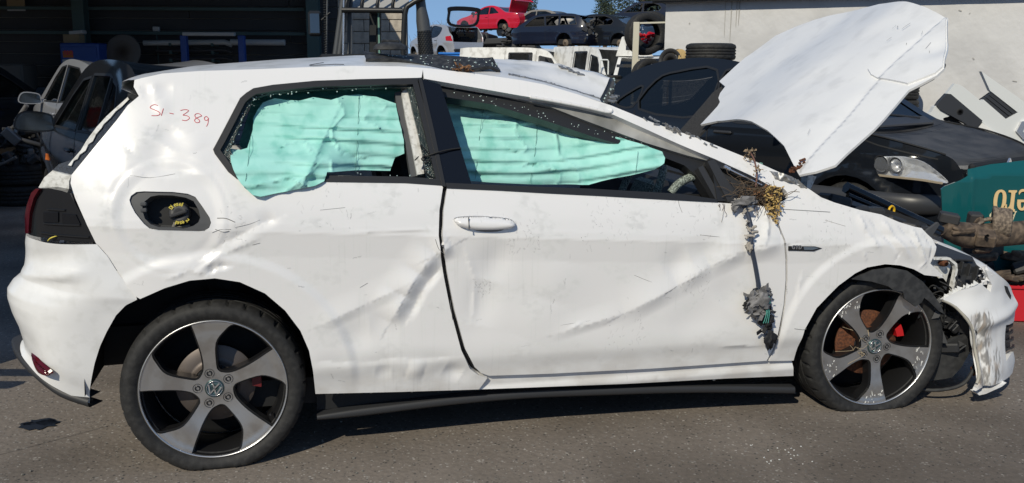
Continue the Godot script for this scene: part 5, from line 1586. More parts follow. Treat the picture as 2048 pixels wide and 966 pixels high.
func build_loom(car: Node3D) -> void:
	var l := [1.962, 0.899, 1.976, 0.873, 1.988, 0.832, 1.991, 0.775, 1.992, 0.737, 2.011, 0.676, 2.032, 0.595, 2.037, 0.562, 2.044, 0.513, 2.076, 0.43, 2.11, 0.343]
	var q: Array[Vector3] = []
	for k in range(0, l.size(), 2): q.append(Vector3(l[k], l[k + 1], side_base(l[k], l[k + 1]) + 0.022))
	var c := Shape.new()
	c.tube(smooth_line(q.slice(0, 8), 5), 0.0085, 8)
	for k in 3:
		c.tube(smooth_line([q[7], q[8] + Vector3(0.012 * k - 0.01, 0, 0.006), q[9] + Vector3(0.016 * k - 0.012, 0, 0.0), q[10] + Vector3(0.012 * k - 0.02, 0.004, -0.004)], 5), 0.0026, 6)
	var loom := put("mirror_wiring", c, mats.wire_blue, car)
	var tape := Shape.new()
	for k in 26:
		var p: Vector3 = [q[2].lerp(q[3], 0.2), q[2].lerp(q[3], 0.8), q[1], q[0]][k % 4]
		tape.box(p + Vector3(rr(-0.014, 0.014), rr(-0.016, 0.016), rr(-0.004, 0.012)), Vector3(rr(0.02, 0.045), rr(0.004, 0.011), rr(0.004, 0.012)), Basis.from_euler(Vector3(rr(-0.6, 0.6), rr(-0.6, 0.6), rr(-0.7, 0.7))), 0.002)
	crumple(tape, q[4] + Vector3(-0.006, 0.0, 0.0), Vector3(0.016, 0.022, 0.012), 3.0)
	tag(put("frayed_sleeve", tape, mats.sleeve, loom), "", "", "", "stuff")
	var rag := Shape.new()
	crumple(rag, q[8] + Vector3(-0.004, 0.004, 0.008), Vector3(0.052, 0.05, 0.022), 11.0, 14)
	crumple(rag, q[8] + Vector3(0.02, 0.03, 0.002), Vector3(0.035, 0.03, 0.014), 23.0)
	for k in 46:
		var at := q[8] + Vector3(rr(-0.05, 0.045), rr(-0.055, 0.05), rr(0.004, 0.022))
		var tb := Basis.from_euler(Vector3(rr(-0.7, 0.7), rr(-0.7, 0.7), rr(0, 6)))
		var l2 := rr(0.012, 0.036)
		plate(rag, [at, at + tb * Vector3(l2, 0.002, 0), at + tb * Vector3(l2 * 0.8, l2 * 0.5, 0.003), at + tb * Vector3(0.0, l2 * rr(0.3, 0.7), 0)], 0.002)
	tag(put("torn_mirror_motor", rag, mats.rag, loom), "", "", "", "stuff")
	var bk := Shape.new()
	crumple(bk, q[8] + Vector3(-0.045, -0.012, 0.0), Vector3(0.022, 0.018, 0.012), 5.0)
	crumple(bk, q[8] + Vector3(0.03, -0.025, -0.002), Vector3(0.02, 0.03, 0.012), 8.0)
	crumple(bk, q[9] + Vector3(0.012, 0.0, 0.0), Vector3(0.024, 0.03, 0.012), 15.0)
	crumple(bk, q[10] + Vector3(0.0, 0.012, 0.0), Vector3(0.026, 0.034, 0.01), 19.0)
	for k in 9:
		bk.box(q[9] + Vector3(rr(-0.03, 0.02), rr(-0.05, 0.05), rr(0.0, 0.01)), Vector3(rr(0.012, 0.03), rr(0.01, 0.03), 0.006), Basis.from_euler(Vector3(rr(-0.5, 0.5), rr(-0.5, 0.5), rr(0, 3))), 0.002)
	tag(put("broken_housing", bk, mats.black_part, loom), "", "", "", "stuff")
	var gw := Shape.new()
	for k in 3:
		var a: Vector3 = q[8] + Vector3(0.016 + 0.006 * k, -0.01, 0.012)
		gw.tube(smooth_line([a, a + Vector3(0.006, -0.03, 0.01), a + Vector3(0.004 * k, -0.075, 0.002)], 5), 0.0016, 5)
	gw.box(q[8] + Vector3(0.03, 0.008, 0.016), Vector3(0.014, 0.03, 0.01), Basis(Vector3.BACK, 0.3), 0.002)
	tag(put("green_wire", gw, mats.wire_green, loom), "", "", "", "stuff")
	var w := Shape.new()
	crumple(w, q[0] + Vector3(0.004, 0.004, 0.012), Vector3(0.05, 0.016, 0.018), 31.0)
	crumple(w, q[0] + Vector3(-0.03, -0.008, 0.012), Vector3(0.022, 0.022, 0.012), 37.0)
	w.box(q[0] + Vector3(0.02, 0.016, 0.01), Vector3(0.06, 0.022, 0.02), Basis(Vector3.BACK, -0.05), 0.004)
	tag(put("mirror_stub", w, mats.rag, loom), "", "", "", "stuff")

func in_yard(p: Vector3) -> Vector3:  # from the car's own axes to the yard's
	return REAR_AXLE + Basis(Vector3.UP, YAW) * p

func sprig(s: Shape, a: Vector3, dir: Vector3, l: float, r: float) -> void:
	var pts := [a]
	for k in 3:
		pts.append(pts[-1] + (dir.normalized() + Vector3(rr(-0.5, 0.5), rr(-0.5, 0.5), rr(-0.4, 0.4))) * l / 3.0)
	s.tube(smooth_line(pts, 3), r, 4)

func leaf(s: Shape, c: Vector3, l: float) -> void:
	var b := Basis.from_euler(Vector3(rr(-1.2, 1.2), rr(0, 6), rr(-1.2, 1.2)))
	s.flat([c, c + b * Vector3(l * 0.5, l * 0.28, l * 0.1), c + b * Vector3(l, 0, 0)])
	s.flat([c, c + b * Vector3(l, 0, 0), c + b * Vector3(l * 0.5, -l * 0.28, l * 0.12)])

func build_debris() -> void:
	var base := [2.045, 0.919]
	var b3 := on_side(base[0], base[1])
	var o := thing("dry_weeds", "tangle of dry brown stems and roots caught at the wrecked car's mirror mount", "dead plant", in_yard(b3), YAW)
	var st := Shape.new()
	for k in 130:
		var p := Vector3(rr(-0.10, 0.07), rr(-0.02, 0.035) - 0.25 * 0.0, rr(-0.01, 0.03))
		p.y += -0.35 * p.x
		sprig(st, p, Vector3(rr(-1, 1), rr(-0.5, 0.5), rr(-0.3, 0.5)), rr(0.03, 0.09), rr(0.0006, 0.0015))
	for k in 22:
		sprig(st, Vector3(rr(-0.19, 0.05), rr(-0.03, -0.02), 0.02), Vector3(rr(-0.4, 0.4), -1, 0.1), rr(0.02, 0.06), 0.0007)
	tag(put("stems", st, mats.twig, o), "", "", "", "stuff")
	var lv := Shape.new()
	for k in 26:
		leaf(lv, Vector3(rr(-0.06, 0.06), rr(-0.01, 0.04), rr(0.0, 0.03)), rr(0.012, 0.03))
	tag(put("dead_leaves", lv, mats.dead_leaf, o), "", "", "", "stuff")
	var up := Shape.new()
	var l := [2.028, 0.956, 2.041, 0.997, 2.043, 1.034, 2.041, 1.06, 2.032, 1.081, 2.025, 1.086]
	var pts := []
	for k in range(0, l.size(), 2): pts.append(Vector3(l[k], l[k + 1], side_base(l[k], l[k + 1]) + 0.03) - b3)
	up.tube(smooth_line(pts, 4), 0.0035, 6)
	put("tall_stem", up, mats.twig_red, o)
	var hd := Shape.new()
	for k in 40:
		leaf(hd, pts[-1] + Vector3(rr(-0.02, 0.03), rr(-0.035, 0.012), rr(-0.015, 0.015)), rr(0.008, 0.022))
	for k in 18:
		leaf(hd, pts[1] + Vector3(rr(-0.02, 0.015), rr(-0.01, 0.04), rr(-0.01, 0.01)), rr(0.008, 0.02))
	tag(put("seed_head", hd, mats.dead_leaf_pale, o), "", "", "", "stuff")
	var c2 := [2.097, 0.893]
	var f3 := on_side(c2[0], c2[1])
	var f := thing("dried_flower", "bunch of dried straw-yellow flowers hanging over the door's front edge", "dead plant", in_yard(f3 + Vector3(0, 0, 0.02)), YAW)
	var fl := Shape.new()
	for k in 190:
		var y := rr(-0.075, 0.065)
		var wd := 0.03 * (1.0 - smoothstep(-0.02, -0.075, y) * 0.75)
		var p := Vector3(rr(-wd, wd) - 0.12 * minf(y, 0.0) * 0.5, y, rr(-0.01, 0.022))
		var a := Basis.from_euler(Vector3(rr(0, 6), rr(0, 6), rr(0, 6)))
		fl.tube([p, p + a * Vector3(0.006, 0.002, 0), p + a * Vector3(0.009, 0.007, 0.002)], [0.0024, 0.0032, 0.0012], 5)
	tag(put("blossoms", fl, mats.flower_dry, f), "", "", "", "stuff")
	var fs := Shape.new()
	for k in 26:
		sprig(fs, Vector3(rr(-0.02, 0.02), rr(-0.03, 0.06), rr(-0.005, 0.01)), Vector3(rr(-0.2, 0.2), -1, 0), 0.04, 0.001)
	tag(put("stalks", fs, mats.twig, f), "", "", "", "stuff")
	# black trim torn off and left on the roof
	var r3 := roof_at(0.80, 0.10)
	var t := thing("torn_roof_trim", "torn black plastic panel strewn with glass, lying on the crashed car's roof", "car trim", in_yard(r3), YAW)
	var ts := Shape.new()
	var ta := func(s, q):
		var u := lerpf(0.575, 1.085, s)
		var nar := 0.65 + 0.35 * sin(s * PI)
		var k: float = 0.10 + (q - 0.35) * 0.16 * nar + 0.02 * sin(s * 6.0)
		var p := roof_at(minf(u, 1.3), clampf(k, 0.004, 1.0)) - r3
		p.y += 0.006 + 0.026 * pow(absf(s - 0.45) * 1.7, 3.0) * (1.0 if s > 0.45 else 0.7) + 0.008 * smoothstep(0.3, 1.0, q) + 0.006 * sin(s * 9.0 + q * 2.0)
		p.y -= 0.02 * smoothstep(0.9, 1.0, s) * (1.0 - q)
		return p
	ts.patch(44, 12, ta)
	ts.patch(44, 2, func(s, q): return ta.call(s, 0.0) + Vector3(0, -0.012 * q, -0.004 * q))
	put("panel", ts, mats.trim_dusty, t)
	var dm := Shape.new()
	dm.lathe([Vector2(0.0, 0.020), Vector2(0.03, 0.019), Vector2(0.055, 0.010), Vector2(0.065, 0.0), Vector2(0.067, -0.01)], 30)
	dm.box(Vector3(0, 0, 0.022), Vector3(0.07, 0.02, 0.012), Basis(), 0.004)
	put("mount_boss", dm, mats.trim_dusty, t, Transform3D(Basis(Vector3.RIGHT, -PI / 2), roof_at(0.68, 0.15) - r3 + Vector3(0, 0.045, 0)))
	var cr := Shape.new()
	for k in 60:
		var p: Vector3 = ta.call(pow(rng.randf(), 0.7), rr(0.05, 0.95))
		cr.box(p + Vector3(0, 0.003, 0), Vector3(rr(0.4, 1.6), 0.5, 1.0) * rr(0.0015, 0.005), Basis.from_euler(Vector3(rr(-0.4, 0.4), rr(0, 6), rr(-0.4, 0.4))))
	tag(put("glass_crumbs", cr, mats.crumb, t), "", "", "", "stuff")
	var d3 := roof_at(0.93, 0.006)
	var dl := thing("dead_leaves", "small heap of dead brown leaves on the roof edge beside the torn trim", "dead leaves", in_yard(d3 + Vector3(0, 0.003, 0)), YAW)
	var ds := Shape.new()
	for k in 46:
		leaf(ds, Vector3(rr(-0.03, 0.035), rr(0.0, 0.018), rr(-0.02, 0.012)), rr(0.012, 0.03))
	tag(put("leaf_litter", ds, mats.dead_leaf, dl), "", "", "", "stuff")


# ---------- things round the wreck
func tyre_shape(r: float, rim: float, wide: float, segs := 64) -> Shape:
	var s := Shape.new()
	var h := wide * 0.5
	var p := [Vector2(rim, h * 0.8), Vector2(rim + 0.01, h * 0.95), Vector2((r + rim) * 0.5, h * 1.06), Vector2(r * 0.96, h * 0.9), Vector2(r * 0.99, h * 0.74), Vector2(r, h * 0.6)]
	for g in [0.36, 0.0, -0.36]:
		p.append_array([Vector2(r, h * g + 0.008), Vector2(r - 0.009, h * g + 0.006), Vector2(r - 0.009, h * g - 0.006), Vector2(r, h * g - 0.008)])
	p.append_array([Vector2(r, -h * 0.6), Vector2(r * 0.99, -h * 0.74), Vector2(r * 0.96, -h * 0.9), Vector2((r + rim) * 0.5, -h * 1.06), Vector2(rim + 0.01, -h * 0.95), Vector2(rim, -h * 0.8)])
	s.lathe(p, segs, func(q, k, i):
		if (k == 4 or k == 5 or k == 18 or k == 19) and i % 4 == 0: return Vector3(q.x * 0.975, q.y * 0.975, q.z)
		return q)
	return s

var tyre_mesh: ArrayMesh

func tyre(label: String, at: Vector3, turn: Basis, size := 1.0, group := "") -> void:
	if tyre_mesh == null:
		tyre_mesh = tyre_shape(0.31, 0.205, 0.20).mesh()
	var o := MeshInstance3D.new()
	o.name = numbered("tyre")
	o.mesh = tyre_mesh
	o.material_override = mats.rubber
	o.transform = Transform3D(turn.scaled_local(Vector3(size, size, size)), at)
	add_child(o)
	tag(o, label, "tyre", group)

const FLAT := Basis(Vector3(1, 0, 0), Vector3(0, 0, -1), Vector3(0, 1, 0))

# A car body: sp.top is its outline from the front bottom over the roof to the rear bottom, x forward.
func car_side(sp: Dictionary, x: float, y: float) -> float:
	var z: float = sp.half - 0.035 * smoothstep(0.45, 0.2, y) + 0.02 * exp(-pow((y - sp.belt * 0.82) / 0.12, 2.0))
	z -= maxf(0.0, y - sp.belt) * sp.tumble
	var e: float = absf(x - sp.mid) / (sp.length * 0.5)
	z *= 1.0 - 0.20 * pow(minf(e, 1.1), 7.0)
	for a in sp.arches:
		var r: float = Vector2(x, y).distance_to(Vector2(a.x, a.y))
		z += 0.022 * (1.0 - smoothstep(a.z + 0.04, a.z + 0.10, r))
	return z

func make_car(called: String, label: String, at: Vector3, turn: float, sp: Dictionary, group := "", category := "car") -> Node3D:
	var car := thing(called, label, category, at, turn, group)
	var line := []
	for p in P(sp.top): line.append(p)
	var prof := smooth_line(line, 4)
	sp.length = sp.get("length", line[0].x - line[-1].x)
	sp.mid = (line[0].x + line[-1].x) * 0.5
	var out := PackedVector2Array(prof)
	# along the bottom, round the wheel arches, from the rear back to the front
	var arches: Array = sp.arches.duplicate()
	arches.sort_custom(func(a, b): return a.x < b.x)
	for a in arches:
		var low: float = maxf(line[0].y, 0.16)
		var half := sqrt(maxf(0.001, a.z * a.z - pow(a.y - low, 2.0)))
		var a0 := atan2(low - a.y, -half)
		if a0 < 0: a0 += TAU
		var a1 := atan2(low - a.y, half)
		for k in 15:
			var t := lerpf(a0, a1, k / 14.0)
			out.append(Vector2(a.x, a.y) + Vector2.from_angle(t) * a.z)
	var holes := []
	for w in sp.wins: holes.append(round_poly(P(w), 3) if sp.get("soft", false) else P(w))
	var step: float = sp.get("step", 0.06)
	var body := Shape.new()
	for sg in [1.0, -1.0]:
		body.panel(out, holes, func(a, b): return Vector3(a, b, car_side(sp, a, b) * sg), step, 0.03, null, sg)
	var glassy := Shape.new()
	var screens := {}
	var lid := Shape.new()
	var glass_spans: Array = sp.get("glass", [])
	var cols := 10
	for k in prof.size() - 1:
		var p: Vector2 = prof[k]
		var q: Vector2 = prof[k + 1]
		var pane := false
		for g in glass_spans:
			if (p.x + q.x) * 0.5 < g.x and (p.x + q.x) * 0.5 > g.y and p.y > sp.belt * 0.9: pane = true
		var skip := false
		for g in sp.get("gone", []):
			if (p.x + q.x) * 0.5 < g.x and (p.x + q.x) * 0.5 > g.y and (p.y + q.y) * 0.5 > g.z: skip = true
		var strip := func(s: Shape, t0: float, t1: float, sink: float):
			s.patch(cols, 1, func(a, b):
				var c := p if b < 0.5 else q
				var t := lerpf(t0, t1, a)
				var z := car_side(sp, c.x, c.y) * t
				var d := (q - p).normalized()
				var n := Vector2(d.y, -d.x) * -1.0
				var crown: float = sp.get("crown", 0.03) * (1.0 - t * t) * (1.0 if c.y > 0.3 else 0.3)
				var o := c + n * (crown * -1.0 - sink) * -1.0 if n.y < 0.0 else c + n * (crown - sink)
				return Vector3(o.x, o.y, z))
		if skip:
			continue
		if pane:
			strip.call(body, -1.0, -0.88, 0.0)
			strip.call(body, 0.88, 1.0, 0.0)
			var which := 0 if (p.x + q.x) * 0.5 > sp.mid else 1
			if not screens.has(which): screens[which] = Shape.new()
			strip.call(screens[which], -0.88, 0.88, 0.008)
		else:
			strip.call(lid if sp.has("top_paint") and (p.y + q.y) * 0.5 > sp.belt * 0.78 else body, -1.0, 1.0, 0.0)
	var b := put("body", body, sp.paint, car)
	if lid.idx.size(): put("bonnet_and_roof", lid, sp.top_paint, car)
	if not sp.get("no_screens", false):
		for k in screens: put("windscreen" if k == 0 else "rear_screen", screens[k], mats.car_glass, car)
	if not sp.get("no_glass", false):
		for w in holes:
			for sg in [1.0, -1.0]:
				var gl := Shape.new()
				gl.panel(grow(w, 0.008), [], func(a, c): return Vector3(a, c, (car_side(sp, a, c) - 0.012) * sg), 0.12, 0.0, null, sg)
				put("window", gl, mats.car_glass, car)
	for w in holes:
		var ring := grow(w, sp.get("trim", 0.012))
		for sg in [1.0, -1.0]:
			var trim := Shape.new()
			trim.panel(ring, [grow(w, -0.006)], func(a, c): return Vector3(a, c, (car_side(sp, a, c) + 0.003) * sg), 0.06, 0.006, null, sg)
			put("window_trim", trim, mats.frame_black, car)
	for l in sp.get("gaps", []):
		for sg in [1.0, -1.0]:
			var gap := Shape.new()
			gap.panel(ribbon(P(l), 0.005), [], func(a, c): return Vector3(a, c, (car_side(sp, a, c) + 0.002) * sg), 0.06, 0.001, null, sg)
			put("door_gap", gap, mats.black_part, car)
	for hd in sp.get("handles", []):
		for sg in [1.0, -1.0]:
			var hs := Shape.new()
			hs.box(Vector3(hd.x, hd.y, (car_side(sp, hd.x, hd.y) + 0.016) * sg), Vector3(0.19, 0.028, 0.028), Basis(), 0.012)
			put("door_handle", hs, sp.get("handle_paint", sp.paint), car)
	# dark inside, seats
	var inn := Shape.new()
	inn.box(Vector3(sp.mid, 0.34, 0), Vector3(sp.length * 0.8, 0.2, sp.half * 1.7))
	inn.box(Vector3(sp.mid + sp.length * 0.22, sp.belt * 0.72, 0), Vector3(0.3, 0.3, sp.half * 1.6), Basis(), 0.06)
	for z in [-0.38, 0.38]:
		inn.box(Vector3(sp.mid + 0.05, 0.78, z), Vector3(0.14, 0.7, 0.44), Basis(Vector3.BACK, 0.2), 0.06)
		inn.box(Vector3(sp.mid - 0.85, 0.72, z), Vector3(0.14, 0.6, 0.5), Basis(Vector3.BACK, 0.2), 0.06)
		inn.box(Vector3(sp.mid - 0.02, 1.16, z), Vector3(0.09, 0.16, 0.24), Basis(Vector3.BACK, 0.2), 0.04)
	tag(put("interior", inn, mats.seat_cloth, car), "", "", "", "stuff")
	for a in sp.arches:
		for sg in [1.0, -1.0]:
			var wl := Shape.new()
			wl.patch(16, 2, func(s, t):
				var g := lerpf(-0.3, PI + 0.3, s)
				return Vector3(a.x + cos(g) * (a.z + 0.01), a.y + sin(g) * (a.z + 0.01), (car_side(sp, a.x, a.y) - 0.03 - 0.3 * t) * sg))
			wl.patch(16, 2, func(s, t):
				var g := lerpf(-0.3, PI + 0.3, s)
				return Vector3(a.x + cos(g) * (a.z + 0.01) * t, a.y + sin(g) * (a.z + 0.01) * t, (sp.half - 0.36) * sg))
			put("wheel_well", wl, mats.black_part, car)
			if sp.get("wheels", "hub") == "hub":
				var hb := Shape.new()
				hb.lathe([Vector2(0.0, 0.03), Vector2(0.05, 0.03), Vector2(0.06, 0.0), Vector2(0.135, -0.005), Vector2(0.14, -0.06), Vector2(0.07, -0.07), Vector2(0.06, -0.25), Vector2(0.0, -0.26)], 20)
				hb.box(Vector3(0.03, -0.1, -0.09), Vector3(0.1, 0.22, 0.06), Basis(Vector3.BACK, 0.5), 0.01)
				put("brake_hub", hb, mats.old_iron, car, Transform3D(Basis(Vector3.UP, 0.0 if sg > 0 else PI), Vector3(a.x, a.y - 0.03, (sp.half - 0.12) * sg)))
			elif sp.wheels == "tyre":
				var t2 := tyre_shape(a.z - 0.045, a.z - 0.125, 0.19, 48)
				var wn := put("wheel", t2, mats.rubber, car, Transform3D(Basis(), Vector3(a.x, a.y - 0.01, (sp.half - 0.11) * sg)))
				var rm := Shape.new()
				rm.lathe([Vector2(a.z - 0.12, 0.085), Vector2(a.z - 0.13, 0.06), Vector2(0.16, 0.05), Vector2(0.1, 0.07), Vector2(0.05, 0.05), Vector2(0.0, 0.05)], 32)
				put("rim", rm, mats.dull_metal, wn, Transform3D(Basis(Vector3.UP, 0.0 if sg > 0 else PI), Vector3.ZERO))
	return car

func side_mirror(car: Node3D, at: Vector3, sg: float, m: Material, big := 1.0) -> void:
	var s := Shape.new()
	var ol := round_poly(P([-0.11, -0.055, 0.10, -0.065, 0.115, 0.0, 0.09, 0.055, -0.06, 0.075, -0.12, 0.02]), 4)
	s.prism(ol, -0.01, 0.0, Transform3D())
	s.patch(24, 6, func(a, t):
		var p := ol[int(a * ol.size()) % ol.size()]
		var k := cos(t * PI * 0.5)
		return Vector3(p.x * k, p.y * k, -0.11 * sin(t * PI * 0.5)))
	s.box(Vector3(-0.13 * sg, -0.04, -0.04), Vector3(0.12, 0.05, 0.06), Basis(), 0.015)
	var mi := put("mirror", s, m, car, Transform3D(Basis(Vector3.UP, -PI / 2).scaled_local(Vector3.ONE * big), at))
	var g := Shape.new()
	g.prism(grow(ol, -0.012), 0.0, 0.003)
	put("mirror_glass", g, mats.mirror_dark, mi)

func lamp(car: Node3D, called: String, poly: Array, sp: Dictionary, sg: float, m: Material, by := 0.006) -> void:
	var s := Shape.new()
	s.panel(P(poly), [], func(a, b): return Vector3(a, b, (car_side(sp, a, b) + by) * sg), 0.04, 0.02, null, sg)
	put(called, s, m, car)

func plate(s: Shape, pts: Array, thick := 0.02) -> void:  # a flat panel of four or more corners with a back
	var n: Vector3 = (pts[1] - pts[0]).cross(pts[2] - pts[0]).normalized() * thick
	s.flat(pts)
	var back := []
	for p in pts: back.append(p - n)
	var rb := back.duplicate(); rb.reverse()
	s.flat(rb)
	for k in pts.size():
		var j := (k + 1) % pts.size()
		s.flat([pts[k], back[k], back[j], pts[j]])

func on_ground(px: float) -> Vector3: return Vector3(px, 0, 0)

func build_yard() -> void:
	yard_materials()
	build_wall()
	build_shed()
	build_shade_side()
	build_left_cars()
	build_right_car()
	build_right_parts()
	build_stack()
	build_tyres()
	build_forklift()
	build_trees()
	build_ground_marks()

func yard_materials() -> void:
	var m := mat("car_glass", 0.05, 0.07, 0.075, 0.05)
	m.transparency = BaseMaterial3D.TRANSPARENCY_ALPHA
	m.albedo_color = Color(0.03, 0.045, 0.05, 0.84)
	m.metallic_specular = 0.6
	mat("mirror", 0.6, 0.65, 0.7, 0.04, 1.0)
	mat("mirror_dark", 0.10, 0.12, 0.14, 0.08, 0.8)
	world_tex(mat("old_iron", 1, 1, 1, 0.8), cloud(256, 0.05, 4, Color(0.07, 0.055, 0.045).linear_to_srgb(), Color(0.30, 0.24, 0.18).linear_to_srgb(), 0.25, 0.75, 51), 3.0)
	mat("dull_metal", 0.30, 0.30, 0.31, 0.5, 0.6)
	for p in [["paint_black", 0.008, 0.010, 0.014], ["paint_navy", 0.010, 0.014, 0.030], ["paint_charcoal", 0.011, 0.011, 0.0115], ["paint_silver", 0.40, 0.41, 0.44], ["paint_red", 0.52, 0.010, 0.035], ["paint_teal", 0.005, 0.085, 0.095]]:
		m = mat(p[0], p[1], p[2], p[3], 0.35, 0.35 if p[0] == "paint_silver" else 0.0)
		m.clearcoat_enabled = true
		m.clearcoat = 0.85
		m.clearcoat_roughness = 0.05
		m.metallic_specular = 0.3
	world_tex(mat("van_white", 1, 1, 1, 0.5), cloud(256, 0.02, 4, Color(0.55, 0.54, 0.51).linear_to_srgb(), Color(0.78, 0.78, 0.76).linear_to_srgb(), 0.2, 0.5, 52), 0.6)
	world_tex(mat("dusty_grey", 1, 1, 1, 0.5), cloud(512, 0.012, 4, Color(0.022, 0.022, 0.023).linear_to_srgb(), Color(0.060, 0.059, 0.058).linear_to_srgb(), 0.25, 0.75, 63), 0.6)
	m = world_tex(mat("dusty_black", 1, 1, 1, 0.85), cloud(512, 0.02, 5, Color(0.009, 0.009, 0.009).linear_to_srgb(), Color(0.030, 0.029, 0.026).linear_to_srgb(), 0.25, 0.75, 53), 0.8)
	m.metallic_specular = 0.2
	m = world_tex(mat("render_wall", 1, 1, 1, 0.9), cloud(1024, 0.004, 6, Color(0.53, 0.53, 0.535).linear_to_srgb(), Color(0.61, 0.61, 0.615).linear_to_srgb(), 0.25, 0.6, 54), 0.25)
	bump(m, 512, 0.05, 4, 0.3)
	m.heightmap_texture = cloud(512, 0.05, 4, Color.BLACK, Color.WHITE, 0.2, 0.8, 55)
	mat("stain", 0.40, 0.39, 0.37, 0.9)
	m = mat("stain_dark", 0.105, 0.097, 0.088, 0.85)
	mat("crack", 0.04, 0.037, 0.034, 0.95)
	mat("fascia", 0.06, 0.065, 0.07, 0.6)
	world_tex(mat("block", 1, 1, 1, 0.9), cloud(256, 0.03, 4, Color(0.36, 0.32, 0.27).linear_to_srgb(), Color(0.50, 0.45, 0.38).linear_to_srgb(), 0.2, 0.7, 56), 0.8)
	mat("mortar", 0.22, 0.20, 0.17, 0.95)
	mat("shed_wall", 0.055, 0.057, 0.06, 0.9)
	mat("shed_steel", 0.07, 0.12, 0.12, 0.7)
	mat("shed_dark", 0.03, 0.03, 0.032, 0.9)
	mat("cabinet_blue", 0.02, 0.07, 0.30, 0.5)
	mat("bright_blue", 0.02, 0.19, 0.62, 0.5)
	mat("pale_plastic", 0.45, 0.46, 0.46, 0.5)
	mat("cardboard", 0.30, 0.22, 0.13, 0.85)
	mat("orange", 0.55, 0.14, 0.02, 0.6)
	mat("cream_post", 0.60, 0.57, 0.46, 0.7)
	mat("hose", 0.45, 0.32, 0.14, 0.7)
	world_tex(mat("rusty_beam", 1, 1, 1, 0.85), cloud(256, 0.03, 5, Color(0.040, 0.030, 0.024).linear_to_srgb(), Color(0.17, 0.125, 0.09).linear_to_srgb(), 0.25, 0.7, 57), 2.5)
	mat("crate_red", 0.52, 0.012, 0.022, 0.5)
	mat("crate_shadow", 0.16, 0.006, 0.01, 0.6)
	mat("gold_print", 0.72, 0.52, 0.26, 0.6)
	mat("cream_print", 0.70, 0.63, 0.42, 0.6)
	mat("truck_white", 0.66, 0.68, 0.68, 0.45)
	mat("bezel_dark", 0.035, 0.037, 0.042, 0.4)
	mat("headlamp_lens", 0.82, 0.84, 0.87, 0.2, 0.5)
	mat("lamp_bowl", 0.80, 0.81, 0.83, 0.28, 0.6)
	m = mat("clear_lens", 0.6, 0.62, 0.64, 0.03)
	m.transparency = BaseMaterial3D.TRANSPARENCY_ALPHA
	m.albedo_color = Color(0.85, 0.87, 0.9, 0.16)
	mat("lamp_amber", 0.45, 0.38, 0.28, 0.3)
	mat("pine", 0.030, 0.050, 0.034, 0.8)
	mat("pine_light", 0.055, 0.075, 0.045, 0.8)
	mat("bark", 0.09, 0.07, 0.055, 0.9)
	mat("twig_grey", 0.22, 0.19, 0.15, 0.9)
	mat("forklift_black", 0.014, 0.015, 0.016, 0.4)
	mat("forklift_grey", 0.10, 0.105, 0.11, 0.45, 0.4)
	mat("guard_panel", 0.36, 0.36, 0.35, 0.7)
	mat("perforated", 0.035, 0.038, 0.042, 0.35, 0.7)
	mat("red_tail", 0.42, 0.006, 0.012, 0.15)
	mat("oil", 0.012, 0.012, 0.012, 0.35)
	mat("paint_fleck", 0.6, 0.6, 0.58, 0.8)
	mat("grey_bin", 0.13, 0.12, 0.11, 0.8)
	mat("junk_a", 0.05, 0.05, 0.052, 0.6, 0.3)
	mat("junk_b", 0.20, 0.19, 0.18, 0.5, 0.5)

func build_wall() -> void:
	# a rendered building closing the yard on the right; its face runs nearer towards the right
	var a := Vector3(2.10, 0, -13.0)
	var run := Vector3(2.33, 0, 1.30).normalized()
	var turn := -atan2(run.z, run.x)
	var o := thing("rendered_building", "long low building with stained pale rendered wall and dark roof edge behind the wrecked car", "building", a, turn)
	var w := Shape.new()
	w.patch(60, 12, func(s, t): return Vector3(s * 16.0, t * 2.31, 0.006 * noise_a.get_noise_2d(s * 20.0, t * 4.0)))
	w.patch(4, 4, func(s, t): return Vector3(0, t * 2.31, -s * 9.0))
	w.patch(4, 4, func(s, t): return Vector3(16.0, t * 2.31, -s * 9.0))
	put("wall", w, mats.render_wall, o)
	var f := Shape.new()
	f.box(Vector3(8.0, 2.40, -4.4), Vector3(16.3, 0.18, 9.2), Basis(), 0.02)
	f.box(Vector3(8.0, 2.315, 0.10), Vector3(16.3, 0.05, 0.10), Basis(), 0.01)
	put("roof", f, mats.fascia, o)
	var st := Shape.new()
	for k in 4:
		var x := 0.85 + 0.06 * k + rr(-0.02, 0.02)
		var l := rr(0.15, 0.6)
		st.panel(PackedVector2Array([Vector2(x, 2.30), Vector2(x + rr(0.006, 0.02), 2.30), Vector2(x + 0.006, 2.30 - l), Vector2(x, 2.30 - l * 0.9)]), [], func(p, q): return Vector3(p, q, 0.010), 0.1, 0.0)
	tag(put("rain_stain", st, mats.stain, o), "", "", "", "stuff")
	var mk := Shape.new()
	for k in 24:
		var c := Vector2(rr(0.3, 8.0), rr(0.8, 2.2))
		mk.panel(ribbon(PackedVector2Array([c, c + Vector2(rr(-0.05, 0.05), rr(-0.03, 0.03))]), rr(0.002, 0.007)), [], func(p, q): return Vector3(p, q, 0.009), 0.1, 0.0)
	tag(put("scuff", mk, mats.stain, o), "", "", "", "stuff")

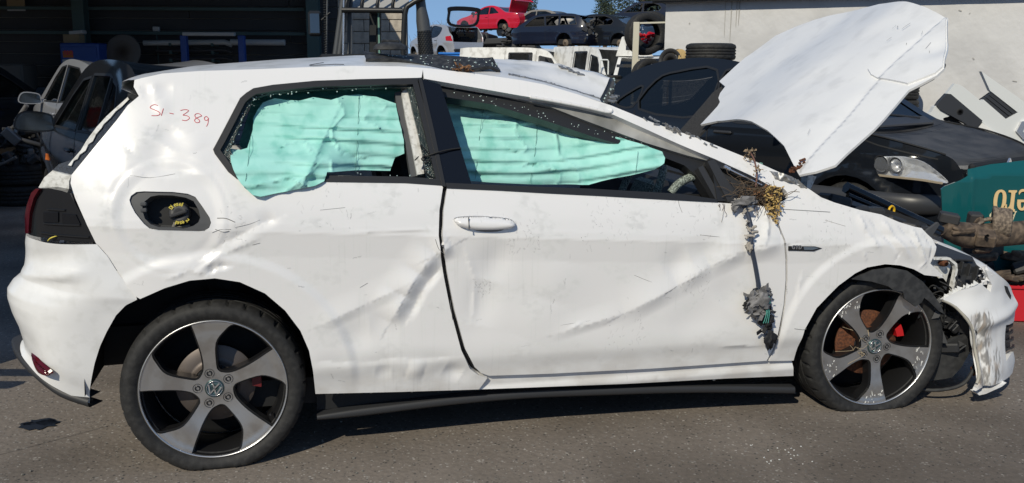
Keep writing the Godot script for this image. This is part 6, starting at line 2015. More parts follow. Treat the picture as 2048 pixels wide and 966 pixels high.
func build_shed() -> void:
	var o := thing("workshop_shed", "deep open-fronted workshop shed with dark boarded wall and steel posts", "building", Vector3(0, 0, 0))
	# back wall laid in courses, unlit inside, its end in the sun
	var z := -16.0
	var bl := Shape.new()
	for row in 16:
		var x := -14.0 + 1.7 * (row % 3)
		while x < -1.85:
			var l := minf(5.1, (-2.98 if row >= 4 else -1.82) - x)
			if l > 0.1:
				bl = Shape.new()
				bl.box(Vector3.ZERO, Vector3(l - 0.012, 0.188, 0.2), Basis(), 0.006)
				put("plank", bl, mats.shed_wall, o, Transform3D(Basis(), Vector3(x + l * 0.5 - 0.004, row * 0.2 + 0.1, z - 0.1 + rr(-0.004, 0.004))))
			x += 5.1
	for row in range(4, 16):
		var y := row * 0.2
		var x := -2.98 - (0.22 if row % 2 else 0.0)
		while x < -1.9:
			var l := minf(0.44, -1.82 - x)
			if x < -2.98:
				l += x + 2.98
				x = -2.98
			var s := Shape.new()
			s.box(Vector3.ZERO, Vector3(l - 0.012, 0.188, 0.2), Basis(), 0.006)
			put("block", s, mats.block, o, Transform3D(Basis(), Vector3(x + l * 0.5 - 0.004, y + 0.1, z - 0.1 + rr(-0.003, 0.003))))
			x += l
	var mo := Shape.new()
	mo.box(Vector3(-7.91, 1.6, z - 0.13), Vector3(12.18, 3.2, 0.2))
	put("mortar", mo, mats.mortar, o)
	var rf := Shape.new()
	rf.box(Vector3(-8.5, 3.5, -13.7), Vector3(11.2, 0.14, 5.4))
	rf.box(Vector3(-8.5, 3.0, -11.1), Vector3(11.2, 0.9, 0.12))
	rf.box(Vector3(-14.1, 1.75, -13.6), Vector3(0.2, 3.5, 5.2))
	put("roof", rf, mats.shed_dark, o)
	for x in [-12.2, -7.25, -3.35]:
		var c := Shape.new()
		for f in [-0.09, 0.09]:
			c.box(Vector3(0, 1.7, f), Vector3(0.2, 3.4, 0.016))
		c.box(Vector3(0, 1.7, 0), Vector3(0.014, 3.4, 0.17))
		put("steel_post", c, mats.shed_steel, o, Transform3D(Basis(), Vector3(x, 0, -15.78)))
	var rails := Shape.new()
	for y in [1.95, 2.35]:
		rails.box(Vector3(-8.7, y, -15.85), Vector3(10.4, 0.05, 0.05))
	put("wall_rail", rails, mats.shed_steel, o)
	# what stands along the back wall
	var cb := thing("tool_cabinet", "blue steel tool cabinet with an orange sticker at the back of the shed", "cabinet", Vector3(-6.95, 0, -15.2))
	var s := Shape.new()
	s.box(Vector3(0, 0.88, 0), Vector3(0.62, 1.76, 0.45), Basis(), 0.02)
	put("case", s, mats.cabinet_blue, cb)
	s = Shape.new()
	s.box(Vector3(0, 1.15, 0.232), Vector3(0.56, 1.1, 0.02), Basis(), 0.006)
	put("door", s, mats.cabinet_blue, cb)
	s = Shape.new()
	s.box(Vector3(-0.17, 1.58, 0.246), Vector3(0.16, 0.10, 0.006))
	put("orange_sticker", s, mats.orange, cb)
	s = Shape.new()
	s.box(Vector3(-0.2, 1.46, 0.246), Vector3(0.13, 0.08, 0.006))
	put("white_sticker", s, mats.pale_plastic, cb)
	letters(cb, "NO", Transform3D(Basis(), Vector3(-0.235, 1.545, 0.25)), 0.075, mats.red_ink, 0.002)
	var bx := thing("cardboard_box", "small brown box with a white corner on top of the blue cabinet", "box", Vector3(-7.12, 1.76, -15.2))
	s = Shape.new()
	s.box(Vector3(0, 0.07, 0), Vector3(0.26, 0.14, 0.2), Basis(), 0.006)
	put("carton", s, mats.cardboard, bx)
	s = Shape.new()
	s.box(Vector3(0.08, 0.17, 0.02), Vector3(0.22, 0.06, 0.16), Basis(Vector3.BACK, 0.1), 0.01)
	put("white_lid", s, mats.pale_plastic, bx)
	var dr := thing("round_drum_lid", "pale round disc leaning beside the blue cabinet", "drum lid", Vector3(-6.38, 1.35, -15.3))
	s = Shape.new()
	s.lathe([Vector2(0.0, 0.02), Vector2(0.27, 0.02), Vector2(0.29, 0.0), Vector2(0.28, -0.03), Vector2(0.0, -0.03)], 40)
	put("disc", s, mats.grey_bin, dr, Transform3D(Basis(Vector3.RIGHT, -0.15), Vector3(0, 0.28, 0)))
	s = Shape.new()
	s.box(Vector3(0, -0.66, 0), Vector3(0.5, 1.3, 0.35), Basis(), 0.02)
	put("stand", s, mats.shed_dark, dr)
	for k in 3:
		var pp := thing("exhaust_pipe", ["long pale pipe on the shed's wall rack, uppermost", "dark pipe on the shed's wall rack, middle one", "dark pipe on the shed's wall rack, lowest"][k], "pipe", Vector3(-5.4, 1.78 - 0.13 * k, -15.6))
		s = Shape.new()
		s.tube([Vector3(-0.75 + 0.2 * k, 0, 0), Vector3(0.6, 0.02, 0), Vector3(0.72, -0.02, 0)], 0.045 if k == 0 else 0.03, 12)
		put("tube", s, mats.pale_plastic if k == 0 else mats.junk_a, pp)
		s = Shape.new()
		s.box(Vector3(-0.3, -0.02, -0.1), Vector3(0.04, 0.05, 0.3))
		put("bracket", s, mats.shed_steel, pp)
		s = Shape.new()
		s.box(Vector3(0.4, -0.02, -0.1), Vector3(0.04, 0.05, 0.3))
		put("bracket", s, mats.shed_steel, pp)
	var fr := thing("steel_doorway", "tall blue steel doorway frame with a pale header at the back of the shed", "frame", Vector3(-4.95, 0, -15.3))
	s = Shape.new()
	s.box(Vector3(-0.42, 0.95, 0), Vector3(0.10, 1.9, 0.12), Basis(), 0.01)
	s.box(Vector3(0.52, 0.95, 0), Vector3(0.10, 1.9, 0.12), Basis(), 0.01)
	put("upright", s, mats.cabinet_blue, fr)
	s = Shape.new()
	s.box(Vector3(0.0, 1.92, 0.02), Vector3(0.85, 0.06, 0.1), Basis(), 0.01)
	put("header", s, mats.pale_plastic, fr)
	var ft := thing("pale_tube", "pale horizontal lamp tube on the shed's back wall, unlit", "lamp tube", Vector3(-4.25, 1.80, -15.6))
	s = Shape.new()
	s.tube([Vector3(-0.45, 0, 0), Vector3(0.45, 0, 0)], 0.05, 12)
	put("tube", s, mats.pale_plastic, ft)
	s = Shape.new()
	s.box(Vector3(0, 0.0, -0.1), Vector3(0.8, 0.05, 0.16))
	put("bracket", s, mats.shed_steel, ft)
	var sw := thing("switch_box", "small pale switch box on the shed wall above the pipes", "switch box", Vector3(-6.02, 2.02, -15.85))
	s = Shape.new()
	s.box(Vector3.ZERO, Vector3(0.11, 0.08, 0.06), Basis(), 0.01)
	put("case", s, mats.pale_plastic, sw)
	s = Shape.new()
	s.tube([Vector3(0, -0.04, 0), Vector3(0.0, -1.2, 0.0)], 0.01, 6)
	put("conduit", s, mats.shed_steel, sw)
	var sg := thing("wall_sign", "tan rectangular sign high on the shed's back wall", "sign", Vector3(-8.35, 2.42, -15.85))
	s = Shape.new()
	s.box(Vector3.ZERO, Vector3(0.30, 0.17, 0.02), Basis(), 0.004)
	put("board", s, mats.cardboard, sg)
	s = Shape.new()
	s.box(Vector3(0, -0.105, 0), Vector3(0.30, 0.025, 0.02))
	put("strip", s, mats.pale_plastic, sg)
	var fz := thing("white_appliance", "grey-white upright appliance deep in the shed beside the left post", "appliance", Vector3(-8.1, 0, -15.1))
	s = Shape.new()
	s.box(Vector3(0, 0.75, 0), Vector3(0.55, 1.35, 0.5), Basis(), 0.03)
	put("case", s, mats.grey_bin, fz)
	s = Shape.new()
	s.box(Vector3(-0.05, 1.1, 0.26), Vector3(0.18, 0.12, 0.02), Basis(), 0.005)
	put("panel", s, mats.pale_plastic, fz)
	var bc := thing("blue_canister", "blue plastic canister with a white label in front of the appliance", "canister", Vector3(-7.95, 0.55, -14.6))
	s = Shape.new()
	s.box(Vector3(0, 0.2, 0), Vector3(0.42, 0.42, 0.3), Basis(), 0.06)
	put("tank", s, mats.cabinet_blue, bc)
	s = Shape.new()
	s.box(Vector3(-0.05, 0.16, 0.152), Vector3(0.16, 0.08, 0.01))
	put("label_patch", s, mats.pale_plastic, bc)
	s = Shape.new()
	s.box(Vector3(0, -0.3, 0), Vector3(0.6, 0.5, 0.5), Basis(), 0.02)
	put("plinth", s, mats.shed_dark, bc)

func build_shade_side() -> void:
	# the high wall beyond the left edge of the photograph; its shade lies over the left of the yard
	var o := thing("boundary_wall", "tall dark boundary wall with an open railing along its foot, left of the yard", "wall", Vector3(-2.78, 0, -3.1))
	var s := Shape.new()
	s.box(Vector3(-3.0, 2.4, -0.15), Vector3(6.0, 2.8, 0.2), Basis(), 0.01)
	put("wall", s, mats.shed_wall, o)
	for k in 3:
		s = Shape.new()
		s.box(Vector3(-2.9, 0.44 + 0.14 * k, -0.1), Vector3(6.3, 0.06, 0.05), Basis(), 0.01)
		put("rail", s, mats.shed_steel, o)
	for k in 4:
		s = Shape.new()
		s.box(Vector3(-5.6 + 1.8 * k, 0.5, -0.15), Vector3(0.12, 1.0, 0.12))
		put("post", s, mats.shed_steel, o)

const SALOON := [2.05, 0.22, 2.16, 0.42, 2.12, 0.62, 1.95, 0.74, 1.45, 0.86, 1.05, 0.93, 0.55, 1.22, 0.25, 1.375, -0.15, 1.43, -0.75, 1.40, -1.15, 1.27, -1.55, 1.03, -1.75, 0.98, -2.08, 0.95, -2.2, 0.70, -2.2, 0.42, -2.1, 0.22]
const HATCH := [1.85, 0.22, 1.98, 0.42, 1.94, 0.62, 1.75, 0.76, 1.25, 0.90, 0.95, 0.97, 0.45, 1.27, 0.15, 1.42, -0.3, 1.475, -1.0, 1.44, -1.45, 1.36, -1.66, 1.15, -1.86, 0.98, -1.92, 0.70, -1.94, 0.45, -1.86, 0.22]

const OLD_HATCH := [2.0, 0.22, 2.1, 0.42, 2.06, 0.62, 1.85, 0.75, 1.4, 0.88, 1.0, 0.95, 0.5, 1.24, 0.2, 1.40, -0.2, 1.46, -0.9, 1.45, -1.3, 1.37, -1.62, 1.12, -1.82, 0.98, -1.92, 0.7, -1.92, 0.42, -1.85, 0.22]

func build_left_cars() -> void:
	var sp := {"paint": mats.paint_charcoal, "top_paint": mats.dusty_black, "half": 0.86, "belt": 0.93, "tumble": 0.36, "top": OLD_HATCH, "arches": [Vector3(1.32, 0.30, 0.355), Vector3(-1.22, 0.30, 0.355)],
		"wins": [[0.72, 0.96, 0.36, 1.20, 0.12, 1.32, -0.12, 1.34, -0.12, 0.97], [-0.19, 0.97, -0.19, 1.36, -0.70, 1.36, -0.98, 1.29, -1.10, 1.14, -1.02, 1.0]],
		"glass": [Vector2(0.98, 0.28), Vector2(-1.28, -1.8)], "gaps": [[0.85, 0.25, 0.86, 0.8, 0.80, 0.95], [-0.16, 0.25, -0.16, 0.96], [-1.14, 0.96, -1.04, 0.75, -0.88, 0.6]],
		"handles": [Vector2(0.0, 0.82), Vector2(-0.95, 0.84)], "wheels": "tyre", "step": 0.05, "crown": 0.05}
	var t := PI / 2 + deg_to_rad(35)
	var f := Vector3(cos(t), 0, -sin(t))
	var c := Vector3(-2.40, 0, -5.62) + f * 1.3 + Vector3(sin(t), 0, cos(t)) * 0.80
	var car := make_car("dark_hatchback", "dusty dark grey hatchback parked nose-in behind the wrecked car's tail", c + Vector3(0, -0.02, 0), t, sp)
	side_mirror(car, Vector3(0.70, 0.99, -0.99), -1.0, mats.paint_black, 1.15)
	side_mirror(car, Vector3(0.70, 0.99, 0.99), 1.0, mats.paint_black, 1.15)
	lamp(car, "side_indicator", [1.02, 0.66, 1.10, 0.66, 1.10, 0.71, 1.02, 0.71], sp, -1.0, mats.orange)
	lamp(car, "side_indicator", [1.02, 0.66, 1.10, 0.66, 1.10, 0.71, 1.02, 0.71], sp, 1.0, mats.orange)
	for sg in [-1.0, 1.0]:
		lamp(car, "tail_lamp", [-1.90, 0.68, -1.70, 0.72, -1.68, 0.88, -1.84, 0.9], sp, sg, mats.red_tail)
	var dv := Shape.new()
	for sg in [-1.0, 1.0]:
		dv = Shape.new()
		dv.box(Vector3(-0.80, 1.17, (car_side(sp, -0.80, 1.17) + 0.0) * sg), Vector3(0.03, 0.36, 0.02), Basis(Vector3.RIGHT, -0.33 * sg))
		put("window_divider", dv, mats.frame_black, car)
	# silver car beyond it
	var s2 := {"paint": mats.paint_silver, "half": 0.86, "belt": 0.95, "tumble": 0.34, "top": HATCH, "arches": [Vector3(1.2, 0.30, 0.36), Vector3(-1.25, 0.30, 0.36)],
		"wins": [[0.62, 0.99, 0.28, 1.26, 0.05, 1.38, -0.2, 1.40, -0.2, 1.0], [-0.28, 1.0, -0.28, 1.40, -0.9, 1.37, -1.2, 1.26, -1.15, 1.04]],
		"glass": [Vector2(0.92, 0.18), Vector2(-1.42, -1.84)], "gaps": [[-0.24, 0.25, -0.24, 1.0]], "handles": [Vector2(-0.1, 0.86)], "wheels": "tyre", "step": 0.06, "crown": 0.06}
	t = PI / 2 + deg_to_rad(36)
	f = Vector3(cos(t), 0, -sin(t))
	var sc := make_car("silver_hatchback", "silver hatchback parked nose-in beyond the dark grey hatchback, in front of the shed", Vector3(-4.15, 0.0, -9.3) + f * 1.75 + Vector3(sin(t), 0, cos(t)) * 0.72, t, s2)
	side_mirror(sc, Vector3(0.55, 1.02, -1.0), -1.0, mats.paint_silver)
	side_mirror(sc, Vector3(0.55, 1.02, 1.0), 1.0, mats.paint_silver)
	for sg in [-1.0, 1.0]:
		lamp(sc, "tail_lamp", [-1.90, 0.72, -1.62, 0.76, -1.58, 0.98, -1.80, 1.0], s2, sg, mats.red_tail, 0.012)
		lamp(sc, "lamp_rim", [-1.86, 0.99, -1.58, 0.97, -1.50, 1.03, -1.72, 1.1, -1.8, 1.05], s2, sg, mats.truck_white, 0.008)
	# the tail of a car cut off by the left edge
	var s3 := s2.duplicate()
	s3.paint = mats.van_white
	var ec := make_car("grey_hatchback", "dirty grey hatchback cut off by the left edge of the photo", Vector3(-5.95, 0, -8.0), PI / 2 + deg_to_rad(14), s3)
	side_mirror(ec, Vector3(0.55, 1.02, 1.0), 1.0, mats.paint_black)
	var s4 := sp.duplicate()
	s4.paint = mats.paint_black
	var dc := make_car("black_saloon", "black saloon deep in the shed's shade at the far left", Vector3(-7.75, 0, -12.6), PI / 2 - deg_to_rad(6), s4)
	side_mirror(dc, Vector3(0.70, 1.02, 1.02), 1.0, mats.paint_black, 1.2)
	# heap of engine parts on a tyre
	tyre("worn tyre lying flat under the heap of engine parts at the left", Vector3(-5.05, 0.1, -9.45), FLAT, 1.05)
	tyre("second worn tyre lying flat beneath the heap of engine parts", Vector3(-5.05, 0.31, -9.45), FLAT, 1.05)
	var hp := thing("engine_heap", "heap of stripped engine and gearbox parts between the parked cars", "scrap heap", Vector3(-4.95, 0.36, -9.45))
	var q := Shape.new()
	var q2 := Shape.new()
	for k in 150:
		var a := rr(0, TAU)
		var r := rr(0, 0.45)
		var p := Vector3(cos(a) * r, rr(0.0, 0.55) * (1.0 - r * 0.9), sin(a) * r)
		var tb := Basis.from_euler(Vector3(rr(0, 6), rr(0, 6), rr(0, 6)))
		var tgt := q if k % 3 else q2
		if k % 2: tgt.box(p, Vector3(rr(0.04, 0.2), rr(0.03, 0.1), rr(0.03, 0.12)), tb, 0.01)
		else: tgt.tube([p, p + tb * Vector3(rr(0.05, 0.2), 0.02, 0), p + tb * Vector3(rr(0.1, 0.3), rr(-0.1, 0.1), 0)], rr(0.012, 0.04), 8)
	tag(put("dark_parts", q, mats.junk_a, hp), "", "", "", "stuff")
	tag(put("bright_parts", q2, mats.junk_b, hp), "", "", "", "stuff")

const SMALL_HATCH := [1.84, 0.22, 1.95, 0.42, 1.945, 0.62, 1.91, 0.76, 1.80, 0.845, 1.38, 0.945, 1.04, 1.01, 0.60, 1.27, 0.22, 1.44, -0.3, 1.52, -0.85, 1.49, -1.25, 1.36, -1.55, 1.13, -1.80, 0.98, -1.90, 0.72, -1.92, 0.42, -1.84, 0.22]
const VAN := [2.2, 0.25, 2.35, 0.5, 2.3, 0.8, 1.95, 1.02, 1.55, 1.15, 1.0, 1.85, 0.7, 2.0, 0.2, 2.06, -1.0, 2.07, -2.2, 2.06, -2.35, 1.9, -2.38, 1.0, -2.36, 0.5, -2.3, 0.25]

func build_right_car() -> void:
	var sp := {"paint": mats.paint_black, "top_paint": mats.dusty_grey, "half": 0.83, "belt": 0.98, "tumble": 0.34, "top": SMALL_HATCH, "arches": [Vector3(1.18, 0.29, 0.35), Vector3(-1.25, 0.29, 0.35)],
		"wins": [[0.72, 1.02, 0.42, 1.27, 0.18, 1.37, -0.1, 1.41, -0.1, 1.03], [-0.2, 1.035, -0.2, 1.415, -0.62, 1.40, -0.86, 1.32, -0.98, 1.06], [-1.07, 1.075, -1.0, 1.26, -1.12, 1.22, -1.30, 1.10]],
		"soft": true, "glass": [Vector2(1.02, 0.24), Vector2(-1.25, -1.6)], "gaps": [[0.86, 0.25, 0.88, 0.8, 0.80, 1.0], [-0.15, 0.25, -0.15, 1.02], [-1.03, 1.04, -0.98, 0.8, -0.86, 0.6], [1.80, 0.80, 1.40, 0.88, 1.06, 0.98]],
		"handles": [Vector2(0.02, 0.90), Vector2(-0.86, 0.90)], "handle_paint": mats.black_plastic, "wheels": "tyre", "step": 0.045, "crown": 0.06}
	var t := deg_to_rad(-50.0)
	var car := make_car("black_hatchback", "small black hatchback behind the raised white bonnet, one headlamp showing", Vector3(2.416, -0.02, -8.358), t, sp)
	# headlamp set round the corner: bright bowl, lens, dull lower edge
	var inv := car.transform.affine_inverse()
	var ring := [Vector3(2.776, 0.756, -7.020), Vector3(2.873, 0.792, -6.800), Vector3(2.923, 0.802, -6.660), Vector3(2.955, 0.778, -6.500), Vector3(2.984, 0.720, -6.380), Vector3(3.015, 0.659, -6.300), Vector3(2.989, 0.642, -6.330), Vector3(2.921, 0.642, -6.500), Vector3(2.853, 0.637, -6.720), Vector3(2.807, 0.645, -6.980), Vector3(2.792, 0.694, -7.030)]
	var loc := []
	for k in ring.size(): loc.append(inv * ring[k] + Vector3(0.03, 0, [0.20, 0.17, 0.15, 0.12, 0.09, 0.08, 0.08, 0.12, 0.16, 0.19, 0.20][k]))
	var n: Vector3 = (loc[3] - loc[0]).cross(loc[9] - loc[0]).normalized()
	if n.z < 0: n = -n
	var e1: Vector3 = (loc[5] - loc[0]).normalized()
	var e2: Vector3 = n.cross(e1)
	var poly := PackedVector2Array()
	for p in loc: poly.append(Vector2((p - loc[0]).dot(e1), (p - loc[0]).dot(e2)))
	poly = round_poly(poly, 3)
	var frame := Transform3D(Basis(e1, e2, n), loc[0])
	var hs := Shape.new()
	hs.panel(poly, [], func(a, b):
		var d := minf(edge_gap(Vector2(a, b), poly), 0.05)
		return Vector3(a, b, -0.7 * d + 0.006 * sin(a * 60.0) * sin(b * 45.0) * smoothstep(0.01, 0.04, d)), 0.014, 0.03)
	var hl := put("headlamp", hs, mats.headlamp_lens, car, frame)
	var bowl := Shape.new()
	for c in [Vector2(0.165, -0.008), Vector2(0.30, 0.014)]:
		var r := 0.060 if c.x < 0.2 else 0.052
		bowl.place = Transform3D(Basis(), Vector3(c.x, c.y, -0.018))
		bowl.lathe([Vector2(r, 0.028), Vector2(r * 0.95, 0.02), Vector2(r * 0.7, -0.012), Vector2(0.014, -0.03), Vector2(0.012, 0.0), Vector2(0.0, 0.004)], 28)
	bowl.place = Transform3D()
	put("reflector", bowl, mats.lamp_bowl, hl)
	var ln := Shape.new()
	ln.panel(grow(poly, -0.004), [], func(a, b): return Vector3(a, b, 0.012 + 0.12 * minf(edge_gap(Vector2(a, b), poly), 0.06)), 0.014, 0.0)
	put("lens", ln, mats.clear_lens, hl)
	var hd := Shape.new()
	for c in [Vector3(0.165, 0.060, -0.008), Vector3(0.30, 0.052, 0.014)]:
		hd.place = Transform3D(Basis(), Vector3(c.x, c.z, -0.016))
		hd.lathe([Vector2(c.y + 0.008, 0.032), Vector2(c.y + 0.002, 0.034), Vector2(c.y - 0.006, 0.026)], 28)
	hd.place = Transform3D()
	hd.box(Vector3(0.235, 0.0, -0.004), Vector3(0.014, 0.10, 0.012), Basis(Vector3.BACK, 0.4), 0.003)
	tag(put("bulb_surround", hd, mats.bezel_dark, hl), "", "", "", "stuff")
	var am := Shape.new()
	am.panel(ribbon(poly.slice(poly.size() * 6 / 11, poly.size() * 10 / 11), 0.007), [], func(a, b): return Vector3(a, b, 0.014), 0.014, 0.01)
	put("dull_edge", am, mats.lamp_amber, hl)
	# nose: grille openings with slats and the chevron emblem, rubbing strip
	var gr := Shape.new()
	for k in 3:
		gr.box(Vector3(1.962 + 0.006 * k, 0.735 - 0.05 * k, 0.0), Vector3(0.05, 0.022, 0.95 - 0.06 * k), Basis(Vector3.BACK, 0.2), 0.012)
	put("grille_slat", gr, mats.black_plastic, car)
	for sg in [1.0, -1.0]:
		var bg := Shape.new()
		var gl := []
		for q in [[1.02, 0.995], [1.38, 0.945], [1.6, 0.90], [1.76, 0.858], [1.84, 0.83]]: gl.append(Vector3(q[0], q[1] + 0.004, (car_side(sp, q[0], q[1]) + 0.004) * sg))
		bg.tube(smooth_line(gl, 4), 0.007, 6)
		put("bonnet_gap", bg, mats.black_part, car)
	var gd := Shape.new()
	gd.box(Vector3(1.945, 0.685, 0), Vector3(0.05, 0.17, 1.0), Basis(Vector3.BACK, 0.1), 0.02)
	put("grille_opening", gd, mats.black_part, car)
	var em := Shape.new()
	for k in 2:
		em.prism(PackedVector2Array([Vector2(-0.075, -0.035), Vector2(-0.045, -0.035), Vector2(0.0, 0.015), Vector2(0.045, -0.035), Vector2(0.075, -0.035), Vector2(0.0, 0.05)]), 0.0, 0.014, Transform3D(Basis(Vector3.UP, PI / 2), Vector3(1.995, 0.735 - 0.06 * k, 0.0)))
	put("emblem", em, mats.chrome, car)
	var bump := Shape.new()
	var bl := []
	for q in [[0.9, 0.87], [1.5, 0.84], [1.74, 0.74], [1.90, 0.5], [1.97, 0.2], [1.98, -0.2], [1.90, -0.5], [1.74, -0.74]]: bl.append(Vector3(q[0], 0.47, q[1]))
	bl = smooth_line(bl, 4)
	bump.patch(bl.size() - 1, 6, func(s, q):
		var p: Vector3 = bl[int(round(s * (bl.size() - 1)))]
		var a := lerpf(-PI / 2, PI / 2, q)
		var o := Vector3(p.x - 0.9, 0, p.z * 0.9).normalized()
		return p + o * cos(a) * 0.05 + Vector3(0, sin(a) * 0.075, 0))
	put("bumper_strip", bump, mats.bezel_dark, car)
	var wp := Shape.new()
	wp.tube([Vector3(1.02, 1.03, 0.1), Vector3(0.9, 1.08, 0.62)], 0.012, 6)
	wp.tube([Vector3(1.04, 1.025, -0.5), Vector3(0.92, 1.075, 0.05)], 0.012, 6)
	put("wiper", wp, mats.black_plastic, car)
	var sc := Shape.new()
	sc.box(Vector3(1.05, 1.0, 0), Vector3(0.12, 0.03, 1.3), Basis(Vector3.BACK, -0.5), 0.01)
	put("scuttle", sc, mats.bezel_dark, car)
	side_mirror(car, Vector3(0.62, 1.05, 0.95), 1.0, mats.paint_black)

func build_right_parts() -> void:
	# front panel off a lorry, leaning in the corner
	var z := -8.7
	var tr := thing("lorry_front_panel", "white lorry front panel with vents and a diamond emblem, tilted beside the black car's nose", "lorry panel", Vector3(0, 0, z))
	var s := Shape.new()
	s.prism(P([4.064, 1.187, 4.134, 1.284, 4.206, 1.261, 4.399, 1.119, 4.415, 1.138, 4.646, 0.957, 4.752, 1.019, 4.493, 1.203, 4.468, 1.221, 4.371, 1.396, 4.934, 1.034, 4.991, 0.525, 4.658, 0.751, 4.417, 0.933]), -0.05, 0.0)
	put("shell", s, mats.truck_white, tr)
	s = Shape.new()
	s.prism(P([4.418, 0.923, 4.657, 0.756, 4.99, 0.535, 5.007, 0.382, 4.725, 0.562, 4.36, 0.843]), -0.05, 0.02)
	put("lower_rail", s, mats.van_white, tr)
	s = Shape.new()
	s.prism(P([3.97, 1.079, 3.991, 1.117, 4.054, 1.191, 4.092, 1.187, 4.412, 0.942, 4.359, 0.857, 4.264, 0.908, 4.007, 1.042]), -0.03, 0.03)
	put("lamp_blank", s, mats.bezel_dark, tr)
	s = Shape.new()
	s.lathe([Vector2(0.0, 0.0), Vector2(0.03, 0.0), Vector2(0.032, -0.01)], 20)
	var dc := [4.192, 1.025]
	put("blank_boss", s, mats.black_part, tr, Transform3D(Basis(), Vector3(dc[0], dc[1], 0.035)))
	s = Shape.new()
	s.prism(round_poly(P([3.883, 0.953, 3.934, 1.019, 3.975, 1.079, 4.093, 1.02, 4.106, 0.982, 4.052, 0.963, 4.028, 0.916]), 3), -0.06, 0.01)
	put("corner_cap", s, mats.truck_white, tr)
	s = Shape.new()
	s.prism(P([4.407, 1.133, 4.498, 1.203, 4.757, 1.019, 4.646, 0.953]), -0.08, -0.06)
	put("vent_back", s, mats.black_part, tr)
	for k in 3:
		var f := 0.2 + 0.3 * k
		var a := P([4.407, 1.133, 4.498, 1.203, 4.757, 1.019, 4.646, 0.953])
		s = Shape.new()
		s.prism(ribbon(PackedVector2Array([a[0].lerp(a[1], f), a[3].lerp(a[2], f)]), 0.014), -0.05, -0.01)
		put("vent_slat", s, mats.bezel_dark, tr)
	s = Shape.new()
	var em := P([4.742, 0.845, 4.78, 0.935, 4.881, 0.959, 4.964, 0.894, 4.918, 0.79, 4.817, 0.771])
	var ei := P([4.799, 0.846, 4.813, 0.893, 4.877, 0.907, 4.909, 0.879, 4.885, 0.832, 4.84, 0.818])
	s.panel(em, [ei], func(a, b): return Vector3(a, b, 0.03), 0.02, 0.03)
	put("emblem", s, mats.chrome, tr)
	for c in [[4.57, 0.774], [4.734, 0.662]]:
		s = Shape.new()
		s.box(Vector3(c[0], c[1], 0.022), Vector3(0.10, 0.045, 0.012), Basis(Vector3.BACK, -0.6), 0.003)
		put("clip_slot", s, mats.rusty_beam, tr)
	s = Shape.new()
	s.prism(P([4.071, 0.963, 4.114, 1.001, 4.567, 0.713, 4.634, 0.523, 4.563, 0.523, 4.326, 0.758]), -0.08, -0.04)
	put("strut", s, mats.black_part, tr)
	s = Shape.new()
	s.box(Vector3(4.7, 0.32, -0.2), Vector3(1.6, 0.62, 0.5), Basis(), 0.05)
	put("lower_bumper", s, mats.bezel_dark, tr)
	# bonnet off a painted van, upside down
	var te := thing("teal_bonnet", "teal van bonnet stood upside down, cream and gold lettering inverted on it", "bonnet", Vector3(0, 0, -5.3))
	var s2 := Shape.new()
	var tp := P([2.51, 0.718, 2.526, 0.736, 2.65, 0.801, 2.661, 0.836, 2.794, 0.866, 2.96, 0.885, 3.066, 0.893, 3.146, 0.185, 2.578, 0.181])
	var tw := func(a, b):
		var top: float = 0.795 + 0.05 * smoothstep(2.55, 2.9, a)
		return Vector3(a, b, -0.9 * maxf(0.0, b - top + 0.02) - 0.03 * smoothstep(2.62, 2.5, a) + 0.004 * smoothstep(0.012, 0.0, absf(a - 2.685)))
	s2.panel(tp, [], tw, 0.02, 0.02)
	put("skin", s2, mats.paint_teal, te)
	var up := Basis(Vector3.BACK, PI)
	var o1 := [2.885, 0.779, 2.937, 0.776, 3.015, 0.783]
	letters(te, "o", Transform3D(up, Vector3(o1[0], o1[1], 0.008)), 0.165, mats.gold_print, 0.004, true, 0.62)
	letters(te, "r", Transform3D(up, Vector3(o1[2], o1[3], 0.008)), 0.165, mats.gold_print, 0.004, true, 0.62)
	letters(te, "e", Transform3D(up, Vector3(o1[4], o1[5], 0.008)), 0.165, mats.gold_print, 0.004, true, 0.62)
	var a1 := [2.948, 0.618, 2.827, 0.605]
	letters(te, "Auto", Transform3D(up, Vector3(a1[0], a1[1], 0.006)), 0.062, mats.cream_print, 0.003, true, 0.75)
	letters(te, "s", Transform3D(up, Vector3(a1[2] - 0.01, a1[3], 0.006)), 0.062, mats.cream_print, 0.003, true, 0.75)
	# axle, rusty
	var ax := thing("rusty_axle", "rusty axle beam with a brake drum lying in front of the teal bonnet", "axle", Vector3(2.6, 0.5, -4.95))
	var c0 := Vector3(2.6, 0.5, -4.95)
	var q := [Vector3(2.334, 0.565, -4.900), Vector3(2.470, 0.521, -4.920), Vector3(2.636, 0.516, -4.950), Vector3(2.923, 0.531, -5.000)]
	var pts := []
	for p in q: pts.append(p - c0)
	s = Shape.new()
	s.tube(smooth_line(pts, 5), [0.045, 0.05, 0.055, 0.06, 0.066, 0.07, 0.07, 0.07, 0.066, 0.066, 0.066, 0.066, 0.066, 0.066, 0.066, 0.066], 16)
	put("beam", s, mats.rusty_beam, ax)
	var dp: Vector3 = ([Vector3(2.681, 0.583, -4.950)])[0] - c0
	s = Shape.new()
	s.lathe([Vector2(0.0, 0.045), Vector2(0.075, 0.045), Vector2(0.082, 0.035), Vector2(0.085, -0.03), Vector2(0.092, -0.034), Vector2(0.092, -0.05), Vector2(0.07, -0.052), Vector2(0.0, -0.045)], 40)
	put("brake_drum", s, mats.old_iron, ax, Transform3D(Basis(Vector3.UP, 1.15), dp))
	s = Shape.new()
	s.tube(smooth_line([([Vector3(2.508, 0.521, -4.920)])[0] - c0, ([Vector3(2.533, 0.571, -4.920)])[0] - c0, ([Vector3(2.581, 0.601, -4.940)])[0] - c0, ([Vector3(2.640, 0.608, -4.950)])[0] - c0], 4), 0.011, 8)
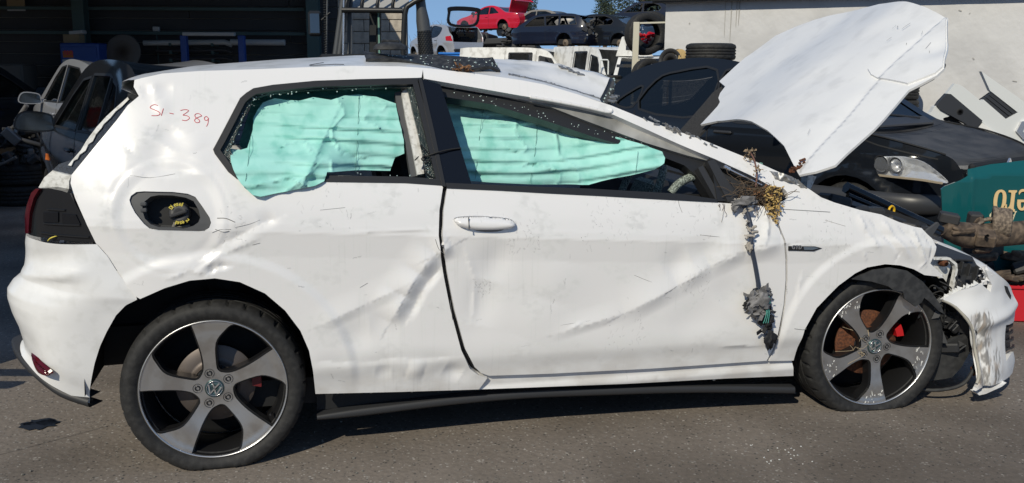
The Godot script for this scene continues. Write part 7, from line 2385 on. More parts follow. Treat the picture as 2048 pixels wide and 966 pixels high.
	put("brake_pipe", s, mats.old_iron, ax)
	s = Shape.new()
	s.box(([Vector3(2.549, 0.516, -4.860)])[0] - c0, Vector3(0.10, 0.07, 0.09), Basis.from_euler(Vector3(0.4, -0.3, -0.05)), 0.008)
	put("spring_seat", s, mats.rusty_beam, ax)
	s = Shape.new()
	s.lathe([Vector2(0.0, 0.0), Vector2(0.008, 0.0), Vector2(0.008, 0.02)], 12)
	put("bolt_hole", s, mats.black_part, ax, Transform3D(Basis(Vector3.RIGHT, -0.4), ([Vector3(2.522, 0.535, -4.800)])[0] - c0))
	for b in [[1898,436,4.9, 0.10, 0.055], [1950,438,5.0, 0.07, 0.07], [1925,462,4.86, 0.12, 0.03], [1965,500,4.9, 0.09, 0.03]]:
		s = Shape.new()
		s.box(ray_point(b[0], b[1], b[2]) - c0, Vector3(b[3], b[4], 0.07), Basis.from_euler(Vector3(rr(-0.4, 0.4), rr(-0.5, 0.5), rr(-0.2, 0.2))), 0.008)
		put("bracket", s, mats.rusty_beam if b[1] > 450 else mats.junk_a, ax)
	s = Shape.new()
	for k in 9:
		s.box(ray_point(rr(1890, 1960), rr(440, 470), rr(4.85, 5.05)) - c0, Vector3(rr(0.02, 0.09), rr(0.015, 0.04), rr(0.03, 0.08)), Basis.from_euler(Vector3(rr(-0.6, 0.6), rr(-0.6, 0.6), rr(-0.6, 0.6))), 0.006)
	tag(put("rusty_fittings", s, mats.rusty_beam, ax), "", "", "", "stuff")
	# red crate of scrap and the dark heap that the axle lies on
	var cr := thing("red_crate", "red plastic crate with dark stencilled letters, full of rusty scrap", "crate", Vector3(3.05, 0, -5.22), -0.1)
	s = Shape.new()
	var w := 0.62
	s.box(Vector3(0, 0.11, 0.2), Vector3(w, 0.21, 0.02), Basis(), 0.004)
	s.box(Vector3(0, 0.11, -0.2), Vector3(w, 0.21, 0.02), Basis(), 0.004)
	s.box(Vector3(-w * 0.5, 0.11, 0), Vector3(0.02, 0.21, 0.42), Basis(), 0.004)
	s.box(Vector3(w * 0.5, 0.11, 0), Vector3(0.02, 0.21, 0.42), Basis(), 0.004)
	s.box(Vector3(0, 0.02, 0), Vector3(w, 0.03, 0.4))
	s.box(Vector3(0, 0.205, 0.212), Vector3(w + 0.02, 0.025, 0.02), Basis(), 0.006)
	put("shell", s, mats.crate_red, cr)
	letters(cr, "HR", Transform3D(Basis(), Vector3(-0.14, 0.105, 0.212)), 0.045, mats.crate_shadow, 0.003, false, 1.4)
	letters(cr, "10", Transform3D(Basis(), Vector3(-0.12, 0.045, 0.212)), 0.045, mats.crate_shadow, 0.003, false, 1.4)
	s = Shape.new()
	for k in 44:
		s.box(Vector3(rr(-0.28, 0.28), rr(0.19, 0.27), rr(-0.17, 0.19)), Vector3(rr(0.08, 0.3), rr(0.012, 0.03), rr(0.015, 0.05)), Basis.from_euler(Vector3(rr(-0.5, 0.5), rr(-1.5, 1.5), rr(-0.3, 0.3))), 0.004)
	put("scrap_iron", s, mats.rusty_beam, cr)
	var hp := thing("scrap_heap", "dark heap of scrap metal under the rusty axle, behind the torn front bumper", "scrap heap", Vector3(2.75, 0, -5.55))
	s = Shape.new()
	for k in 80:
		var x := rr(-0.5, 0.7)
		s.box(Vector3(x, rr(0.0, 0.40), rr(-0.15, 0.3)), Vector3(rr(0.06, 0.3), rr(0.03, 0.12), rr(0.06, 0.2)), Basis.from_euler(Vector3(rr(-0.6, 0.6), rr(-1.5, 1.5), rr(-0.5, 0.5))), 0.012)
	tag(put("scrap", s, mats.junk_a, hp), "", "", "", "stuff")
	s = Shape.new()
	for k in 16:
		s.box(Vector3(rr(-0.2, 0.7), rr(0.2, 0.36), rr(0.15, 0.34)), Vector3(rr(0.1, 0.3), rr(0.02, 0.05), rr(0.03, 0.08)), Basis.from_euler(Vector3(rr(-0.4, 0.4), rr(-1.5, 1.5), rr(-0.3, 0.3))), 0.006)
	tag(put("rusty_scrap", s, mats.rusty_beam, hp), "", "", "", "stuff")

func ray_point(x: float, y: float, d: float) -> Vector3:  # a place in the yard, written as it was measured
	var a := (x - 1024.0) / 1832.95
	var b := (483.0 - y) / 1832.95
	var r := Vector3(a - b * 0.00574, b + a * 0.00574, 1.0)
	var dep := r.z * 0.98261 + r.y * 0.18566
	var up := r.y * 0.98261 - r.z * 0.18566
	return Vector3(r.x / dep * d, 1.39996 + up / dep * d, -d)

func build_stack() -> void:
	# long rack of crushed hulks that carries the upper cars
	var rk := thing("crushed_hulks", "row of dark crushed car hulks under the stacked scrap cars", "scrap heap", Vector3(0, 0, -40))
	var s := Shape.new()
	for k in 11:
		for j in 3:
			s.box(Vector3(-6.2 + 1.35 * k + rr(-0.1, 0.1), 0.33 + 0.66 * j, rr(-1.0, 0.4)), Vector3(rr(1.2, 1.6), 0.62, rr(3.2, 4.4)), Basis.from_euler(Vector3(rr(-0.04, 0.04), rr(-0.2, 0.2), rr(-0.04, 0.04))), 0.08)
	for k in 7:
		s.box(Vector3(rr(-2.6, 0.6), 2.15 + 0.13 * k, -5.0 + rr(-0.6, 0.6)), Vector3(rr(1.4, 2.4), 0.3, rr(1.2, 2.2)), Basis.from_euler(Vector3(rr(-0.1, 0.1), rr(-0.4, 0.4), rr(-0.08, 0.08))), 0.06)
	tag(put("hulk", s, mats.junk_a, rk), "", "", "", "stuff")
	# silver hatchback with its tailgate up
	var sp := {"paint": mats.paint_silver, "half": 0.86, "belt": 0.93, "tumble": 0.36, "top": HATCH, "arches": [Vector3(1.2, 0.30, 0.35), Vector3(-1.25, 0.30, 0.35)], "soft": true,
		"wins": [[0.66, 0.97, 0.30, 1.24, 0.05, 1.36, -0.2, 1.38, -0.2, 0.98], [-0.26, 0.98, -0.26, 1.385, -0.8, 1.37, -1.12, 1.28, -0.92, 1.0]],
		"glass": [Vector2(0.92, 0.18)], "gone": [Vector3(-1.45, -1.95, 0.74)], "gaps": [[-0.23, 0.25, -0.23, 0.97], [-0.95, 0.95, -0.92, 0.75, -0.85, 0.62]], "handles": [Vector2(-0.05, 0.83), Vector2(-0.82, 0.85)], "step": 0.06}
	var c := make_car("scrap_hatchback", "silver hatchback without wheels, tailgate raised, on the scrap stack", Vector3(-2.75, 1.62, -38.0), deg_to_rad(122), sp, "scrap cars stacked behind the yard")
	for sg in [-1.0, 1.0]:
		lamp(c, "tail_lamp", [-1.90, 0.80, -1.60, 0.82, -1.55, 0.98, -1.80, 1.0], sp, sg, mats.red_tail, 0.01)
	var bs := Shape.new()
	bs.box(Vector3(-1.93, 0.46, 0), Vector3(0.12, 0.10, 1.3), Basis(), 0.03)
	put("rear_diffuser", bs, mats.black_plastic, c)
	var tg := hold("tailgate", c, Transform3D(Basis(Vector3.BACK, -2.75), Vector3(-1.42, 1.40, 0)))
	var t1 := Shape.new()
	t1.panel(round_poly(P([-0.56, 0.0, 0.56, 0.0, 0.70, 0.50, 0.60, 0.72, -0.60, 0.72, -0.70, 0.50]), 4), [round_poly(P([-0.48, 0.08, 0.48, 0.08, 0.60, 0.48, 0.45, 0.57, -0.45, 0.57, -0.60, 0.48]), 4)], func(a, b): return Vector3(-0.18 * b * b + 0.04 * a * a, -b, a), 0.06, 0.05)
	put("frame", t1, mats.paint_black, tg)
	var t2 := Shape.new()
	t2.panel(P([-0.54, 0.06, 0.54, 0.06, 0.62, 0.54, -0.62, 0.54]), [], func(a, b): return Vector3(-0.18 * b * b + 0.04 * a * a - 0.02, -b, a), 0.1, 0.0)
	put("rear_screen", t2, mats.clear_lens, tg)
	# red coupe with its boot lid up
	sp = {"paint": mats.paint_red, "half": 0.86, "belt": 0.86, "tumble": 0.42, "top": [2.0, 0.22, 2.12, 0.42, 2.05, 0.58, 1.5, 0.76, 1.0, 0.86, 0.45, 1.12, 0.1, 1.27, -0.35, 1.32, -0.8, 1.24, -1.25, 1.02, -1.5, 0.94, -1.95, 0.92, -2.1, 0.72, -2.12, 0.45, -2.0, 0.22], "arches": [Vector3(1.3, 0.30, 0.35), Vector3(-1.25, 0.30, 0.35)],
		"wins": [[0.62, 0.90, 0.30, 1.10, 0.05, 1.21, -0.25, 1.24, -0.30, 0.90], [-0.38, 0.91, -0.33, 1.235, -0.55, 1.20, -0.95, 0.95]], "glass": [Vector2(0.98, 0.14), Vector2(-0.8, -1.24)], "gaps": [[-0.34, 0.25, -0.34, 0.9], [0.75, 0.3, 0.75, 0.85]], "handles": [Vector2(-0.2, 0.76)], "step": 0.06}
	c = make_car("scrap_coupe", "bright red two-door coupe with its boot lid up, on top of the scrap stack", Vector3(-0.9, 3.10, -47.0), deg_to_rad(139), sp, "scrap cars stacked behind the yard")
	var bl := Shape.new()
	bl.panel(P([-0.62, 0.0, 0.62, 0.0, 0.66, 0.62, -0.66, 0.62]), [], func(a, b): return Vector3(-0.1 * b * b, b, a), 0.08, 0.05)
	bl.panel(P([-0.66, 0.0, 0.66, 0.0, 0.66, 0.26, -0.66, 0.26]), [], func(a, b): return Vector3(-0.04 - b, 0.64 - 0.2 * b, a), 0.08, 0.03)
	put("boot_lid", bl, mats.paint_red, c, Transform3D(Basis(Vector3.BACK, 0.28), Vector3(-1.48, 0.98, 0)))
	side_mirror(c, Vector3(0.6, 0.95, -0.95), -1.0, mats.paint_black)
	# grey saloon behind, only its roof
	sp = {"paint": mats.junk_b, "half": 0.86, "belt": 0.93, "tumble": 0.36, "top": SALOON, "arches": [Vector3(1.32, 0.30, 0.355), Vector3(-1.33, 0.30, 0.355)], "wins": [[0.72, 0.96, 0.36, 1.20, 0.12, 1.32, -0.12, 1.34, -0.12, 0.97], [-0.19, 0.97, -0.19, 1.345, -0.62, 1.34, -0.92, 1.25, -1.05, 1.12, -0.98, 1.0]], "glass": [Vector2(0.98, 0.28), Vector2(-0.95, -1.52)], "step": 0.09}
	make_car("scrap_saloon", "dull grey-green saloon showing only its roof behind the dark estate car", Vector3(1.35, 2.75, -46.0), deg_to_rad(150), sp, "scrap cars stacked behind the yard")
	# navy estate, stripped
	sp = {"paint": mats.paint_navy, "half": 0.88, "belt": 0.92, "tumble": 0.34, "top": [1.35, 0.28, 1.38, 0.50, 1.36, 0.80, 1.15, 0.92, 0.95, 0.97, 0.45, 1.27, 0.15, 1.41, -0.4, 1.46, -1.4, 1.45, -1.9, 1.38, -2.15, 1.15, -2.3, 0.95, -2.36, 0.7, -2.36, 0.45, -2.28, 0.26], "arches": [Vector3(-1.38, 0.33, 0.36)],
		"wins": [[0.60, 0.97, 0.28, 1.22, 0.05, 1.33, -0.3, 1.36, -0.42, 0.98], [-0.50, 0.98, -0.38, 1.365, -1.02, 1.36, -1.08, 0.99], [-1.16, 1.0, -1.12, 1.36, -1.78, 1.32, -1.92, 1.02]], "no_glass": true, "glass": [Vector2(0.92, 0.18)], "gone": [Vector3(-1.88, -2.4, 0.62)], "gaps": [[-0.47, 0.28, -0.47, 0.98], [0.8, 0.28, 0.8, 0.95]], "handles": [], "step": 0.06, "trim": 0.02}
	c = make_car("scrap_estate", "stripped navy blue estate car without glass or tailgate, front cut away, on the scrap stack", Vector3(1.45, 2.12, -39.0), deg_to_rad(143), sp, "scrap cars stacked behind the yard")
	var jk := Shape.new()
	for k in 70:
		jk.box(Vector3(rr(-2.36, -1.7), rr(0.3, 1.2), rr(-0.7, 0.7)), Vector3(rr(0.03, 0.3), rr(0.03, 0.2), rr(0.03, 0.25)), Basis.from_euler(Vector3(rr(-1, 1), rr(-1, 1), rr(-1, 1))), 0.01)
	for k in 36:
		jk.box(Vector3(rr(1.3, 1.95), rr(0.25, 0.85), rr(-0.7, 0.7)), Vector3(rr(0.05, 0.3), rr(0.05, 0.2), rr(0.05, 0.25)), Basis.from_euler(Vector3(rr(-1, 1), rr(-1, 1), rr(-1, 1))), 0.02)
	put("torn_insides", jk, mats.junk_a, c)
	var wt := Shape.new()
	for k in 8:
		wt.box(Vector3(rr(-2.42, -2.3), rr(0.55, 0.95), rr(-0.8, 0.6)), Vector3(0.05, rr(0.04, 0.1), rr(0.04, 0.1)), Basis(), 0.01)
	wt.box(Vector3(-1.5, 1.14, -0.3), Vector3(0.5, 0.16, 0.04), Basis(Vector3.BACK, -0.4), 0.01)
	put("pale_bits", wt, mats.pale_plastic, c)
	var hk := Shape.new()
	hk.box(Vector3(-1.15, 0.0, -0.8), Vector3(0.35, 0.3, 0.16), Basis(Vector3.BACK, 0.5), 0.04)
	hk.tube([Vector3(-1.2, 0.1, -0.7), Vector3(-2.0, 0.05, -0.5)], 0.05, 8)
	put("hanging_hub", hk, mats.old_iron, c)
	# black saloon
	sp = {"paint": mats.paint_black, "half": 0.9, "belt": 0.92, "tumble": 0.36, "top": SALOON, "arches": [Vector3(1.32, 0.31, 0.36), Vector3(-1.33, 0.31, 0.36)],
		"wins": [[0.72, 0.96, 0.36, 1.20, 0.12, 1.32, -0.12, 1.34, -0.12, 0.97], [-0.19, 0.97, -0.19, 1.345, -0.62, 1.34, -0.92, 1.25, -1.05, 1.12, -0.98, 1.0]], "no_glass": true, "glass": [Vector2(0.98, 0.28), Vector2(-0.95, -1.52)], "gaps": [[-0.16, 0.25, -0.16, 0.96]], "step": 0.06}
	c = make_car("scrap_saloon", "black saloon without wheels to the right of the navy estate, on the scrap stack", Vector3(3.55, 2.13, -38.5), deg_to_rad(146), sp, "scrap cars stacked behind the yard")
	var rb := Shape.new()
	rb.box(Vector3(-2.16, 0.42, -0.45), Vector3(0.06, 0.06, 0.4), Basis(), 0.02)
	put("rear_reflector", rb, mats.red_tail, c)
	var br := Shape.new()
	for k in 10:
		br.box(Vector3(rr(-2.2, -2.0), rr(0.6, 0.9), rr(-0.9, -0.3)), Vector3(0.08, rr(0.03, 0.09), 0.08), Basis.from_euler(Vector3(rr(-1, 1), rr(-1, 1), rr(-1, 1))), 0.01)
	put("lamp_remains", br, mats.headlamp_lens, c)
	sp = sp.duplicate()
	sp.paint = mats.paint_navy
	make_car("scrap_saloon", "dark blue saloon highest at the right of the scrap stack, under the pine", Vector3(6.1, 2.95, -43.0), deg_to_rad(148), sp, "scrap cars stacked behind the yard")
	sp = sp.duplicate()
	sp.paint = mats.paint_black
	make_car("scrap_saloon", "black car low behind the loader's exhaust at the left end of the scrap stack", Vector3(-5.9, 1.25, -36.0), deg_to_rad(118), sp, "scrap cars stacked behind the yard")
	var bb := thing("blue_skip", "bright blue steel bin under the silver scrap hatchback", "skip", Vector3(-2.05, 0, -34.5))
	s = Shape.new()
	s.box(Vector3(0, 0.95, 0), Vector3(1.25, 1.9, 1.2), Basis(), 0.04)
	put("bin", s, mats.bright_blue, bb)
	s = Shape.new()
	s.box(Vector3(0, 1.92, 0), Vector3(1.32, 0.07, 1.27), Basis(), 0.02)
	put("rim", s, mats.bright_blue, bb)
	# white van bodies along the front of the stack
	sp = {"paint": mats.van_white, "half": 0.92, "belt": 1.15, "tumble": 0.14, "top": VAN, "arches": [Vector3(1.4, 0.32, 0.38), Vector3(-1.4, 0.32, 0.38)],
		"wins": [[1.35, 1.2, 1.02, 1.70, 0.62, 1.78, 0.62, 1.2], [0.35, 1.25, 0.35, 1.88, -0.45, 1.88, -0.45, 1.25]], "no_glass": true, "no_screens": true, "glass": [Vector2(1.58, 0.85)], "gaps": [[0.5, 0.3, 0.5, 1.95], [-0.6, 0.3, -0.6, 1.95]], "handles": [], "step": 0.08, "trim": 0.03}
	make_car("scrap_van", "white van body with an empty side window under the navy estate", Vector3(0.62, 0.0, -31.0), deg_to_rad(-24), sp, "white van bodies below the scrap stack", "van")
	c = make_car("scrap_van", "white van body with a dark doorless opening and a tall mirror frame", Vector3(2.85, 0.02, -29.0), deg_to_rad(-66), sp, "white van bodies below the scrap stack", "van")
	var mf := Shape.new()
	var l := []
	for q in [Vector3(0, 0, 0), Vector3(0, 0.38, 0), Vector3(0.03, 0.42, 0), Vector3(0.22, 0.42, 0), Vector3(0.25, 0.38, 0), Vector3(0.25, 0.0, 0)]: l.append(q)
	mf.tube(l, 0.022, 8)
	put("mirror_frame", mf, mats.truck_white, c, Transform3D(Basis(Vector3.UP, deg_to_rad(66)), Vector3(1.5, 1.22, 1.02)))
	sp = {"paint": mats.van_white, "half": 0.86, "belt": 1.1, "tumble": 0.22, "top": [2.0, 0.25, 2.1, 0.5, 2.05, 0.85, 1.75, 1.0, 1.3, 1.1, 0.75, 1.62, 0.45, 1.72, -0.2, 1.76, -1.4, 1.76, -2.0, 1.72, -2.1, 1.0, -2.1, 0.5, -2.0, 0.25], "arches": [Vector3(1.3, 0.32, 0.37), Vector3(-1.3, 0.32, 0.37)], "wins": [[1.1, 1.14, 0.75, 1.52, 0.4, 1.6, 0.4, 1.14]], "glass": [Vector2(1.3, 0.6)], "handles": [], "step": 0.08}
	c = make_car("white_van", "small white van with a roof deflector behind the cream post", Vector3(3.62, 0.0, -25.5), deg_to_rad(-98), sp, "", "van")
	var fin := Shape.new()
	fin.prism(P([0.5, 0.0, 0.1, 0.52, -0.1, 0.58, -0.35, 0.5, -0.5, 0.0]), -0.28, 0.28)
	put("roof_deflector", fin, mats.van_white, c, Transform3D(Basis(Vector3.UP, PI / 2), Vector3(0.2, 1.74, 0.30)))

const ORD := ["topmost", "second from the top", "third from the top", "fourth from the top", "fifth from the top", "sixth from the top", "seventh from the top", "eighth from the top"]

func build_tyres() -> void:
	# cream post and bar of the tyre rack beside the wall
	var rk := thing("tyre_rack", "cream steel post with a thin cross bar holding up tyres beside the rendered wall", "rack", Vector3(0, 0, -18))
	var a := ray_point(1272, 44, 18)
	var b := ray_point(1268, 182, 18)
	var s := Shape.new()
	s.box(Vector3(a.x, a.y * 0.5, 0), Vector3(0.115, a.y, 0.08), Basis(Vector3.BACK, -0.01), 0.008)
	put("post", s, mats.cream_post, rk)
	s = Shape.new()
	s.box(Vector3(a.x + 0.35, a.y - 0.01, 0), Vector3(0.72, 0.03, 0.04), Basis(Vector3.BACK, 0.03))
	put("cross_bar", s, mats.cream_post, rk)
	s = Shape.new()
	s.box(Vector3(a.x + 0.07, a.y - 0.80, 0.02), Vector3(0.05, 0.2, 0.05), Basis(), 0.006)
	put("clip", s, mats.cream_post, rk)
	s = Shape.new()
	s.box(Vector3(a.x + 0.55, a.y * 0.5 - 0.25, -1.6), Vector3(0.06, a.y - 0.9, 0.06))
	s.box(Vector3(a.x + 0.3, a.y - 0.82, -1.2), Vector3(0.9, 0.06, 1.2))
	put("shelf", s, mats.junk_a, rk)
	tyre("large worn tyre standing upright on the rack behind the cream post", ray_point(1290, 68, 18.5), Basis(Vector3.UP, 0.35), 1.33)
	tyre("second large tyre upright behind the one at the cream post", ray_point(1302, 64, 19.3), Basis(Vector3.UP, 0.1), 1.33)
	var rl := thing("red_tail_lamps", "pile of red tail lamp glass seen through the large upright tyre", "car lamps", ray_point(1294, 76, 19.9))
	s = Shape.new()
	for k in 9:
		s.box(Vector3(rr(-0.16, 0.16), rr(-0.1, 0.1), rr(-0.05, 0.05)), Vector3(rr(0.1, 0.22), rr(0.05, 0.1), 0.08), Basis.from_euler(Vector3(rr(-0.4, 0.4), rr(-0.4, 0.4), rr(-0.4, 0.4))), 0.03)
	put("lens", s, mats.red_tail, rl)
	s = Shape.new()
	s.box(Vector3(0, -0.2, -0.1), Vector3(0.8, 0.1, 0.5))
	put("tray", s, mats.junk_a, rl)
	tyre("tyre standing upright around a pale curved strip, right of the cream post", ray_point(1296, 152, 17.4), Basis(Vector3.UP, 0.4), 1.05)
	var cs := thing("pale_strip", "pale curved plastic strip stuck in the tyre right of the cream post", "plastic strip", ray_point(1293, 152, 17.2))
	s = Shape.new()
	s.prism(P([-0.10, -0.22, -0.12, -0.02, -0.03, 0.14, 0.09, 0.22, 0.0, 0.08, -0.04, -0.06, -0.05, -0.24]), -0.03, 0.0)
	put("strip", s, mats.truck_white, cs)
	# stacks of tyres between the wreck and the vans
	var stacks := [[1222, 150, 20.0, 1, 0.95, "thin tyre lying topmost on the tyre stack left of the cream post"], [1240, 160, 19.6, 7, 1.15, "stack left of the cream post"], [1262, 182, 18.6, 6, 1.2, "broad stack below the cream post"], [1310, 180, 17.5, 6, 1.2, "stack between cream post and black car"], [1222, 178, 18.0, 6, 1.0, "stack nearest the wreck's roof corner"]]
	for q in stacks:
		var top := ray_point(q[0], q[1], q[2])
		for k in q[3]:
			tyre(q[5] if q[3] == 1 else "worn tyre, %s of the %s" % [ORD[k], q[5]], top + Vector3(rr(-0.05, 0.05), -0.10 - 0.2 * q[4] * k, rr(-0.05, 0.05)), FLAT.rotated(Vector3.UP, rr(0, 6)), q[4], "" if q[3] == 1 else "tyres stacked behind the wreck")
	# on and beside the black hatchback
	var p := ray_point(1421, 109, 9.6)
	tyre("tyre lying flat on the roof of the black hatchback", Vector3(p.x, 1.575, p.z), FLAT, 0.82)
	for k in 8:
		var w := ray_point(1812, 188, 11.0)
		tyre("worn tyre, %s of the stack against the rendered wall" % ORD[7 - k], Vector3(w.x - 0.12 + rr(-0.03, 0.03), 0.1 + 0.175 * k, w.z), FLAT.rotated(Vector3.UP, rr(0, 6)), 0.88, "tyres stacked against the rendered wall")
	var ho := thing("hose_reel", "reel of tan hose behind the roof of the black hatchback", "hose reel", ray_point(1350, 122, 11.6))
	s = Shape.new()
	for k in 5:
		var ring := []
		for i in 25: ring.append(Vector3(0.02 * k - 0.02 + 0.02 * sin(i * 0.7), cos(TAU * i / 24.0) * (0.115 + 0.006 * k), sin(TAU * i / 24.0) * (0.115 + 0.006 * k)))
		s.tube(ring, 0.012, 6, false)
	s.tube(smooth_line([Vector3(0.0, -0.12, 0.05), Vector3(-0.1, -0.2, 0.05), Vector3(-0.14, -0.4, 0.05), Vector3(-0.1, -0.8, 0.05)], 4), 0.012, 6)
	put("hose", s, mats.hose, ho, Transform3D(Basis(Vector3.UP, 0.5), Vector3.ZERO))
	s = Shape.new()
	s.lathe([Vector2(0.10, -0.03), Vector2(0.105, 0.03), Vector2(0.15, 0.035), Vector2(0.155, 0.03), Vector2(0.15, 0.025)], 28)
	s.lathe([Vector2(0.0, 0.02), Vector2(0.1, 0.02)], 20)
	s.tube([Vector3(0, 0, 0), Vector3(0.0, -1.2, -0.05)], 0.02, 8)
	put("drum", s, mats.junk_a, ho, Transform3D(Basis(Vector3.UP, -0.6), Vector3(-0.05, 0.0, 0)))

func build_forklift() -> void:
	var z := -11.0
	var o := thing("yard_loader", "black yard loader with ribbed cab roof and perforated exhaust stack behind the wreck's roof", "loader", Vector3(0, 0, z))
	var q := func(x, y, dz = 0.0): 
		var p := ray_point(x, y, -z - dz)
		return Vector3(p.x, p.y, dz)
	var s := Shape.new()
	for l in [[668, 130, 690, -30], [676, 130, 697, -30]]:
		s.tube([q.call(l[0], l[1]), q.call(l[2], l[3])], 0.035, 8)
	s.tube([q.call(652, 130), q.call(655, -30)], 0.012, 6)
	s.box(q.call(700, 60, -0.1), Vector3(0.05, 1.4, 0.08), Basis(Vector3.BACK, -0.03))
	put("mast", s, mats.forklift_grey, o)
	s = Shape.new()
	for k in 34:
		s.box(q.call(649 + k * 0.1, -20 + k * 5.0), Vector3(0.035, 0.018, 0.035), Basis(Vector3.UP, 0.8 * (k % 2)), 0.006)
	put("lift_chain", s, mats.forklift_black, o)
	s = Shape.new()
	s.tube([q.call(686, 130, 0.05), q.call(688, -30, 0.05)], 0.012, 10)
	put("bright_rod", s, mats.chrome, o)
	# cab frame
	s = Shape.new()
	for l in [[[806, 120, 0.1], [810, 28, 0.1], [822, 8, 0.1], [850, -6, 0.1]], [[684, 20, 0.1], [805, 21, 0.1]], [[757, 120, -0.2], [758, 20, -0.2]]]:
		var pts := []
		for p in l: pts.append(q.call(p[0], p[1], p[2]))
		s.tube(smooth_line(pts, 4), 0.032, 8)
	s.box(q.call(748, 62, -0.3), Vector3(0.11, 0.75, 0.06), Basis(Vector3.BACK, -0.03), 0.01)
	s.box(q.call(745, 200, -0.5), Vector3(1.1, 1.1, 1.2), Basis(), 0.05)
	put("cab_frame", s, mats.forklift_black, o)
	for k in 4:
		var x := 692.0 + 31.0 * k
		s = Shape.new()
		var a: Vector3 = q.call(x, 18, 0.05)
		var b: Vector3 = q.call(x + 10, -14, 0.05)
		s.tube(smooth_line([a, a + Vector3(0.01, 0.08, 0), b + Vector3(0, 0.02, -0.05), b + Vector3(0.16, 0.08, -0.3)], 4), 0.02, 8)
		put("roof_rib", s, mats.forklift_black, o)
		s = Shape.new()
		plate(s, [q.call(x + 4, 17, -0.06), q.call(x + 31, 17, -0.06), q.call(x + 36, -22, -0.5), q.call(x + 9, -22, -0.5)], 0.01)
		put("roof_panel", s, mats.guard_panel, o)
	s = Shape.new()
	s.box(q.call(758, 70, -0.18), Vector3(0.02, 0.62, 0.02))
	put("window_edge", s, mats.glass_green, o)
	s = Shape.new()
	s.box(q.call(630, 47), Vector3(0.155, 0.29, 0.05), Basis(Vector3.UP, 0.2), 0.03)
	s.tube([q.call(643, 40), q.call(660, 25)], 0.012, 6)
	put("mirror", s, mats.forklift_black, o)
	s = Shape.new()
	s.box(q.call(630, 47) + Vector3(0.006, 0, 0.022), Vector3(0.115, 0.235, 0.02), Basis(Vector3.UP, 0.2), 0.02)
	put("mirror_glass", s, mats.mirror_dark, o)
	# exhaust: plain pipe above, perforated guard below
	s = Shape.new()
	var e0: Vector3 = q.call(838, -20)
	var e1: Vector3 = q.call(848, 62)
	var e2: Vector3 = q.call(856, 150)
	s.tube([e0, e0.lerp(e1, 0.45), e0.lerp(e1, 0.75), e1], [0.055, 0.06, 0.078, 0.08], 20)
	put("exhaust_pipe", s, mats.forklift_grey, o)
	s = Shape.new()
	s.tube([e1, e2], [0.078, 0.092], 24)
	put("guard_core", s, mats.perforated, o)
	s = Shape.new()
	for j in 22:
		var c := e1.lerp(e2, (j + 0.5) / 22.0)
		var r := lerpf(0.079, 0.093, (j + 0.5) / 22.0)
		for k in 16:
			var g := TAU * (k + 0.5 * (j % 2)) / 16.0
			var d := Vector3(cos(g), 0, sin(g))
			var hole := Basis(Vector3.UP, -g + PI / 2)
			s.place = Transform3D(hole, c + d * r)
			s.lathe([Vector2(0.0105, 0.002), Vector2(0.0095, 0.0045), Vector2(0.0, 0.0045)], 7)
	tag(put("guard_hole", s, mats.black_part, o), "", "", "", "stuff")

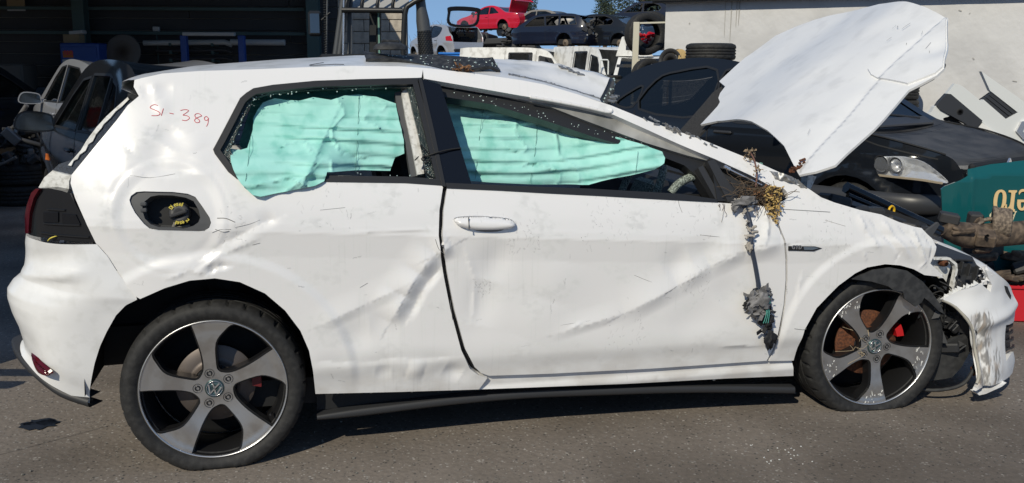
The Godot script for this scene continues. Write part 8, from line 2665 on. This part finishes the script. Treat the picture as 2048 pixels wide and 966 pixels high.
func build_trees() -> void:
	# dark pine behind the wall's end
	for c in [[1288, -135, 60.0, 4.2, 560, "dark pine tree rising behind the rendered building's left end"], [1345, -125, 62.0, 4.0, 420, "second dark pine behind the roof of the rendered building"], [1209, 33, 70.0, 0.8, 60, "small dark conifer tip just left of the tall pine"], [1057, 14, 75.0, 0.75, 50, "small conifer tip behind the red coupe's boot lid"]]:
		var top := ray_point(c[0], c[1] - 10.0, c[2])
		var o := thing("pine_tree", c[5], "tree", Vector3(top.x, 0, top.z), 0.0, "trees beyond the yard")
		var tr := Shape.new()
		tr.tube([Vector3(0, 0, 0), Vector3(0.1, top.y * 0.6, 0), Vector3(0.05, top.y, 0)], [0.22, 0.16, 0.04], 8)
		var nd := Shape.new()
		var n2 := Shape.new()
		for k in int(c[4]):
			var y: float = top.y + 0.6 - pow(rng.randf(), 0.8) * minf(top.y, c[3] * 1.9)
			var fr: float = clampf((top.y + 0.8 - y) / (c[3] * 1.9), 0.05, 1.0)
			var a := rr(0, TAU)
			var reach: float = c[3] * (0.25 + 0.75 * sqrt(fr)) * rr(0.3, 0.75)
			var tip := Vector3(cos(a) * reach, y + rr(-0.1, 0.35), sin(a) * reach)
			if k % 3 == 0: tr.tube([Vector3(0, y - 0.25, 0), tip], [0.03, 0.008], 5)
			for j in 26:
				var d := Vector3(rr(-1, 1), rr(-0.5, 1), rr(-1, 1)).normalized()
				var p: Vector3 = tip + Vector3(rr(-0.35, 0.35), rr(-0.22, 0.22), rr(-0.35, 0.35))
				var x := d.cross(Vector3(rr(-1, 1), rr(-1, 1), rr(-1, 1))).normalized() * 0.035
				(nd if (k + j) % 3 else n2).flat([p - x, p + x, p + d * rr(0.12, 0.3)])
		put("trunk", tr, mats.bark, o)
		tag(put("crown", nd, mats.pine, o), "", "", "", "stuff")
		tag(put("crown_tips", n2, mats.pine_light, o), "", "", "", "stuff")
	for c in [[872, 62.0], [900, 66.0], [918, 64.0], [850, 60.0], [935, 68.0]]:
		var b := ray_point(c[0], 140, c[1])
		var o := thing("bare_shrub", ["leafless grey shrub left of the silver scrap car's raised tailgate", "taller leafless shrub behind the silver scrap car", "leafless shrub seen through the raised tailgate's glass", "sparse leafless shrub beside the loader's exhaust", "leafless shrub just right of the raised tailgate"][[872, 900, 918, 850, 935].find(c[0])], "shrub", Vector3(b.x, 0, b.z), 0.0, "bare shrubs beyond the yard")
		var s := Shape.new()
		for k in 46:
			var base := Vector3(rr(-0.5, 0.5), 1.2, rr(-0.5, 0.5))
			var top := base + Vector3(rr(-0.9, 0.9), rr(1.6, 3.4 if c[0] != 850 else 2.4), rr(-0.6, 0.6))
			var mid := base.lerp(top, 0.5) + Vector3(rr(-0.15, 0.15), 0, rr(-0.1, 0.1))
			s.tube([base, mid, top], [0.03, 0.02, 0.008], 4, false)
			for j in 3:
				var f := base.lerp(top, rr(0.4, 0.9))
				s.tube([f, f + Vector3(rr(-0.5, 0.5), rr(0.2, 0.7), rr(-0.3, 0.3))], [0.014, 0.006], 4, false)
		s.tube([Vector3(0, 0, 0), Vector3(0, 1.4, 0)], 0.09, 6)
		put("branches", s, mats.twig_grey, o)

func build_ground_marks() -> void:
	var oil := Shape.new()
	for c in [[[-1.871, -3.433], 0.055], [[-1.848, -3.454], 0.03], [[-1.913, -3.438], 0.022]]:
		var blob := PackedVector2Array()
		for k in 22:
			var a := TAU * k / 22.0
			blob.append(Vector2(c[0][0], c[0][1]) + Vector2(cos(a) * c[1] * rr(0.7, 1.25) * 1.3, sin(a) * c[1] * rr(0.7, 1.25)))
		oil.panel(blob, [], func(a, b): return Vector3(a, 0.004, b), 0.05, 0.0, null, -1.0)
	var ob := put("oil_stain", oil, mats.oil)
	tag(ob, "small dark oil stain on the asphalt near the rear wheel", "", "", "structure")
	var fl := Shape.new()
	for k in 26:
		var g := Vector3(rr(0.85, 1.15), 0, -rr(3.1, 3.3))
		if k > 20: g = Vector3(rr(-1.9, 1.2), 0, -rr(2.6, 3.6))
		fl.box(g + Vector3(0, 0.003, 0), Vector3(rr(0.002, 0.008), 0.002, rr(0.002, 0.006)), Basis(Vector3.UP, rr(0, 3)))
	var fo := put("paint_flakes", fl, mats.paint_fleck)
	tag(fo, "white paint flakes scattered on the asphalt by the front wheel", "flakes", "", "stuff")
	for k in 3:
		var ck := Shape.new()
		var p := [Vector2(-0.5, -2.5), Vector2(0.75, -2.62), Vector2(-2.2, -3.1), Vector2(1.2, -2.75), Vector2(0.2, -2.95), Vector2(-1.6, -3.4)][k] as Vector2
		var pts := PackedVector2Array([p])
		var dir := rr(-0.4, 0.5)
		for i in 14:
			dir += rr(-0.5, 0.5)
			pts.append(pts[-1] + Vector2.from_angle(clampf(dir, -0.8, 0.8)) * rr(0.03, 0.08))
		ck.panel(ribbon(pts, 0.0010), [], func(a, b): return Vector3(a, 0.0025, b), 0.08, 0.0, null, -1.0)
		tag(put("asphalt_crack", ck, mats.crack), "thin crack in the asphalt", "", "", "structure")
	var st := Shape.new()
	for k in 240:
		var g := Vector3(rr(-2.4, 2.0), 0, -rr(2.3, 4.6))
		var r := rr(0.003, 0.008)
		st.box(g + Vector3(0, r * 0.4, 0), Vector3(r, r * 0.8, r * 1.2), Basis.from_euler(Vector3(rr(0, 1), rr(0, 3), rr(0, 1))), r * 0.2)
	var so := put("grit", st, mats.grime)
	tag(so, "loose grit on the asphalt", "grit", "", "stuff")
